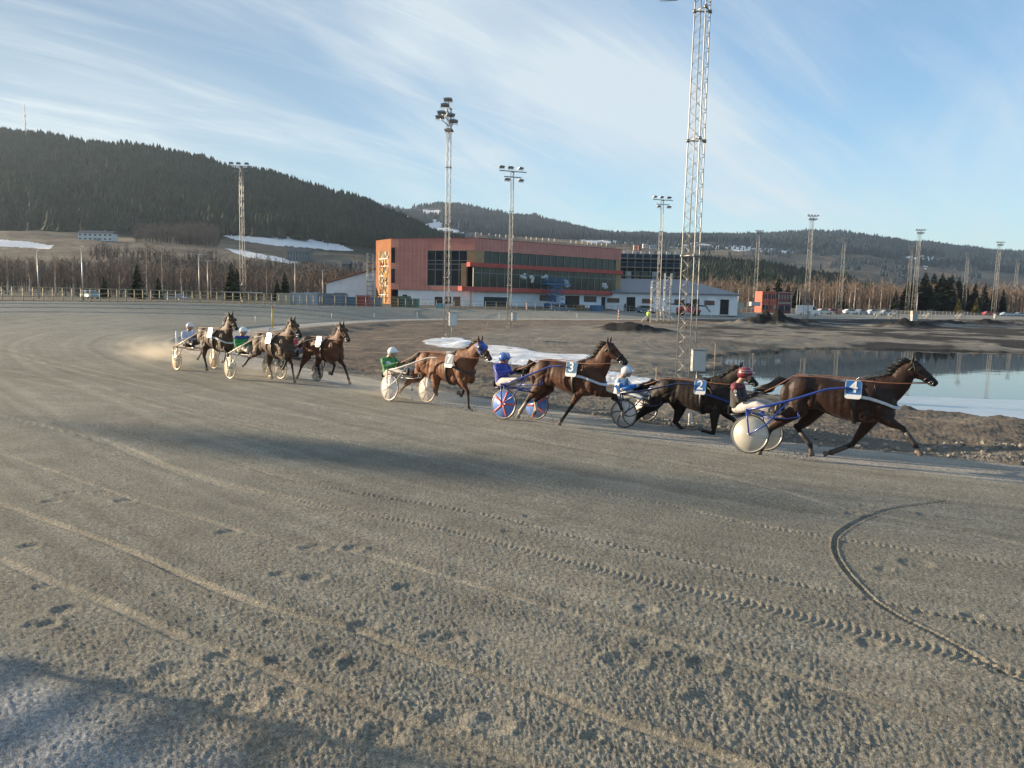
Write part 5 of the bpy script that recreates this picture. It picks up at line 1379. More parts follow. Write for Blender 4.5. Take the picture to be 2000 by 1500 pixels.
mast_px('slender lattice mast left of the building corner with staggered lamps', 873, 70, 20.2, w0=.50, w1=.40, head='cluster', box=(1.7, 1.15), yaw=-.1)
mast_px('lattice mast in front of the building with five lamps on a tilted double bar', 995, 92, 18.0, w0=.55, w1=.40, head='bar', box=(1.2, .9), yaw=.35)
mast_px('lattice mast rising behind the white scaffold tower', 1284, 118, 18.2, w0=.7, w1=.45, head='bar', box=(1.3, .9), yaw=.3, fine=False)
mast_px('lattice mast above the white van with double rows of lamps', 1573, 163, 21.4, w0=1.1, w1=.7, head='frame', box=(1.2, 1.0), yaw=.2, fine=False)
mast_px('lattice mast standing right behind the parked white cars', 1638, 250, 23, w0=1.25, w1=.8, head='frame', box=None, yaw=.2, fine=False)
mast_px('dim lattice mast left of the red site cabins', 1472, 240, 23.5, w0=1.2, w1=.8, head='frame', box=None, yaw=.1, fine=False)
mast_px('tall lattice mast with two grey cabinets in front of the dark firs', 1782, 193, 22, w0=1.1, w1=.7, head='frame', box=(1.3, 1.4), yaw=.1, fine=False)
mast_px('shorter lattice mast just left of the twin cabinet mast', 1769, 285, 23.5, w0=1.4, w1=.9, head='frame', box=None, yaw=.1, fine=False)
mast_px('lattice mast at the right edge of the dark fir clump', 1879, 318, 23.5, w0=1.5, w1=.9, head='frame', box=None, yaw=.1, fine=False)
mast_px('lattice mast second from the right edge, reaching above the ridge', 1938, 222, 22, w0=1.2, w1=.8, head='frame', box=(1.2, 1.2), yaw=.1, fine=False)
mast_px('last lattice mast at the right edge of the picture', 1976, 340, 23.5, w0=1.6, w1=1.0, head='frame', box=None, yaw=.1, fine=False)
mast_px('lattice mast beyond the fence in front of the wooded hill', 476, 124, 21.4, w0=.85, w1=.55, head='bar', box=None, yaw=.1, fine=False)
# unseen mast added on the left to cast a shadow on the gravel
_z = 22.0; _q = _z / math.tan(R(SUN_EL))
shadow_mast = mast('unseen lattice mast added on the left to shade the track', -1.8 + SUNV.x * _q, 12.7 + SUNV.y * _q, 22.0, w0=.8, w1=.5, head='frame', box=None, yaw=1.0, fine=False)
MB().box((0, 0, 20.6), (1.4, 1.4, 1.0)).build('shadow_box', GALVD, shadow_mast)  # solid box added to the unseen mast to strengthen its shadow
# unseen slats added past the left edge to half-shade the near corner
_k = thing('shade_slats', 'unseen slatted timber screen added on the left to shade the near corner', 'screen', (-10.4, 5.2, Hs(-10.4, 5.2)), math.atan2(SUNV.y, SUNV.x))
q = MB()
for i in range(17): q.box((0, 0, .12 + i * .125), (.03, 4.6, .062))
q.build('slats', WOOD, _k); q = MB()
for i in range(5): q.box((.04, -2.2 + 1.1 * i, 1.1), (.05, .06, 2.3))
q.build('posts', WOOD, _k)

# ------------------------------------------------------------------ outer fence
def rim_points(off, s0, s1, step):
    seg = np.linalg.norm(np.diff(C_out, axis=0), axis=1); acc = np.concatenate([[0], np.cumsum(seg)]); o = []
    for s in np.arange(s0, s1, step):
        x = np.interp(s, acc, C_out[:, 0]); y = np.interp(s, acc, C_out[:, 1]); x2 = np.interp(s + .1, acc, C_out[:, 0]); y2 = np.interp(s + .1, acc, C_out[:, 1])
        d = Vector((x2 - x, y2 - y)).normalized(); o.append((x + d.y * off, y - d.x * off))
    return o
_acc = np.concatenate([[0], np.cumsum(np.linalg.norm(np.diff(C_out, axis=0), axis=1))])
def s_near(pt):
    return _acc[int(np.argmin(np.linalg.norm(C_out - np.array(pt), axis=1)))]
def fence(label, p0, p1, step, h=1.35, off=.9, rails=(.12, .45, .80, 1.30), m=POST, pr=.045, thick=.030):
    a, b = sorted((s_near(p0), s_near(p1))); pts = rim_points(off, a, b, step); Z = [Hs(x, y) for x, y in pts]
    root = thing('fence', label, 'fence', (pts[0][0], pts[0][1], Z[0]), 0, 'steel pipe fences round the track'); o = Vector(root.location)
    P_ = [Vector((x, y, z)) - o for (x, y), z in zip(pts, Z)]
    for r_ in rails: MB().loft([p + Vector((0, 0, r_ * h / 1.3)) for p in P_], [thick] * len(P_), n=6).build('rail', m, root)
    for i, p in enumerate(P_[:100]): MB().loft([p - Vector((0, 0, .2)), p + Vector((0, 0, h))], [pr, pr], n=6).build('post', m, root)
    return root
fence('yellowish pipe fence round the bend at the far left', (-48, 53), (-24, 100), .98, rails=(.10, .48, .85, 1.30), thick=.042)
fence('pipe fence running past the containers to the front of the building', (-24, 100), (9, 141), 2.1, h=1.4)
fence('low pipe fence in front of the halls and the car park', (9, 141), (120, 246), 2.4, h=1.2, rails=(.1, .6, 1.2))
fence('row of pale fence posts in front of the fir clump at the far right', (120, 246), (290, 380), 3.0, h=1.25, pr=.06, thick=.03, rails=(.6, 1.2), m=mat('pale_posts', (.5, .46, .38), rough=.7, var=.2))

# ------------------------------------------------------------------ pegs along the inner edge
PEG = mat('white_peg', (.70, .69, .66), rough=.5, var=.12, vscale=9)
def peg(px, py, d, h=.62, r=.035, lab=None):
    p = at_d(px, py, d); z = Hs(p.x, p.y); o = MB().loft([(0, 0, -.1), (0, 0, h * .5), (0, 0, h), (0, 0, h + .01)], [r, r, r, r * .7], n=10).build('marker_post', PEG)
    o.location = (p.x, p.y, z); tag(o, lab or 'small white marker post on the inner edge of the track', 'marker post', 'white marker posts along the inner edge'); return o
for px, py, d in [(436, 641, 60), (499, 633, 71), (648, 626, 87), (731, 624, 95), (815, 622, 102), (975, 620, 110), (1127, 620, 122), (1498, 619, 166), (1595, 619, 185), (1983, 620, 258), (1390, 620, 148)]: peg(px, py, d, .60 if d < 100 else .8)
peg(1346, 840, 19.2, .30, .045, 'short white marker post on the strip under horse number 2')
peg(345.5, 675, 39, .95, .05, 'tall white marker post behind the last sulky')
# T shaped white boards on the strip
def tpost(px, py, d, h, label, arm=.25):
    p = at_d(px, py, d); z = Hs(p.x, p.y); q = MB(); q.box((0, 0, h / 2), (.09, .06, h)); q.box((arm * .5, 0, h * .97), (arm + .08, .05, .07)); o = q.build('signpost', PEG); o.location = (p.x, p.y, z); tag(o, label, 'signpost')
tpost(527, 650, 52, 1.0, 'white angled post standing just left of the yellow pole', .35)
p = at_d(805, 785, 20.9); q = MB(); q.box((0, 0, .22), (.05, .03, .5)); q.box((0, 0, .28), (.22, .03, .05)); o = q.build('marker_cross', PEG); o.location = (p.x, p.y, Hs(p.x, p.y)); tag(o, 'white cross shaped marker between the wheels behind horse number 7', 'marker')
# yellow pole
p = at_d(532, 632, 66); root = thing('pole', 'yellow pole with a red tip on the inner edge of the bend', 'pole', (p.x, p.y, Hs(p.x, p.y)))
MB().loft([(0, 0, -.1), (0, 0, 1.75)], [.055, .055], n=10).build('shaft', mat('yellow_paint', (.62, .42, .05), rough=.5, var=.15), root); MB().loft([(0, 0, 1.752), (0, 0, 1.93)], [.055, .05], n=10).build('tip', mat('red_paint', (.5, .06, .03), rough=.5), root)
# red and white distance poles
for px, py, d, h, lab in ((1208, 624, 122, 1.7, 'red and white striped pole left of the scaffold tower'), (1029, 607, 140, 1.7, 'red and white striped pole in front of the scissor lift')):
    p = at_d(px, py, d); root = thing('striped_pole', lab, 'pole', (p.x, p.y, Hs(p.x, p.y)), 0, 'striped distance poles')
    q = MB(); r_ = MB()
    for i in range(8): (q if i % 2 else r_).loft([(0, 0, h * i / 8), (0, 0, h * (i + 1) / 8 - .002)], [.11, .11], n=12)
    q.build('red_bands', mat('signal_red', (.45, .10, .09), rough=.5), root); r_.build('white_bands', PEG, root)
# wooden stakes
for px, d, h, lab in ((1283, 33, .95, 'thin wooden stake left of the near mast'), (1396, 47, 1.6, 'wooden stake standing at the pond shore right of the near mast'), (950, 78, 1.0, 'thin stake on the infield under the building')):
    p = at_d(px, 700, d); o = MB().loft([(0, 0, -.1), (.01, 0, h * .5), (0, .01, h)], [.028, .026, .02], n=6).build('stake', WOOD); o.location = (p.x, p.y, Hs(p.x, p.y)); tag(o, lab, 'stake')

# ------------------------------------------------------------------ street lamps
LAMP = mat('lamp_post_grey', (.45, .43, .40), rough=.5, metal=.3, var=.1)
def street_lamp(px, d, ytop, label, arms=2, zb=None):
    p = at_d(px, ytop, d); z = Hs(p.x, p.y) if zb is None else zb; h = p.z - z
    root = thing('street_lamp', label, 'street lamp', (p.x, p.y, z), 0, 'street lamps beyond the fence')
    MB().loft([(0, 0, -.3), (0, 0, h)], [.11, .07], n=8).build('pole', LAMP, root)
    for s in ((-1, 1) if arms == 2 else (1,)):
        MB().loft([(0, 0, h - .05), (s * .5, 0, h + .05), (s * .9, 0, h + .08)], [.05, .045, .04], n=6).build('arm', LAMP, root)
        MB().box((s * 1.15, 0, h + .09), (.6, .22, .08)).build('lamp_head', LAMP, root)
for a in [(72, 128, 489, 'double armed street lamp at the far left, the farther one of the pair'), (159, 108, 482, 'double armed street lamp rising by the light blue car'), (388, 122, 497, 'tall double armed street lamp left of the fence mast'),
          (405, 148, 510, 'smaller double armed street lamp right next to the tall one'), (576, 150, 511, 'double armed street lamp above the grey containers'), (630, 170, 528, 'double armed street lamp beside the sloping white hall'),
          (1443, 230, 564, 'single street lamp right of the white hall'), (1558, 260, 565, 'street lamp above the white van, left of a pair'), (1563, 275, 568, 'street lamp above the white van, right of a pair'), (1602, 270, 567, 'street lamp between the van and the cars'),
          (1661, 290, 569, 'street lamp right of the mast by the cars, the thinner one'), (1671, 280, 564, 'street lamp left of the dark firs'), (1793, 240, 572, 'dark lamp post in front of the fir clump')]:
    street_lamp(*a, arms=2 if a[0] < 700 else 1)

# ------------------------------------------------------------------ facade helper
class Fac:
    def __init__(s, p0, p1):
        s.a = Vector((p0[0], p0[1], 0)); s.d = (Vector((p1[0], p1[1], 0)) - s.a); s.L = s.d.length; s.d.normalize(); s.n = Vector((s.d.y, -s.d.x, 0))    # outward, to the camera
    def P(s, u, z, o=0.0): return s.a + s.d * u + s.n * o + Vector((0, 0, z))
    def u(s, px):
        # horizontal position met by a picture column
        r = ray(px, 585); det = r.x * -s.d.y - r.y * -s.d.x
        return (r.x * s.a.y - r.y * s.a.x) / -( -s.d.x * r.y + s.d.y * r.x) if False else ((s.a.x * r.y - s.a.y * r.x) / (s.d.y * r.x - s.d.x * r.y))
    def box(s, mb, u0, u1, z0, z1, o0, o1):
        vs = [s.P(u, z, o) for z in (z0, z1) for o in (o0, o1) for u in (u0, u1)]
        return mb.add(vs, [(0, 2, 3, 1), (4, 5, 7, 6), (0, 1, 5, 4), (2, 6, 7, 3), (0, 4, 6, 2), (1, 3, 7, 5)])
def corr(name, col, pitch=4.0, var=.12):
    if name in MATS: return MATS[name]
    m = mat(name, col, rough=.85, var=var, vscale=.5, spec=.1); t = m.node_tree; b = t.nodes['Principled BSDF']
    c = t.nodes.new('ShaderNodeTexCoord'); w = t.nodes.new('ShaderNodeTexWave'); w.bands_direction = 'DIAGONAL'; w.inputs['Scale'].default_value = pitch
    mp = t.nodes.new('ShaderNodeMapping'); mp.inputs['Scale'].default_value = (1, .5, 0.0); t.links.new(c.outputs['Object'], mp.inputs[0]); t.links.new(mp.outputs[0], w.inputs['Vector'])
    bp = t.nodes.new('ShaderNodeBump'); bp.inputs['Distance'].default_value = .05; t.links.new(w.outputs[0], bp.inputs['Height']); t.links.new(bp.outputs[0], b.inputs['Normal']); return m
RED = corr('red_cladding', (.64, .27, .22)); REDD = corr('red_band_cladding', (.56, .14, .115)); OCH = mat('ochre_board', (.36, .235, .12), rough=.7, var=.15, vscale=1)
SEAM = mat('pale_seam', (.62, .36, .30), rough=.6)
WW = mat('white_panel_wall', (.80, .81, .82), rough=.7, var=.12, vscale=.6); GLZ = mat('window_glass', (.022, .032, .040), rough=.05, var=.3, vscale=.4, spec=.5)
MULL = mat('mullion', (.24, .26, .27), rough=.5, metal=.3); ROOFG = mat('grey_metal_roof', (.20, .215, .235), rough=.55, var=.15, vscale=.4, streak=(3, .3, 1)); DARK = mat('dark_opening', (.03, .032, .035), rough=.6, var=.4, vscale=1)
BROWNW = mat('boarded_window', (.16, .10, .07), rough=.6, var=.4, vscale=2); PLAST = mat('plastic_sheet', (.62, .62, .58), rough=.4, var=.3, vscale=2, bump=.05, bscale=3)
GOLD = mat('foil_insulation', (.42, .24, .07), spec=.1, rough=.8, metal=0, var=.5, vscale=1.2, bump=.15, bscale=2.5)

B0 = Vector((-28.9, 162)); B1 = Vector((-24.8, 155.8)); B2 = Vector((-7.7, 150)); B3 = Vector((23.7, 173.6)); B4 = Vector((8, 196)); B5 = Vector((-27, 184))
root = thing('stadium_building', 'long red clad building under construction with glazed storeys', 'building', (B2.x, B2.y, 0))
def bpart(mb, name, m, par=root, label=None): return mb.build(name, m, par, label, shift=(B2.x, B2.y, 0))
ZB, ZT = .4, 14.35
# body volume set a little inside the facades
q = MB(); fp = [B0, B1, B2, B3, B4, B5]; cen = sum((Vector(p) for p in fp), Vector((0, 0))) / 6
fi = [p + (cen - p).normalized() * 2.2 for p in fp]; n = len(fi)
q.add([(p.x, p.y, ZB) for p in fi] + [(p.x, p.y, ZT - .25) for p in fi], [tuple(range(n - 1, -1, -1)), tuple(range(n, 2 * n))] + [(i, (i + 1) % n, (i + 1) % n + n, i + n) for i in range(n)])
bpart(q, 'core', DARK)
FL, F1, F2 = Fac(B0, B1), Fac(B1, B2), Fac(B2, B3)
# left end, lit by the sun
q = MB(); FL.box(q, 0, FL.L, 11.9, ZT, 0, -.3); FL.box(q, 0, FL.L * .22, 1.2, 11.9, 0, -.3); FL.box(q, FL.L * .82, FL.L, 1.2, 11.9, 0, -.3); FL.box(q, FL.L * .22, FL.L * .82, .4, 1.6, 0, -.3); bpart(q, 'end_wall', mat('end_cladding', (.36, .17, .09), spec=.04, rough=.95, var=.15, vscale=.8))
q = MB(); FL.box(q, FL.L * .22, FL.L * .82, 1.6, 11.9, -.12, -.3); bpart(q, 'end_glazing', GOLD)
q = MB()
for i in range(4): u_ = FL.L * (.22 + .2 * i); FL.box(q, u_ - .06, u_ + .06, 1.6, 11.9, .02, -.11)
for z_ in (3.2, 5.0, 7.0, 9.0, 10.5): FL.box(q, FL.L * .22, FL.L * .82, z_ - .08, z_ + .08, .04, -.10)
bpart(q, 'end_mullions', MULL)
for i in range(34):                     # loose insulation sheets still showing between the frames
    u_ = FL.L * random.uniform(.20, .80); z_ = random.uniform(1.8, 11.2); q = MB(); FL.box(q, u_, u_ + random.uniform(.25, .8), z_, z_ + random.uniform(.4, 1.2), .05 + i * .003, .02)
    bpart(q, 'insulation_sheet', [GOLD, mat('sheet_orange', (.30, .10, .04), rough=.95, spec=.05), mat('sheet_pale', (.50, .42, .28), rough=.95, spec=.05), DARK][i % 4])
# front facing part
uw0, uw1 = F1.u(834), F1.u(911)
q = MB(); F1.box(q, 0, uw0, 4.3, ZT, 0, -.4); F1.box(q, uw0, F1.L, 12.05, ZT, 0, -.4); F1.box(q, uw0, F1.L, 4.3, 5.15, 0, -.4); bpart(q, 'red_cladding', RED)
q = MB()
for px in range(777, 834, 8): u_ = F1.u(px); F1.box(q, u_ - .04, u_ + .04, 4.35, ZT - .05, .012, .002)
for z_ in (6.6, 9.0, 11.4): F1.box(q, .2, uw0 - .1, z_ - .03, z_ + .03, .010, .002)
bpart(q, 'cladding_seams', SEAM)
for i, (px0, px1, z0, z1) in enumerate(((764, 771, 9.6, 12.6), (764, 771, 5.6, 8.4))):
    q = MB(); F1.box(q, F1.u(px0), F1.u(px1), z0, z1, .03, -.1); bpart(q, 'window', GLZ)
q = MB(); F1.box(q, uw0, uw1, 5.15, 12.05, -.18, -.35); w_ = bpart(q, 'large_window', GLZ)
q = MB()
for i in range(6): u_ = uw0 + (uw1 - uw0) * i / 5; F1.box(q, u_ - .06, u_ + .06, 5.15, 12.05, -.06, -.17)
for z_ in (5.2, 8.3, 9.4, 10.1, 12.0): F1.box(q, uw0, uw1, z_ - .06, z_ + .06, -.04, -.16)
q.build('frame', MULL, w_, shift=(B2.x, B2.y, 0))
q = MB(); F1.box(q, uw1, F1.L, 9.7, 12.05, -.02, -.4); F1.box(q, F1.u(900), F1.u(910), 5.15, 9.6, .10, -.4); bpart(q, 'ochre_panel', OCH)
q = MB(); F1.box(q, F1.u(776), F1.L - 1.0, .5, 4.3, -.3, -.8); bpart(q, 'ground_floor_wall', WW)
for a, b, z0, z1, m_ in ((785, 794, .7, 3.3, DARK), (848, 863, 1.0, 3.0, DARK), (868, 880, 1.6, 3.1, GLZ), (884, 898, 1.2, 3.1, BROWNW)):
    q = MB(); F1.box(q, F1.u(a), F1.u(b), z0, z1, -.26, -.31); bpart(q, 'opening', m_)
# long oblique part
q = MB(); F2.box(q, 0, F2.L, 12.05, ZT, 0, -.4); bpart(q, 'red_fascia', RED)
q = MB()
for i in range(44): u_ = F2.L * (i + .5) / 44; F2.box(q, u_ - .035, u_ + .035, 12.1, ZT - .05, .012, .002)
F2.box(q, F2.L * .2, F2.L * .72, 12.75, 12.80, .013, .003)
bpart(q, 'fascia_seams', SEAM)
ue = F2.L - 1.2
q = MB(); F2.box(q, .0, 2.2, 9.7, 12.05, -.03, -.4); bpart(q, 'ochre_panel', OCH); q = MB(); F2.box(q, ue - .3, F2.L, 9.7, 12.05, -.03, -.4); bpart(q, 'ochre_panel', OCH); q = MB(); F2.box(q, ue - .6, F2.L, 5.1, 8.9, .25, -.4); bpart(q, 'ochre_panel', OCH)
q = MB(); F2.box(q, 2.2, ue - .3, 9.7, 12.05, -.25, -.40); w_ = bpart(q, 'upper_window_band', mat('glass_upper', (.030, .038, .042), rough=.12, var=.5, vscale=.35, spec=.35))
for i in range(20): q = MB(); u_ = 2.2 + (ue - 2.5) * i / 19; F2.box(q, u_ - .045, u_ + .045, 9.7, 12.05, -.12, -.24); q.build('mullion', MULL, w_, shift=(B2.x, B2.y, 0))
q = MB(); F2.box(q, -1.6, F2.L + .1, 8.9, 9.7, .75, -.4); bpart(q, 'red_ledge', REDD)
q = MB(); F2.box(q, -.6, ue - .6, 5.1, 8.9, .40, .2); w_ = bpart(q, 'lower_window_band', mat('glass_lower', (.050, .052, .045), rough=.12, var=.6, vscale=.35, spec=.35))
q = MB()
for i in range(21): u_ = -.6 + (ue - .0) * i / 20.5; F2.box(q, u_ - .045, u_ + .045, 5.1, 8.9, .50, .41)
F2.box(q, -.6, ue - .6, 7.75, 7.83, .52, .415); q.build('mullions', MULL, w_, shift=(B2.x, B2.y, 0))
q = MB(); F2.box(q, -3.5, F2.L + .2, 4.25, 5.1, 1.0, -.4); bpart(q, 'red_ledge', REDD)
q = MB(); F2.box(q, 0, F2.L, .5, 4.25, -.3, -1.2); bpart(q, 'ground_floor_wall', WW)
for a, b, z0, z1, m_ in ((2.5, 8.5, .8, 3.2, DARK), (16.5, 21, 2.6, 3.9, BROWNW), (23.5, 27.5, .6, 3.9, GLZ), (28.8, 32.5, 2.6, 3.9, BROWNW), (34, 37, .6, 3.8, GLZ)):
    q = MB(); F2.box(q, a, b, z0, z1, -.26, -.31); bpart(q, 'opening', m_)
for u_, sc, z_ in ((11.5, .8, 7.5), (14, 1.0, 7.0), (17, .8, 7.6), (23.5, 1.0, 6.4), (34, .8, 6.2)):       # plastic sheets behind the panes
    q = MB()
    for i in range(7): c_ = F2.P(u_ + random.uniform(-.9, .9) * sc, z_ + random.uniform(-.5, .5) * sc, .46); q.ball(c_, (.42 * sc, .07, .38 * sc), 8, 6)
    bpart(q, 'plastic_sheet', PLAST)
# parapet, rolls of material along the roof
q = MB(); F1.box(q, 0, F1.L, ZT, ZT + .12, .06, -.45); F2.box(q, 0.4, F2.L, ZT, ZT + .12, .06, -.45); bpart(q, 'parapet', mat('parapet_cap', (.25, .09, .08), rough=.5))
q = MB()
for i in range(16): u_ = 1 + i * (F2.L - 2) / 15; q.bar(F2.P(u_, ZT - .2, -1.0), F2.P(u_, ZT + .75, -1.0), .07)
for z_ in (.35, .75): q.bar(F2.P(.5, ZT + z_, -1.0), F2.P(F2.L - .3, ZT + z_, -1.0), .07)
F2.box(q, .8, F2.L - .5, ZT + .30, ZT + .62, -1.1, -1.2); bpart(q, 'roof_railing', mat('roof_boards', (.40, .36, .28), rough=.8, var=.3, vscale=2))
for i in range(24):
    if i in (7, 14, 15): continue
    u_ = 1.0 + i * (F2.L - 2.5) / 24 + random.uniform(-.3, .3); q = MB(); q.ring(F2.P(u_, ZT + .95, -1.4), F2.d + F2.n * .6, .28, .09, 14, 6); bpart(q, 'roof_vent_ring', mat('pale_coil', (.48, .44, .36), rough=.6, var=.3))
q = MB(); q.box((B2.x - .9, B2.y + 5, ZT + .9), (2.6, 1.5, 1.2)); bpart(q, 'roof_unit', mat('roof_unit', (.30, .31, .32), rough=.5, var=.3, vscale=1.5))

# ---- left lean-to hall
def simple_building(name, label, cat, pts, z0, z1, m, roofm=None, roofpts=None):
    c = Vector((pts[0][0], pts[0][1], 0)); root = thing(name, label, cat, c)
    q = MB(); n = len(pts); q.add([(x, y, z0) for x, y in pts] + [(x, y, z1 if not hasattr(z1, '__len__') else z1[i]) for i, (x, y) in enumerate(pts)], [tuple(range(n - 1, -1, -1)), tuple(range(n, 2 * n))] + [(i, (i + 1) % n, (i + 1) % n + n, i + n) for i in range(n)])
    q.build('walls', m, root, shift=c)
    if roofpts: r = MB(); r.add(*roofpts); r.build('roof', roofm, root, shift=c)
    return root, c
FH = Fac((-40.0, 165), (-29.3, 165.5)); zl, zr_ = 5.3, 8.6
rt, c = simple_building('hall', 'white lean-to hall with a sloping roof left of the red building', 'hall', [(-40, 165), (-29.3, 165.5), (-29.3, 185), (-40, 185)], .5, [zl, zr_, zr_, zl], WW, mat('lean_roof_edge', (.30, .14, .09), rough=.6), ([(-40.5, 164.6, zl - .05), (-29.2, 165.1, zr_ + .1), (-29.2, 185.4, zr_ + .1), (-40.5, 185.4, zl - .05), (-40.5, 164.6, zl + .25), (-29.2, 165.1, zr_ + .4), (-29.2, 185.4, zr_ + .4), (-40.5, 185.4, zl + .25)], [(3, 2, 1, 0), (4, 5, 6, 7), (0, 1, 5, 4), (1, 2, 6, 5), (2, 3, 7, 6), (3, 0, 4, 7)]))
q = MB(); FH.box(q, 1.6, 4.3, .8, 3.4, .04, -.02); q.build('door', mat('roller_door', (.20, .21, .22), rough=.5, var=.3, vscale=1), rt, shift=c)
# ---- long hall right
FG = Fac((19.5, 171.5), (47.6, 164.5)); hp = [FG.P(0, 0), FG.P(FG.L, 0), FG.P(FG.L, 0, -26), FG.P(0, 0, -26)]; zw = 4.95
ra, rb = FG.P(0, 8.3, -13), FG.P(FG.L - 12, 8.3, -13)
e = [FG.P(-.3, zw, .5), FG.P(FG.L + .5, zw, .5), FG.P(FG.L + .5, zw, -26.5), FG.P(-.3, zw, -26.5), ra, rb]
e2 = [v - Vector((0, 0, .22)) for v in e[:4]]
rt, c = simple_building('hall', 'long low white hall with a grey hipped roof right of the red building', 'hall', [(p.x, p.y) for p in hp], .4, zw - .2, WW, ROOFG, (e + e2, [(0, 1, 5, 4), (1, 2, 5), (2, 3, 4, 5), (3, 0, 4), (0, 6, 7, 1), (1, 7, 8, 2), (2, 8, 9, 3), (3, 9, 6, 0), (9, 8, 7, 6)]))
for a, b, z0, z1, m_, nm in ((1186, 1210, 2.6, 3.6, BROWNW, 'window'), (1224, 1241, .6, 3.9, GLZ, 'door'), (1254, 1276, 2.6, 3.6, BROWNW, 'window'), (1317, 1337, 2.6, 3.6, BROWNW, 'window'), (1349, 1366, .6, 3.8, DARK, 'door'), (1376, 1396, 2.5, 3.5, BROWNW, 'window'), (1407, 1424, .6, 3.8, GLZ, 'door')):
    u0 = max(.3, FG.u(a)); q = MB(); FG.box(q, u0, FG.u(b), z0, z1, .05, -.02); q.build(nm, m_, rt, shift=c)
# ---- dark wing in scaffolding behind
FS = Fac((20, 190), (44.5, 190)); root = thing('building_shell', 'dark unfinished upper storeys wrapped in scaffolding behind the grey roof', 'building', (20, 190, 0)); sc_ = (20, 190, 0)
q = MB(); FS.box(q, 0, 20.5, 7, 14.6, -1.6, -14); q.build('walls', mat('shell_dark', (.045, .06, .085), rough=.7, var=.4, vscale=.6), root, shift=sc_)
for i in range(9): q = MB(); FS.box(q, .8 + i * 2.2, 2.2 + i * 2.2, 8.0, 10.4, -1.55, -1.62); q.build('window', GLZ if i % 3 else PLAST, root, shift=sc_)
q = MB()
for i in range(12): q.loft([FS.P(i * 1.9, .6, -.2), FS.P(i * 1.9, 15.2, -.2)], [.05, .05], n=5); q.loft([FS.P(i * 1.9, 6, -1.3), FS.P(i * 1.9, 15.2, -1.3)], [.05, .05], n=5)
for z_ in (7.2, 8.2, 9.3, 10.3, 11.4, 12.5, 13.5, 14.6): q.loft([FS.P(0, z_, -.2), FS.P(20.9, z_, -.2)], [.045, .045], n=5)
q.build('scaffolding', GALV, root, shift=sc_)
q = MB()
for z_ in (7.1, 9.2, 11.3, 13.4): FS.box(q, 0, 21, z_ - .1, z_, -.15, -1.35)
FS.box(q, -.3, 21.2, 7.0, 7.5, -.1, -.14); q.build('scaffold_boards', WOOD, root, shift=sc_)
for i in range(10): q = MB(); FS.box(q, .6 + i * 2.1, 1.7 + i * 2.1, 14.62, 15.3, -2, -2.6); q.build('roof_bale', PLAST, root, shift=sc_)

# ------------------------------------------------------------------ small works in front of the building
def gbox(px0, px1, d, h, name, label, cat, m, dep=2.4, ribs=0, lid=None, group=None, zoff=0, ybase=None):
    a = at_d(px0, 590, d); b = at_d(px1, 590, d); x = (a.x + b.x) / 2; w = b.x - a.x; z = Hs(x, d) + zoff
    root = thing(name, label, cat, (x, d + dep / 2, z), 0, group)
    MB().box((0, 0, h / 2), (w, dep, h)).build('body', m, root)
    q = MB()
    for i in range(ribs): q.box((-w / 2 + w * (i + .5) / ribs, -dep / 2 - .03, h / 2), (w / ribs * .4, .05, h * .86))
    if ribs: q.build('ribs', m, root)
    q = MB(); q.box((0, 0, h + .04), (w + .06, dep + .06, .08))
    for s in (-1, 1): q.box((s * w / 2, -dep / 2 - .02, h / 2), (.12, .10, h))
    q.build('frame', lid or m, root)
    return root, w
CBL = mat('container_blue', (.07, .15, .25), rough=.5, var=.2, vscale=1); CGR = mat('container_bluegrey', (.18, .22, .27), rough=.5, var=.2, vscale=1); CRE = mat('container_red', (.33, .06, .06), rough=.5, var=.2, vscale=1)
CGN = mat('container_green', (.12, .17, .12), rough=.6, var=.3, vscale=1); CPL = mat('container_pale', (.50, .44, .33), rough=.6, var=.2, vscale=1); CWH = mat('container_white', (.45, .47, .50), rough=.5, var=.2, vscale=1)
gp = 'shipping containers along the fence'
gbox(541, 566, 118, 1.7, 'container', 'pale cream container at the left end of the container row', 'container', CPL, ribs=7, group=gp)
gbox(567, 593, 119, 1.8, 'container', 'white container with dark panels, second in the row', 'container', CWH, ribs=6, group=gp)
gbox(594, 619, 119, 1.9, 'container', 'light grey ribbed container right of the white one', 'container', CWH, ribs=9, group=gp)
gbox(620, 646, 120, 1.8, 'container', 'blue grey container under the sloping hall', 'container', CGR, ribs=6, group=gp)
gbox(647, 673, 120, 1.8, 'container', 'blue grey container left of the bright blue bin', 'container', CGR, ribs=5, group=gp)
gbox(676, 695, 119, 1.4, 'container', 'bright blue open bin left of the red container', 'container', CBL, ribs=5, group=gp)
gbox(696, 718, 119, 1.75, 'container', 'red container left of the golden building end', 'container', CRE, ribs=4, group=gp)
gbox(722, 742, 124, 1.5, 'container', 'dark blue skip under the golden building end', 'container', CGR, ribs=3, group=gp)
gbox(765, 777, 126, 1.8, 'crate_stack', 'brown timber crate at the building corner', 'crate', mat('crate_brown', (.22, .15, .08), rough=.8, var=.3), ribs=5)
gbox(780, 799, 127, 1.9, 'container', 'olive green container right of the building corner', 'container', CGN, ribs=5, group=gp)
gbox(801, 816, 128, 1.6, 'container', 'teal green bin right of the olive container', 'container', mat('container_teal', (.12, .24, .20), rough=.6, var=.2), ribs=4, group=gp)
gbox(852, 866, 132, .9, 'container', 'small turquoise box by the fence under the mast', 'container', mat('container_turq', (.20, .42, .46), rough=.5, var=.1), ribs=3, group=gp)
gbox(1128, 1142, 150, 1.4, 'crate_stack', 'brown timber stack in front of the white wall', 'crate', mat('crate_brown', (.22, .15, .08), rough=.8, var=.3), ribs=4)
gbox(1155, 1178, 150, 1.1, 'container', 'blue tank in front of the white wall', 'container', CBL, ribs=3, group=gp)
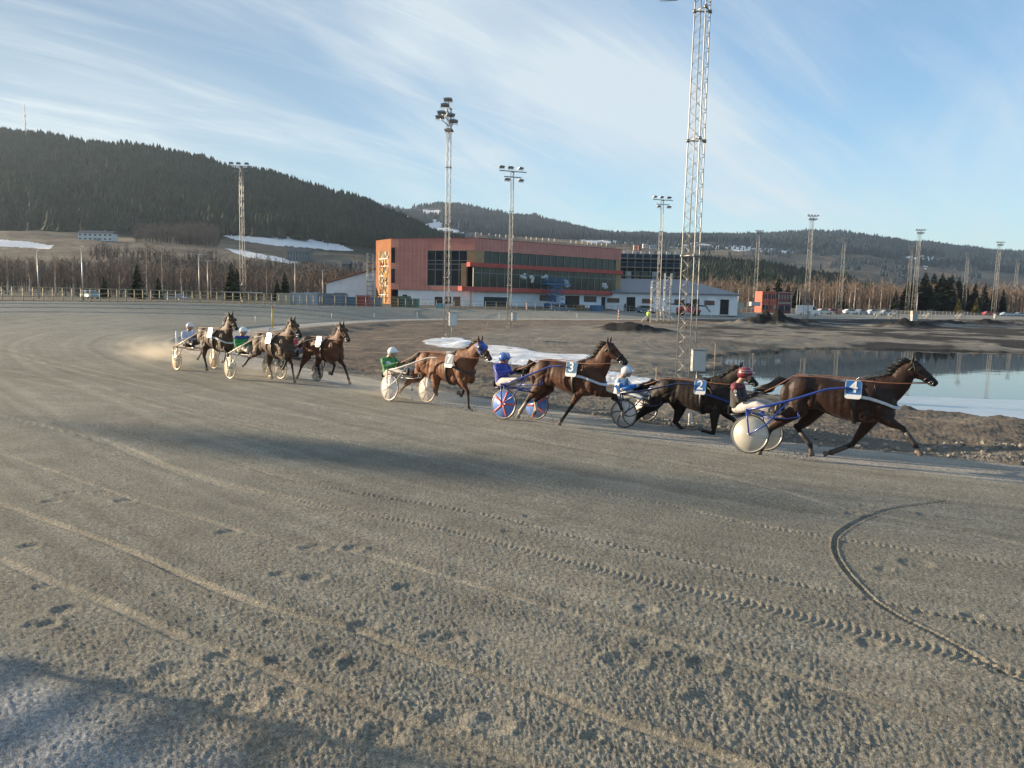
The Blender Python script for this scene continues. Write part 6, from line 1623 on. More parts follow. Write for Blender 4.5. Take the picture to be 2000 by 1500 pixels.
# tower ladder beside building
def lattice_tower(label, px, d, h, w, name='scaffold_ladder', cat='scaffold'):
    p = at_d(px, 590, d); z = Hs(p.x, d); root = thing(name, label, cat, (p.x, d, z), 0)
    q = MB()
    for sx in (-1, 1):
        for sy in (-1, 1): q.loft([(sx * w / 2, sy * w / 2, 0), (sx * w / 2, sy * w / 2, h)], [.06, .06], n=5)
    q.build('uprights', GALV, root); q = MB(); n = int(h / .8)
    for i in range(n + 1):
        z_ = h * i / n
        for sy in (-1, 1): q.loft([(-w / 2, sy * w / 2, z_), (w / 2, sy * w / 2, z_)], [.05, .05], n=4)
        if i < n: q.loft([(-w / 2, -w / 2, z_), (w / 2, -w / 2, z_ + h / n)], [.03, .03], n=4)
    q.build('rungs', GALV, root); return root
lattice_tower('narrow scaffold ladder standing left of the golden building end', 723, 150, 9.6, 1.1)
# scissor lift
p = F2.P(17, 0, 4.0); z = Hs(p.x, p.y); root = thing('scissor_lift', 'blue scissor lift raised to the first floor windows', 'scissor lift', (p.x, p.y, z), math.atan2(F2.d.y, F2.d.x)); SB = mat('lift_blue', (.03, .14, .30), rough=.45, var=.2)
MB().box((0, 0, .55), (4.2, 1.8, .7)).build('chassis', SB, root)
for sx in (-1.5, 1.5):
    for sy in (-.95, .95): MB().loft([(sx, sy - .12, .35), (sx, sy + .12, .35)], [.36, .36], n=14).build('wheel', BLACK, root)
q = MB(); h0, h1, k_ = .9, 4.6, 4
for i in range(k_):
    a = h0 + (h1 - h0) * i / k_; b = h0 + (h1 - h0) * (i + 1) / k_
    for sy in (-.7, .7): q.bar((-1.8, sy, a), (1.8, sy, b), .12); q.bar((1.8, sy, a), (-1.8, sy, b), .12)
q.build('scissor_arms', SB, root); MB().box((0, 0, 4.75), (6.6, 1.9, .25)).build('platform', SB, root); q = MB()
for sx in np.linspace(-3.2, 3.2, 7):
    for sy in (-.9, .9): q.loft([(sx, sy, 4.85), (sx, sy, 5.95)], [.04, .04], n=5)
for z_ in (5.4, 5.95):
    for sy in (-.9, .9): q.loft([(-3.2, sy, z_), (3.2, sy, z_)], [.04, .04], n=5)
q.build('guard_rail', SB, root)
# white scaffold stair tower with braces
WS = mat('white_scaffold', (.62, .58, .52), rough=.5, var=.15, vscale=2)
p = at_d(1289, 628, 116); z = Hs(p.x, p.y); root = thing('scaffold_tower', 'white scaffold tower with platforms, two columns joined at the top, round a mast', 'scaffold tower', (p.x, p.y, z))
for cx_, w_, h_ in ((-.95, 1.0, 6.2), (.95, .95, 7.4)):
    q = MB()
    for sx in (-1, 1):
        for sy in (-1, 1): q.loft([(cx_ + sx * w_ / 2, sy * .45, 0), (cx_ + sx * w_ / 2, sy * .45, h_)], [.045, .045], n=6)
    for z_ in np.arange(.6, h_, .62):
        for sy in (-1, 1): q.loft([(cx_ - w_ / 2, sy * .45, z_), (cx_ + w_ / 2, sy * .45, z_)], [.028, .028], n=4)
    for z_ in np.arange(1.5, h_ - 1, 1.5): q.loft([(cx_ - w_ / 2, -.45, z_), (cx_ + w_ / 2, -.45, z_ + 1.2)], [.03, .03], n=4)
    q.build('column', WS, root)
    for z_ in (1.9, 3.5, 5.2): MB().box((cx_, 0, z_), (w_ + .05, .95, .10)).build('platform', WS, root)
for a, b in (((-1.4, -.4, 1.9), (-3.0, -.6, 0)), ((.2, -.4, 2.4), (1.6, -.6, 0)), ((1.4, -.4, 1.2), (2.3, -.5, 0))): MB().loft([a, b], [.04, .04], n=5).build('brace', WS, root)
MB().box((.3, 0, .12), (3.4, .9, .16)).build('base_board', WOOD, root)

# person in a high visibility jacket by the tower
def standing(label, px, d, col, facing=0.0):
    p = at_d(px, 620, d); z = Hs(p.x, p.y); root = thing('person', label, 'person', (p.x, p.y, z), facing); q = MB()
    q.loft([(0, 0, .92), (0, 0, 1.15), (0, 0, 1.45), (0, 0, 1.58)], [(.13, .17), (.12, .15), (.13, .20), .06], n=10, side=(1, 0, 0)); q.ball((.02, 0, 1.68), (.10, .085, .12)); q.loft([(0, 0, 1.5), (0, 0, 1.66)], [.06, .055], n=8)
    for s in (-1, 1):
        q.loft([(0, s * .09, .95), (.03, s * .10, .5), (-.02, s * .11, .08)], [.10, .065, .045], n=8); q.loft([(-.02, s * .11, .04), (.14, s * .11, .04)], [.045, .04], n=8)
        q.loft([(0, s * .20, 1.45), (.02, s * .26, 1.18), (.12, s * .22, .95)], [.06, .045, .035], n=8)
        for i in range(4): q.loft([(.12, s * .22 + (i - 1.5) * .02, .95), (.14, s * .22 + (i - 1.5) * .02, .86)], [.011, .009], n=5)
    me = remeshed(q, .022, 2); me.name = 'body'; me.materials.clear(); me.materials.append(SKIN); o = bpy.data.objects.new('body', me); COL.objects.link(o); o.parent = root
    q = MB(); q.loft([(0, 0, .86), (0, 0, 1.2), (0, 0, 1.47), (0, 0, 1.56)], [(.19, .23), (.18, .22), (.17, .25), (.09, .09)], n=14, side=(1, 0, 0))
    for s in (-1, 1): q.loft([(0, s * .20, 1.46), (.02, s * .28, 1.18), (.11, s * .24, .98)], [.085, .07, .055], n=8)
    q.build('jacket', col, root); q = MB()
    for s in (-1, 1): q.loft([(0, s * .09, .95), (.03, s * .10, .5), (-.02, s * .11, .10)], [.13, .09, .07], n=8)
    q.build('trousers', BLACK, root); q = MB(); q.ball((.0, 0, 1.74), (.125, .11, .085)); q.build('helmet', WHITE, root)
standing('person in a neon yellow jacket and dark trousers by the scaffold tower', 1266, 117, mat('hi_vis', (.55, .85, .05), rough=.6, var=.1), .8)
standing('person in dark clothes in front of the white hall wall', 1220, 160, BLACK, -.5)

# red site cabins
RC = mat('cabin_red', (.42, .11, .07), rough=.6, var=.15, vscale=1); RC2 = mat('cabin_maroon', (.16, .05, .06), rough=.6, var=.2, vscale=1); CF = mat('cabin_frame', (.50, .44, .36), rough=.6)
def cabin(px0, px1, d, z0, h, m, label, win):
    a = at_d(px0, 590, d); b = at_d(px1, 590, d); x = (a.x + b.x) / 2; w = b.x - a.x; root = thing('site_cabin', label, 'cabin', (x, d + 3, z0), 0, 'stacked site cabins')
    MB().box((0, 0, h / 2), (w, 6, h)).build('body', m, root); q = MB()
    for s in (-1, 1): q.box((s * (w / 2 - .06), -3.03, h / 2), (.12, .10, h))
    for zz_ in (.06, h - .06): q.box((0, -3.035, zz_), (w - .25, .10, .12))
    q.build('frame', CF if 'pale' in label else m, root)
    n = win
    for i in range(n):
        cx_ = -w / 2 + w * (i + .5) / n; f = MB().box((cx_, -3.02, h * .55), (w / n * .72, .06, h * .42)).build('window', GLZ if n < 5 else BROWNW, root); MB().box((cx_, -3.07, h * .55), (.06, .03, h * .42)).build('mullion', PEG, f)
zc = Hs(65, 205)
cabin(1488, 1502, 205, zc, 2.9, RC, 'red site cabin, lower left of the stack', 1); cabin(1503, 1517, 205, zc, 2.9, RC, 'red site cabin, lower middle with white window frames', 2); cabin(1519, 1546, 205, zc, 2.8, RC2, 'dark maroon site cabin under the pale framed one', 1)
cabin(1488, 1502, 205, zc + 2.95, 2.9, RC, 'red site cabin, upper left of the stack', 2); cabin(1503, 1517, 205, zc + 2.95, 2.9, RC, 'red site cabin, upper middle of the stack', 2); cabin(1519, 1546, 205, zc + 2.95, 2.8, RC2, 'site cabin with a pale frame and five slim windows', 5)
gbox(1441, 1453, 190, 1.7, 'crate_stack', 'cream bale on the ground right of the white hall', 'crate', CPL, ribs=0, dep=1.5, zoff=.9)
gbox(1468, 1485, 200, 1.0, 'trailer_box', 'white box trailer left of the red cabins', 'trailer', CWH, ribs=3, dep=2, zoff=1.7)
gbox(1784, 1794, 190, 1.3, 'grey_cabinet', 'cream cabinet right of the twin cabinet mast', 'cabinet', CPL, dep=1, zoff=.9)
gbox(1785, 1794, 186, 1.6, 'grey_cabinet', 'grey cabinet on the ground right of the tall mast', 'cabinet', GREYBOX, dep=1)

# metal steps by the far track
def steps(px, d, label):
    p = at_d(px, 610, d); z = Hs(p.x, p.y); root = thing('metal_steps', label, 'steps', (p.x, p.y, z), .15, 'metal steps beside the far track')
    for s in (-1, 1):
        MB().bar((-.9, s * .55, 0), (.5, s * .55, 1.6), .12, .2).build('stringer', GALV, root)
        q = MB(); q.loft([(-.9, s * .55, .0), (-.9, s * .55, 1.0), (.5, s * .55, 2.6), (1.2, s * .55, 2.6), (1.2, s * .55, 0)], [.05] * 5, n=6); q.build('hand_rail', GALV, root)
    for i in range(6): MB().box((-.75 + .24 * i, 0, .2 + .26 * i), (.28, 1.0, .05)).build('tread', GALV, root)
    MB().box((.85, 0, 1.62), (.75, 1.1, .06)).build('landing', GALV, root)
for a in ((1716, 190, 'metal steps right of the parked cars, leftmost of four'), (1744, 190, 'metal steps left of the twin cabinet mast'), (1812, 205, 'metal steps in front of the fir clump'), (1875, 215, 'metal steps at the foot of the mast right of the firs')): steps(*a)
# ================================================================== WOODS, TREES, HOUSES, VEHICLES
def leafmat(name, a, b_, sc=.05):
    return mat(name, a, rough=.9, var=.5, vscale=sc, col2=b_, spec=.15, detail=8)
SPR = leafmat('spruce_mass', (.028, .040, .026), (.012, .018, .013))
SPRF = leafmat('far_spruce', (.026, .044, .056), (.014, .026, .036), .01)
TWIG = leafmat('bare_twigs', (.22, .165, .125), (.13, .10, .08), .08)
TWIGD = leafmat('bare_twigs_grey', (.13, .10, .085), (.07, .058, .05), .06)

def tmpl_spruce(tiers, sides, rnd):
    V = []; Fq = []
    for t in range(tiers):
        z0 = .06 + .84 * t / tiers * (1 - .1 * t / tiers); z1 = min(1.0, z0 + (1.25 if tiers > 1 else .95) / tiers); r = .20 * (1 - t / tiers) ** .8 + .02
        o = len(V); V.append((0, 0, z1)); a0 = rnd.random() * 6
        for i in range(sides):
            a = a0 + 6.283 * i / sides; rr = r * rnd.uniform(.65, 1.2); V.append((rr * math.cos(a), rr * math.sin(a), z0 + rnd.uniform(-.03, .03)))
        for i in range(sides): Fq.append((o, o + 1 + i, o + 1 + (i + 1) % sides))
    return np.array(V), np.array(Fq)
def tmpl_bare(n, rnd, spread=.30, wd=.010):
    V = []; Fq = []
    def tri(a, b, w):
        d = rnd.random() * 6.28; o = len(V); ox, oy = w * math.cos(d), w * math.sin(d)
        V.extend([(a[0] - ox, a[1] - oy, a[2]), (a[0] + ox, a[1] + oy, a[2]), (b[0], b[1], b[2])]); Fq.append((o, o + 1, o + 2))
    for k_ in range(3): tri((0, 0, 0), (rnd.uniform(-.03, .03), rnd.uniform(-.03, .03), .95), .014)
    for i in range(n):
        z = rnd.uniform(.18, .85); a = rnd.random() * 6.283; l = rnd.uniform(.12, .42) * (1.05 - z * .5); sp = spread * rnd.uniform(.5, 1.4)
        b = (math.cos(a) * l * sp * 1.8, math.sin(a) * l * sp * 1.8, min(1.05, z + l)); tri((0, 0, z), b, wd)
        for j in range(2):
            f = rnd.uniform(.3, .9); c = tuple(b[q] * f + (0, 0, z)[q] * (1 - f) for q in range(3)); a2 = a + rnd.uniform(-1.3, 1.3); tri(c, (c[0] + math.cos(a2) * .09, c[1] + math.sin(a2) * .09, c[2] + rnd.uniform(.05, .15)), wd * .75)
    return np.array(V), np.array(Fq)
def scatter(name, n, pxr, depr, accept, tmpls, hr, m, label, cat, wfac=1.0, seed=1, sink=.3):
    rs = np.random.RandomState(seed); px = rs.uniform(pxr[0], pxr[1], n); dep = np.sqrt(rs.uniform(depr[0] ** 2, depr[1] ** 2, n))
    X = (px - 1000) / F * dep; Y = dep; Z, _, _ = table_z(X, Y); k = accept(px, dep, X, Y, Z); px, dep, X, Y, Z = px[k], dep[k], X[k], Y[k], Z[k]; n = len(X)
    H_ = rs.uniform(hr[0], hr[1], n) * (1 + .25 * fbm(X / 40, Y / 40, 2, 3)); A = rs.uniform(0, 6.283, n); tid = rs.randint(0, len(tmpls), n); VV = []; FF = []; off = 0
    for t, (V, Fq) in enumerate(tmpls):
        s = np.nonzero(tid == t)[0]
        if not len(s): continue
        ca, sa = np.cos(A[s])[:, None], np.sin(A[s])[:, None]; h = H_[s][:, None]; w = h * wfac * rs.uniform(.8, 1.2, (len(s), 1))
        x = V[None, :, 0] * w; y = V[None, :, 1] * w
        P_ = np.stack([X[s][:, None] + x * ca - y * sa, Y[s][:, None] + x * sa + y * ca, Z[s][:, None] - sink + V[None, :, 2] * h], -1)
        FF.append((Fq[None] + (np.arange(len(s)) * len(V))[:, None, None] + off).reshape(-1, 3)); VV.append(P_.reshape(-1, 3)); off += len(s) * len(V)
    o = np_mesh(name, np.concatenate(VV), np.concatenate(FF), m, smooth=False); tag(o, label, cat, kind='stuff'); return o
_r = random.Random(5)
S3 = [tmpl_spruce(3, 6, _r) for _ in range(5)]; S2 = [tmpl_spruce(2, 5, _r) for _ in range(4)]; S1_ = [tmpl_spruce(1, 5, _r) for _ in range(3)]
BT = [tmpl_bare(16, _r) for _ in range(6)]; BT2 = [tmpl_bare(9, _r, .4, .016) for _ in range(5)]
def py_of(px, dep, Z): return hor(px) - (Z - CAMH) * F / dep
scatter('spruce_forest', 17000, (-350, 935), (760, 1420), lambda px, d, X, Y, Z: (py_of(px, d, Z) < 452 + np.interp(px, [0, 300, 430, 520, 700, 860], [2, 4, 8, 14, 30, 60])) | (d > 1000), S3, (13, 21), SPR, 'dense dark spruce forest covering the whole hill on the left', 'forest', 1.25, 3)
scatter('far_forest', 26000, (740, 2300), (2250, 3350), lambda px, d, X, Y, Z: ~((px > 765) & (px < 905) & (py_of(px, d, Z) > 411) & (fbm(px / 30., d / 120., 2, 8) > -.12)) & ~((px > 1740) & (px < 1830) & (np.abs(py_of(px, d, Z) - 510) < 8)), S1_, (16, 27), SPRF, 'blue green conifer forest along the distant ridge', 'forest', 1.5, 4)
scatter('spruce_belt', 5200, (1150, 1745), (640, 1080), lambda px, d, X, Y, Z: (d > 690 + 90 * fbm(px / 60., px / 60., 2, 5)) & (px < 1700 - (d - 700) * .12) & (px > 1225 + (d < 760) * 60), S3, (11, 18), SPR, 'dark spruce plantation below the snowy fields in the middle distance', 'forest', 1.25, 6)
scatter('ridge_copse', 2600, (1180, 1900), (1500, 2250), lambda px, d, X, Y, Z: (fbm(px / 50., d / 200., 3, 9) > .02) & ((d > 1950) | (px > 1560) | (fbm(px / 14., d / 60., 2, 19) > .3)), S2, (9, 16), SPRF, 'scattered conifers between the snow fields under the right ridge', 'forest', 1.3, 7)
scatter('leafless_wood', 1700, (1335, 2150), (325, 520), lambda px, d, X, Y, Z: (fbm(px / 25., d / 20., 2, 12) > -.35), BT, (10, 14.5), TWIG, 'brown leafless birch wood behind the car park at the right', 'wood', 1.0, 8)
scatter('leafless_wood', 1100, (-80, 735), (165, 330), lambda px, d, X, Y, Z: (d > 175 + 18 * np.sin(px / 40.)), BT, (6, 10), TWIG, 'brown leafless scrub and saplings behind the left fence', 'scrub', 1.15, 9)
scatter('leafless_wood', 1700, (-80, 740), (300, 470), lambda px, d, X, Y, Z: (px > 180) & (fbm(px / 40., d / 40., 2, 13) > -.1), BT2, (5, 9), TWIGD, 'grey brown thicket on the lower slope below the snow patches', 'scrub', 1.3, 10)
scatter('leafless_wood', 2300, (200, 640), (640, 860), lambda px, d, X, Y, Z: ((px > 265) & (px < 430) & (py_of(px, d, Z) < 490)) | (fbm(px / 50., d / 60., 2, 15) > .25) & (d > 780), BT2, (8, 14), TWIGD, 'grey leafless trees along the foot of the wooded hill right of the white house', 'wood', 1.3, 11)
scatter('leafless_wood', 500, (1170, 1480), (1250, 1700), lambda px, d, X, Y, Z: (fbm(px / 18., d / 60., 2, 16) > .12), BT2, (7, 12), TWIG, 'small bare trees round the far farm houses', 'wood', 1.5, 12)

# ---- single trees one can tell apart
def conifer(px, d, h, label, group, seed, w=.24, m=None, dense=260):
    rnd = random.Random(seed); x = (px - 1000) / F * d; z = Hs(x, d) if d < 200 else float(table_z(np.array([x]), np.array([float(d)]))[0][0])
    root = thing('conifer', label, 'tree', (x, d, z - .1), 0, group)
    MB().loft([(0, 0, 0), (.05, 0, h * .5), (0, .03, h * .97)], [h * .016 + .04, h * .01 + .02, .01], n=6).build('trunk', mat('bark', (.10, .075, .06), rough=.9, var=.4, vscale=3), root)
    q = MB()
    for i in range(dense):
        f = (i + rnd.random()) / dense; zz_ = h * (.05 + .94 * f); r = h * w * (1 - f) ** .75 * rnd.uniform(.55, 1.15) + .06; a = rnd.random() * 6.283; wv = r * rnd.uniform(.22, .40)
        ca, sa = math.cos(a), math.sin(a); dz = -r * rnd.uniform(.1, .45)
        for tw in (0.0, .5):
            q.add([(0, 0, zz_), (ca * r * .6 - sa * wv, sa * r * .6 + ca * wv, zz_ + dz * .5 + tw * .2), (ca * r, sa * r, zz_ + dz + r * .12), (ca * r * .6 + sa * wv, sa * r * .6 - ca * wv, zz_ + dz * .5 - tw * wv)], [(0, 1, 2, 3)])
    q.build('crown', m or SPR, root); return root
def birch(px, d, h, label, group, seed, m=None):
    rnd = random.Random(seed); x = (px - 1000) / F * d; z = Hs(x, d) if d < 200 else float(table_z(np.array([x]), np.array([float(d)]))[0][0])
    root = thing('birch_tree', label, 'tree', (x, d, z - .1), 0, group); q = MB(); tr_ = MB()
    tp = [Vector((rnd.uniform(-.25, .25) * i / 5, rnd.uniform(-.2, .2) * i / 5, h * i / 5)) for i in range(6)]
    tr_.loft(tp, [.16, .13, .10, .075, .045, .015], n=6); tr_.build('trunk', mat('birch_bark', (.48, .42, .35), rough=.8, var=.4, vscale=2), root)
    for i in range(34):
        f = rnd.uniform(.25, .95); g = f * 5; a0 = tp[int(g)].lerp(tp[min(5, int(g) + 1)], g - int(g)); a = rnd.random() * 6.283; l = h * rnd.uniform(.12, .30) * (1.15 - f * .6)
        b = a0 + Vector((math.cos(a) * l * .55, math.sin(a) * l * .55, l)); mid = a0.lerp(b, .5) + Vector((math.cos(a), math.sin(a), 0)) * l * .1; q.loft([a0, mid, b], [.035, .025, .01], n=3)
        for j in range(9):
            c = mid.lerp(b, rnd.random()); e_ = c + Vector((rnd.uniform(-.6, .6), rnd.uniform(-.6, .6), rnd.uniform(-.2, .8))) * l * .38; q.loft([c, e_], [.022, .008], n=3)
    q.build('crown', m or TWIG, root); return root
gfir = 'dark firs at the right'
for i, (px, d, h, w) in enumerate([(1762, 330, 12.5, .34), (1778, 345, 15, .3), (1795, 325, 16.5, .34), (1812, 340, 17, .32), (1828, 330, 16.5, .36), (1846, 345, 17, .34), (1860, 330, 15, .34), (1874, 335, 13, .34), (1893, 325, 12.5, .28), (1912, 330, 13, .24), (1930, 350, 12, .24), (1948, 340, 11, .22), (1840, 315, 14, .40), (1800, 312, 13, .40), (1770, 312, 11, .36)]):
    conifer(px, d, h, 'dark fir standing in the dense clump left of the right hand masts' if i not in (8, 9, 10, 11) else 'slim dark fir standing apart at the right of the clump', gfir if i not in (8, 9, 10, 11) else 'slim firs right of the clump', 40 + i, w, dense=420)
for px, d, h, lab in [(1863, 262, 4.6, 'small golden bush in front of the dark firs, left of two'), (1897, 262, 4.8, 'small golden bush in front of the dark firs, right of two')]: conifer(px, d, h, lab, 'golden bushes', px, .34, leafmat('golden_bush', (.22, .19, .06), (.12, .11, .05), .5))
for px, d, h, lab in [(1492, 300, 9, 'dark pine right behind the red cabins, left of three'), (1512, 310, 13, 'tallest dark pine behind the red cabins'), (1531, 305, 9.5, 'dark pine behind the pale framed cabin'), (1548, 300, 8.5, 'rounded green pine right of the cabins'), (1640, 360, 14, 'dark pine behind the mast by the parked cars'), (1740, 300, 8, 'small spruce left of the fir clump')]: conifer(px, d, h, lab, 'pines behind the car park', px, .36 if px < 1600 else .26)
for px, d, h, lab in [(205, 150, 4.2, 'small green spruce behind the light blue car'), (270, 150, 7.0, 'green spruce behind the left fence, the tallest there'), (452, 160, 8.0, 'slender spruce just left of the fence mast'), (463, 165, 7.0, 'slender spruce touching the fence mast'), (541, 158, 4.6, 'short spruce left of the cream container'), (556, 160, 6.2, 'spruce behind the cream container'), (310, 152, 4.5, 'low spruce right of the tallest left spruce')]: conifer(px, d, h, lab, 'spruces behind the left fence', px, .26, leafmat('young_spruce', (.055, .075, .035), (.03, .042, .024), .8))
for i, (px, d, h) in enumerate([(18, 172, 9), (60, 180, 8.5), (110, 176, 9), (145, 185, 8), (198, 180, 9.5), (235, 175, 8), (288, 170, 11), (318, 178, 11), (355, 180, 9), (412, 185, 7.5), (490, 190, 7), (520, 180, 7.5), (600, 185, 6), (650, 190, 6.5)]):
    birch(px, d, h, 'leafless birch standing out of the scrub behind the left fence', 'birches in the left scrub', 70 + i)
for i, px in enumerate([1345, 1380, 1420, 1455, 1582, 1600, 1625, 1660, 1690, 1712, 1730]):
    birch(px, 318 + i % 3 * 6, 13.5, 'tall leafless birch at the front of the brown wood', 'birches at the edge of the brown wood', 90 + i)

# ---- houses on the slopes
def house(px0, px1, ytop, ybot, d, wall, roofc, label, floors=2, flat=False):
    a = at_d(px0, ybot, d); b = at_d(px1, ybot, d); w = b.x - a.x; ht = at_d(px0, ytop, d).z - a.z; x = (a.x + b.x) / 2; z = float(table_z(np.array([x]), np.array([float(d)]))[0][0]); z = max(z, a.z - 3) if z < a.z else z
    hb = a.z + ht - z; root = thing('house', label, 'house', (x, d + 4, z - .5)); hw = hb * (.72 if not flat else .86) + .5; dp = 8
    MB().box((0, 0, hw / 2), (w, dp, hw)).build('walls', wall, root)
    q = MB(); o = .6; vs = [(-w / 2 - o, -dp / 2 - o, hw), (w / 2 + o, -dp / 2 - o, hw), (w / 2 + o, dp / 2 + o, hw), (-w / 2 - o, dp / 2 + o, hw), (-w / 2 - o, 0, hb + .5), (w / 2 + o, 0, hb + .5)]
    q.add(vs, [(0, 1, 5, 4), (2, 3, 4, 5), (0, 4, 3), (1, 2, 5), (3, 2, 1, 0)]); rf = q.build('roof', roofc, root); MB().box((w * .2, .6, hb + .4), (.8, .8, 1.6)).build('chimney', CONC, rf)
    n = max(2, int(w / 4))
    for fl in range(floors):
        for i in range(n):
            f = MB().box((-w / 2 + w * (i + .5) / n, -dp / 2 - .04, hw * (fl + .55) / floors), (w / n * .45, .08, hw / floors * .42)).build('window', GLZ, root)
            if d < 900: MB().box((-w / 2 + w * (i + .5) / n, -dp / 2 - .09, hw * (fl + .55) / floors), (w / n * .06, .02, hw / floors * .42)).build('mullion', PEG, f)
    MB().box((w * .08, -dp / 2 - .05, 1.1), (1.1, .1, 2.1)).build('door', BROWNW, root); return root
HW_ = mat('house_white', (.62, .62, .60), rough=.7, var=.1); HG = mat('house_grey', (.15, .16, .17), rough=.8, var=.2); HR = mat('house_roof', (.09, .09, .10), rough=.7, var=.2); HRED = mat('barn_red', (.34, .10, .06), rough=.8, var=.2); HY = mat('house_lit', (.62, .38, .20), rough=.8)  # HY has warm sunlight painted into the barn wall colour
house(152, 220, 449, 467, 640, HW_, HR, 'long white two storey house at the foot of the wooded hill')
house(560, 606, 484, 500, 590, HG, HR, 'grey house with pale gable below the long snow patch')
house(668, 682, 508, 524, 420, HG, HR, 'small dark gabled house left of the building, the left one of two', 1)
house(692, 702, 510, 524, 420, HG, HR, 'small dark gabled house left of the building, the right one of two', 1)
house(1238, 1246, 475, 485, 1450, HY, HR, 'sunlit orange barn wall on the far field', 1); house(1247, 1253, 476, 485, 1460, HRED, HR, 'dark red barn next to the orange one on the far field', 1)
house(1256, 1266, 473, 481, 1500, HW_, HR, 'white farm house on the far field', 1); house(1270, 1283, 475, 483, 1500, mat('house_pale', (.45, .48, .5), rough=.7), HR, 'pale grey farm building right of the white farm house', 1)
# radio mast on the hill
x = (66 - 1000) / F * 1290; z = float(table_z(np.array([x]), np.array([1290.]))[0][0]); root = thing('radio_mast', 'thin radio mast on top of the wooded hill at the far left', 'mast', (x, 1290, z))
hh = at_d(66, 203, 1290).z - z; q = MB()
for i in range(3): a = i * 2.094; q.loft([(math.cos(a) * 1.1, math.sin(a) * 1.1, 0), (math.cos(a) * .5, math.sin(a) * .5, hh * .75), (0, 0, hh)], [.28, .25, .2], n=4)
q.build('lattice', GALVD, root); q = MB()
for i in range(22): q.ring((0, 0, hh * .75 * i / 22), (0, 0, 1), 1.1 - .55 * i / 22, .10, 6, 3)
q.build('bracing', GALVD, root)
for zz_ in (.45, .66): MB().loft([(0, 0, hh * zz_), (0, 0, hh * zz_ + 3)], [1.1, 1.1], n=8).build('antenna', WHITE, root)

# ---- vehicles
def car(px, d, rz, col, label, kind='car', group='vehicles parked beyond the track', dz=0):
    x = (px - 1000) / F * d; z = Hs(x, d) + dz; root = thing('van' if kind == 'van' else 'parked_car', label, kind, (x, d, z), rz, group)
    if kind == 'van': Lh, Wh = 2.9, 1.0; body = [(-2.9, .35), (2.85, .35), (2.9, .9), (2.65, 1.25), (1.95, 1.45), (1.35, 2.45), (.9, 2.62), (-2.85, 2.62), (-2.9, 2.4)]; win = [[(1.25, 1.5), (1.85, 1.5), (1.40, 2.25), (1.05, 2.25), (1.05, 1.5)]]; ws = [(1.98, 1.50), (1.42, 2.38)]; wx = (-1.8, 1.9); wr = .36
    else: Lh, Wh = 2.2, .88; body = [(-2.2, .32), (2.2, .32), (2.22, .70), (2.0, .88), (1.05, 1.0), (.45, 1.42), (.2, 1.48), (-1.2, 1.48), (-1.95, 1.05), (-2.2, .95)]; win = [[(.85, 1.02), (.42, 1.36), (-.25, 1.40), (-.25, 1.02)], [(-.32, 1.02), (-.32, 1.40), (-1.1, 1.40), (-1.6, 1.06)]]; ws = [(1.08, 1.03), (.50, 1.40)]; wx = (-1.35, 1.4); wr = .32
    m = mat('car_%s' % label[:14].replace(' ', '_'), col, rough=.3, coat=.6, var=.05)
    MB().prism(body, (0, 0, 0), (1, 0, 0), (0, 0, 1), Wh * 2).build('body', m, root)
    for w in win:
        for s in (-1, 1): MB().prism(w, (0, s * (Wh + .008), 0), (1, 0, 0), (0, 0, 1), .012).build('side_window', GOG, root)
    a, b = ws; MB().add([(a[0] + .03, -Wh * .88, a[1]), (a[0] + .03, Wh * .88, a[1]), (b[0] + .03, Wh * .8, b[1]), (b[0] + .03, -Wh * .8, b[1])], [(0, 1, 2, 3)]).build('windscreen', GOG, root)
    for wx_ in wx:
        for s in (-1, 1):
            w = MB().loft([(wx_, s * (Wh - .18), wr), (wx_, s * (Wh + .02), wr)], [wr, wr], n=16).build('wheel', BLACK, root); MB().loft([(wx_, s * (Wh + .02), wr), (wx_, s * (Wh + .035), wr)], [wr * .6, wr * .55], n=12).build('rim', CHROME, w)
    for s in (-1, 1): MB().box((Lh + .01, s * Wh * .72, .72), (.05, .26, .14)).build('headlight', WHITE, root)
    return root
car(176, 140, -.75, (.30, .42, .45), 'light blue car parked behind the left fence')
car(345, 160, -.3, (.40, .40, .38), 'grey car behind the fence left of the tall lamp', dz=-.4)
car(1572, 196, -.3, (.72, .72, .70), 'white delivery van beside the red site cabins', 'van'); car(1604, 215, .1, (.55, .54, .50), 'beige car just right of the white van'); car(1622, 220, .1, (.35, .12, .11), 'dark red car left of the mast by the car park')
car(1655, 228, .1, (.66, .66, .66), 'white car right of the mast by the car park'); car(1675, 232, .6, (.20, .22, .25), 'dark car right of the white one'); car(1700, 236, .2, (.6, .6, .62), 'white car at the right end of the row'); car(1727, 240, .1, (.45, .47, .50), 'silver car behind the leftmost metal steps')
car(1923, 300, .1, (.40, .07, .06), 'red car far right behind the pale fence'); car(1957, 300, .1, (.55, .6, .64), 'light car at the far right behind the fence'); car(1985, 310, .1, (.4, .45, .5), 'grey blue car at the right edge behind the fence')
car(1258, 158, .1, (.15, .17, .20), 'dark pickup in front of the white hall'); car(1092, 146, .1, (.12, .16, .22), 'dark blue car in front of the red building')
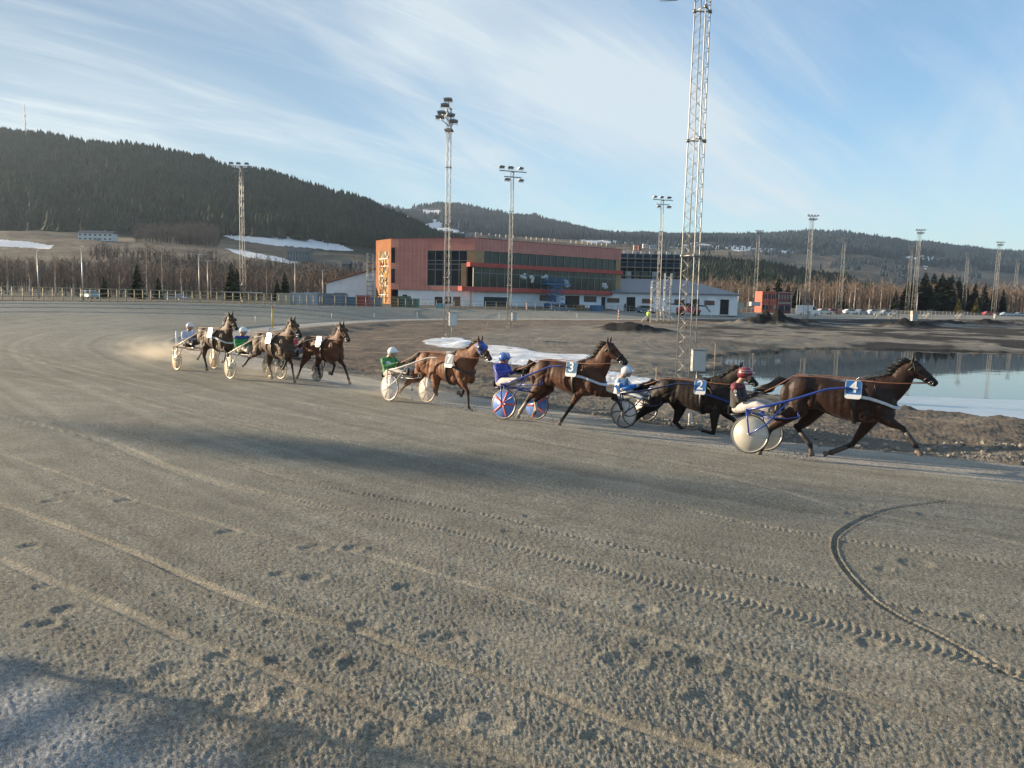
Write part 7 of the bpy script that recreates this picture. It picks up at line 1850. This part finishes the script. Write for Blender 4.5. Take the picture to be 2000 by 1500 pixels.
# red boom machine and left carport
p = at_d(1345, 600, 158); root = thing('tractor', 'red telescopic handler with a long dark boom by the white hall', 'telehandler', (p.x, p.y, Hs(p.x, p.y))); RM = mat('machine_red', (.45, .04, .04), rough=.4, coat=.3)
MB().prism([(-2.4, .6), (2.2, .6), (2.4, 1.1), (1.2, 1.6), (-1.2, 1.9), (-2.4, 1.5)], (0, 0, 0), (1, 0, 0), (0, 0, 1), 1.9).build('body', RM, root); MB().prism([(-.9, 1.5), (.6, 1.5), (.4, 2.5), (-.8, 2.5)], (0, -.2, 0), (1, 0, 0), (0, 0, 1), 1.1).build('cab', GOG, root)
MB().bar((-4.2, .6, 2.3), (3.6, .6, 2.0), .28).build('boom', DARK, root); MB().loft([(3.6, .6, 2.0), (4.6, .6, .8)], [.14, .10], n=6).build('boom_arm', DARK, root)
for sx in (-1.6, 1.5):
    for s in (-1, 1): MB().loft([(sx, s * .85, .6), (sx, s * 1.2, .6)], [.6, .6], n=18).build('wheel', BLACK, root)
p = at_d(472, 590, 132); root = thing('shelter', 'low open shelter with a thin pale roof behind the fence mast', 'shelter', (p.x, p.y, Hs(p.x, p.y) + .1)); q = MB(); q.bar((-3.4, 0, 1.75), (3.2, 0, 1.5), .12, 2.4) if False else q.box((0, 0, 1.65), (6.4, 2.6, .10)); q.build('roof', PEG, root)
for sx in (-2.6, -1, .8, 2.5): MB().box((sx, -1.0, .8), (.12, .12, 1.6)).build('post', WOOD, root)

# stones and lumps along the bank, thrown gravel near the hooves
def lumps(name, label, cat, spots, m, seed):
    rnd = random.Random(seed); q = MB()
    for x, y, z, r in spots:
        M = Matrix.Rotation(rnd.random() * 6, 3, 'Z') @ Matrix.Rotation(rnd.random() * 2, 3, 'X'); q.ball((x, y, z), (r, r * rnd.uniform(.6, .9), r * rnd.uniform(.5, .8)), 6, 4, M=M)
    for i in range(len(q.v)): v = q.v[i]; q.v[i] = (v[0] + rnd.uniform(-.004, .004), v[1] + rnd.uniform(-.004, .004), v[2] + rnd.uniform(-.004, .004))
    q.sm = [False] * len(q.sm); o = q.build(name, m); tag(o, label, cat, kind='stuff'); return o
rnd = random.Random(3); sp = []
for i in range(1500):
    p = at_z(rnd.uniform(950, 2080), rnd.uniform(790, 915), -.3); sp.append((p.x, p.y))
a = np.array(sp); f4 = fields(a[:, 0], a[:, 1]); zz_ = height(a[:, 0], a[:, 1], f4); ok = (f4[0] < -3.1) & (f4[0] > -7.0)
lumps('stones', 'clods and stones strewn over the rough gravel bank beside the strip', 'stones', [(a[i, 0], a[i, 1], zz_[i] + .01, abs(rnd.gauss(0, .035)) + .02) for i in range(len(a)) if ok[i]], mat('clod', (.24, .215, .18), rough=.95, var=.4, vscale=8), 4)
sp = []
for T_, J_ in ((TEAMS['four'], J4), (TEAMS['two'], J2), (TEAMS['three'], J3), (TEAMS['seven'], J7)):
    for nm in ('hn', 'hf', 'fn', 'ff'):
        u_, z_ = J_[nm][3]
        if z_ > .22: continue
        for i in range(70):
            b = T_['O'] + T_['h'] * (u_ - abs(rnd.gauss(0, .35))) + T_['n'] * rnd.gauss(0, .12); g = Hs(b.x, b.y) if i % 5 == 0 else b.z; sp.append((b.x, b.y, b.z + abs(rnd.gauss(0, .09)) - .02, rnd.uniform(.004, .014)))
lumps('gravel_spray', 'dark gravel thrown up behind the hooves', 'gravel', sp, mat('damp_gravel', (.07, .06, .05), rough=.9, var=.4, vscale=9), 5)

# ================================================================== HAZE
hz = MB(); hz.box((0, 2400, 172), (6400, 6600, 372)); ho = hz.build('haze', None or bpy.data.materials.new('haze_air')); hm_ = ho.data.materials[0]; hm_.use_nodes = True
t_ = hm_.node_tree; t_.nodes.clear(); o_ = t_.nodes.new('ShaderNodeOutputMaterial'); v_ = t_.nodes.new('ShaderNodeVolumePrincipled'); v_.inputs['Color'].default_value = (.66, .82, 1.0, 1); v_.inputs['Density'].default_value = .000060; v_.inputs['Anisotropy'].default_value = .35
t_.links.new(v_.outputs[0], o_.inputs['Volume']); ho['kind'] = 'stuff'; ho['label'] = 'thin pale haze over the valley'; ho['category'] = 'haze'
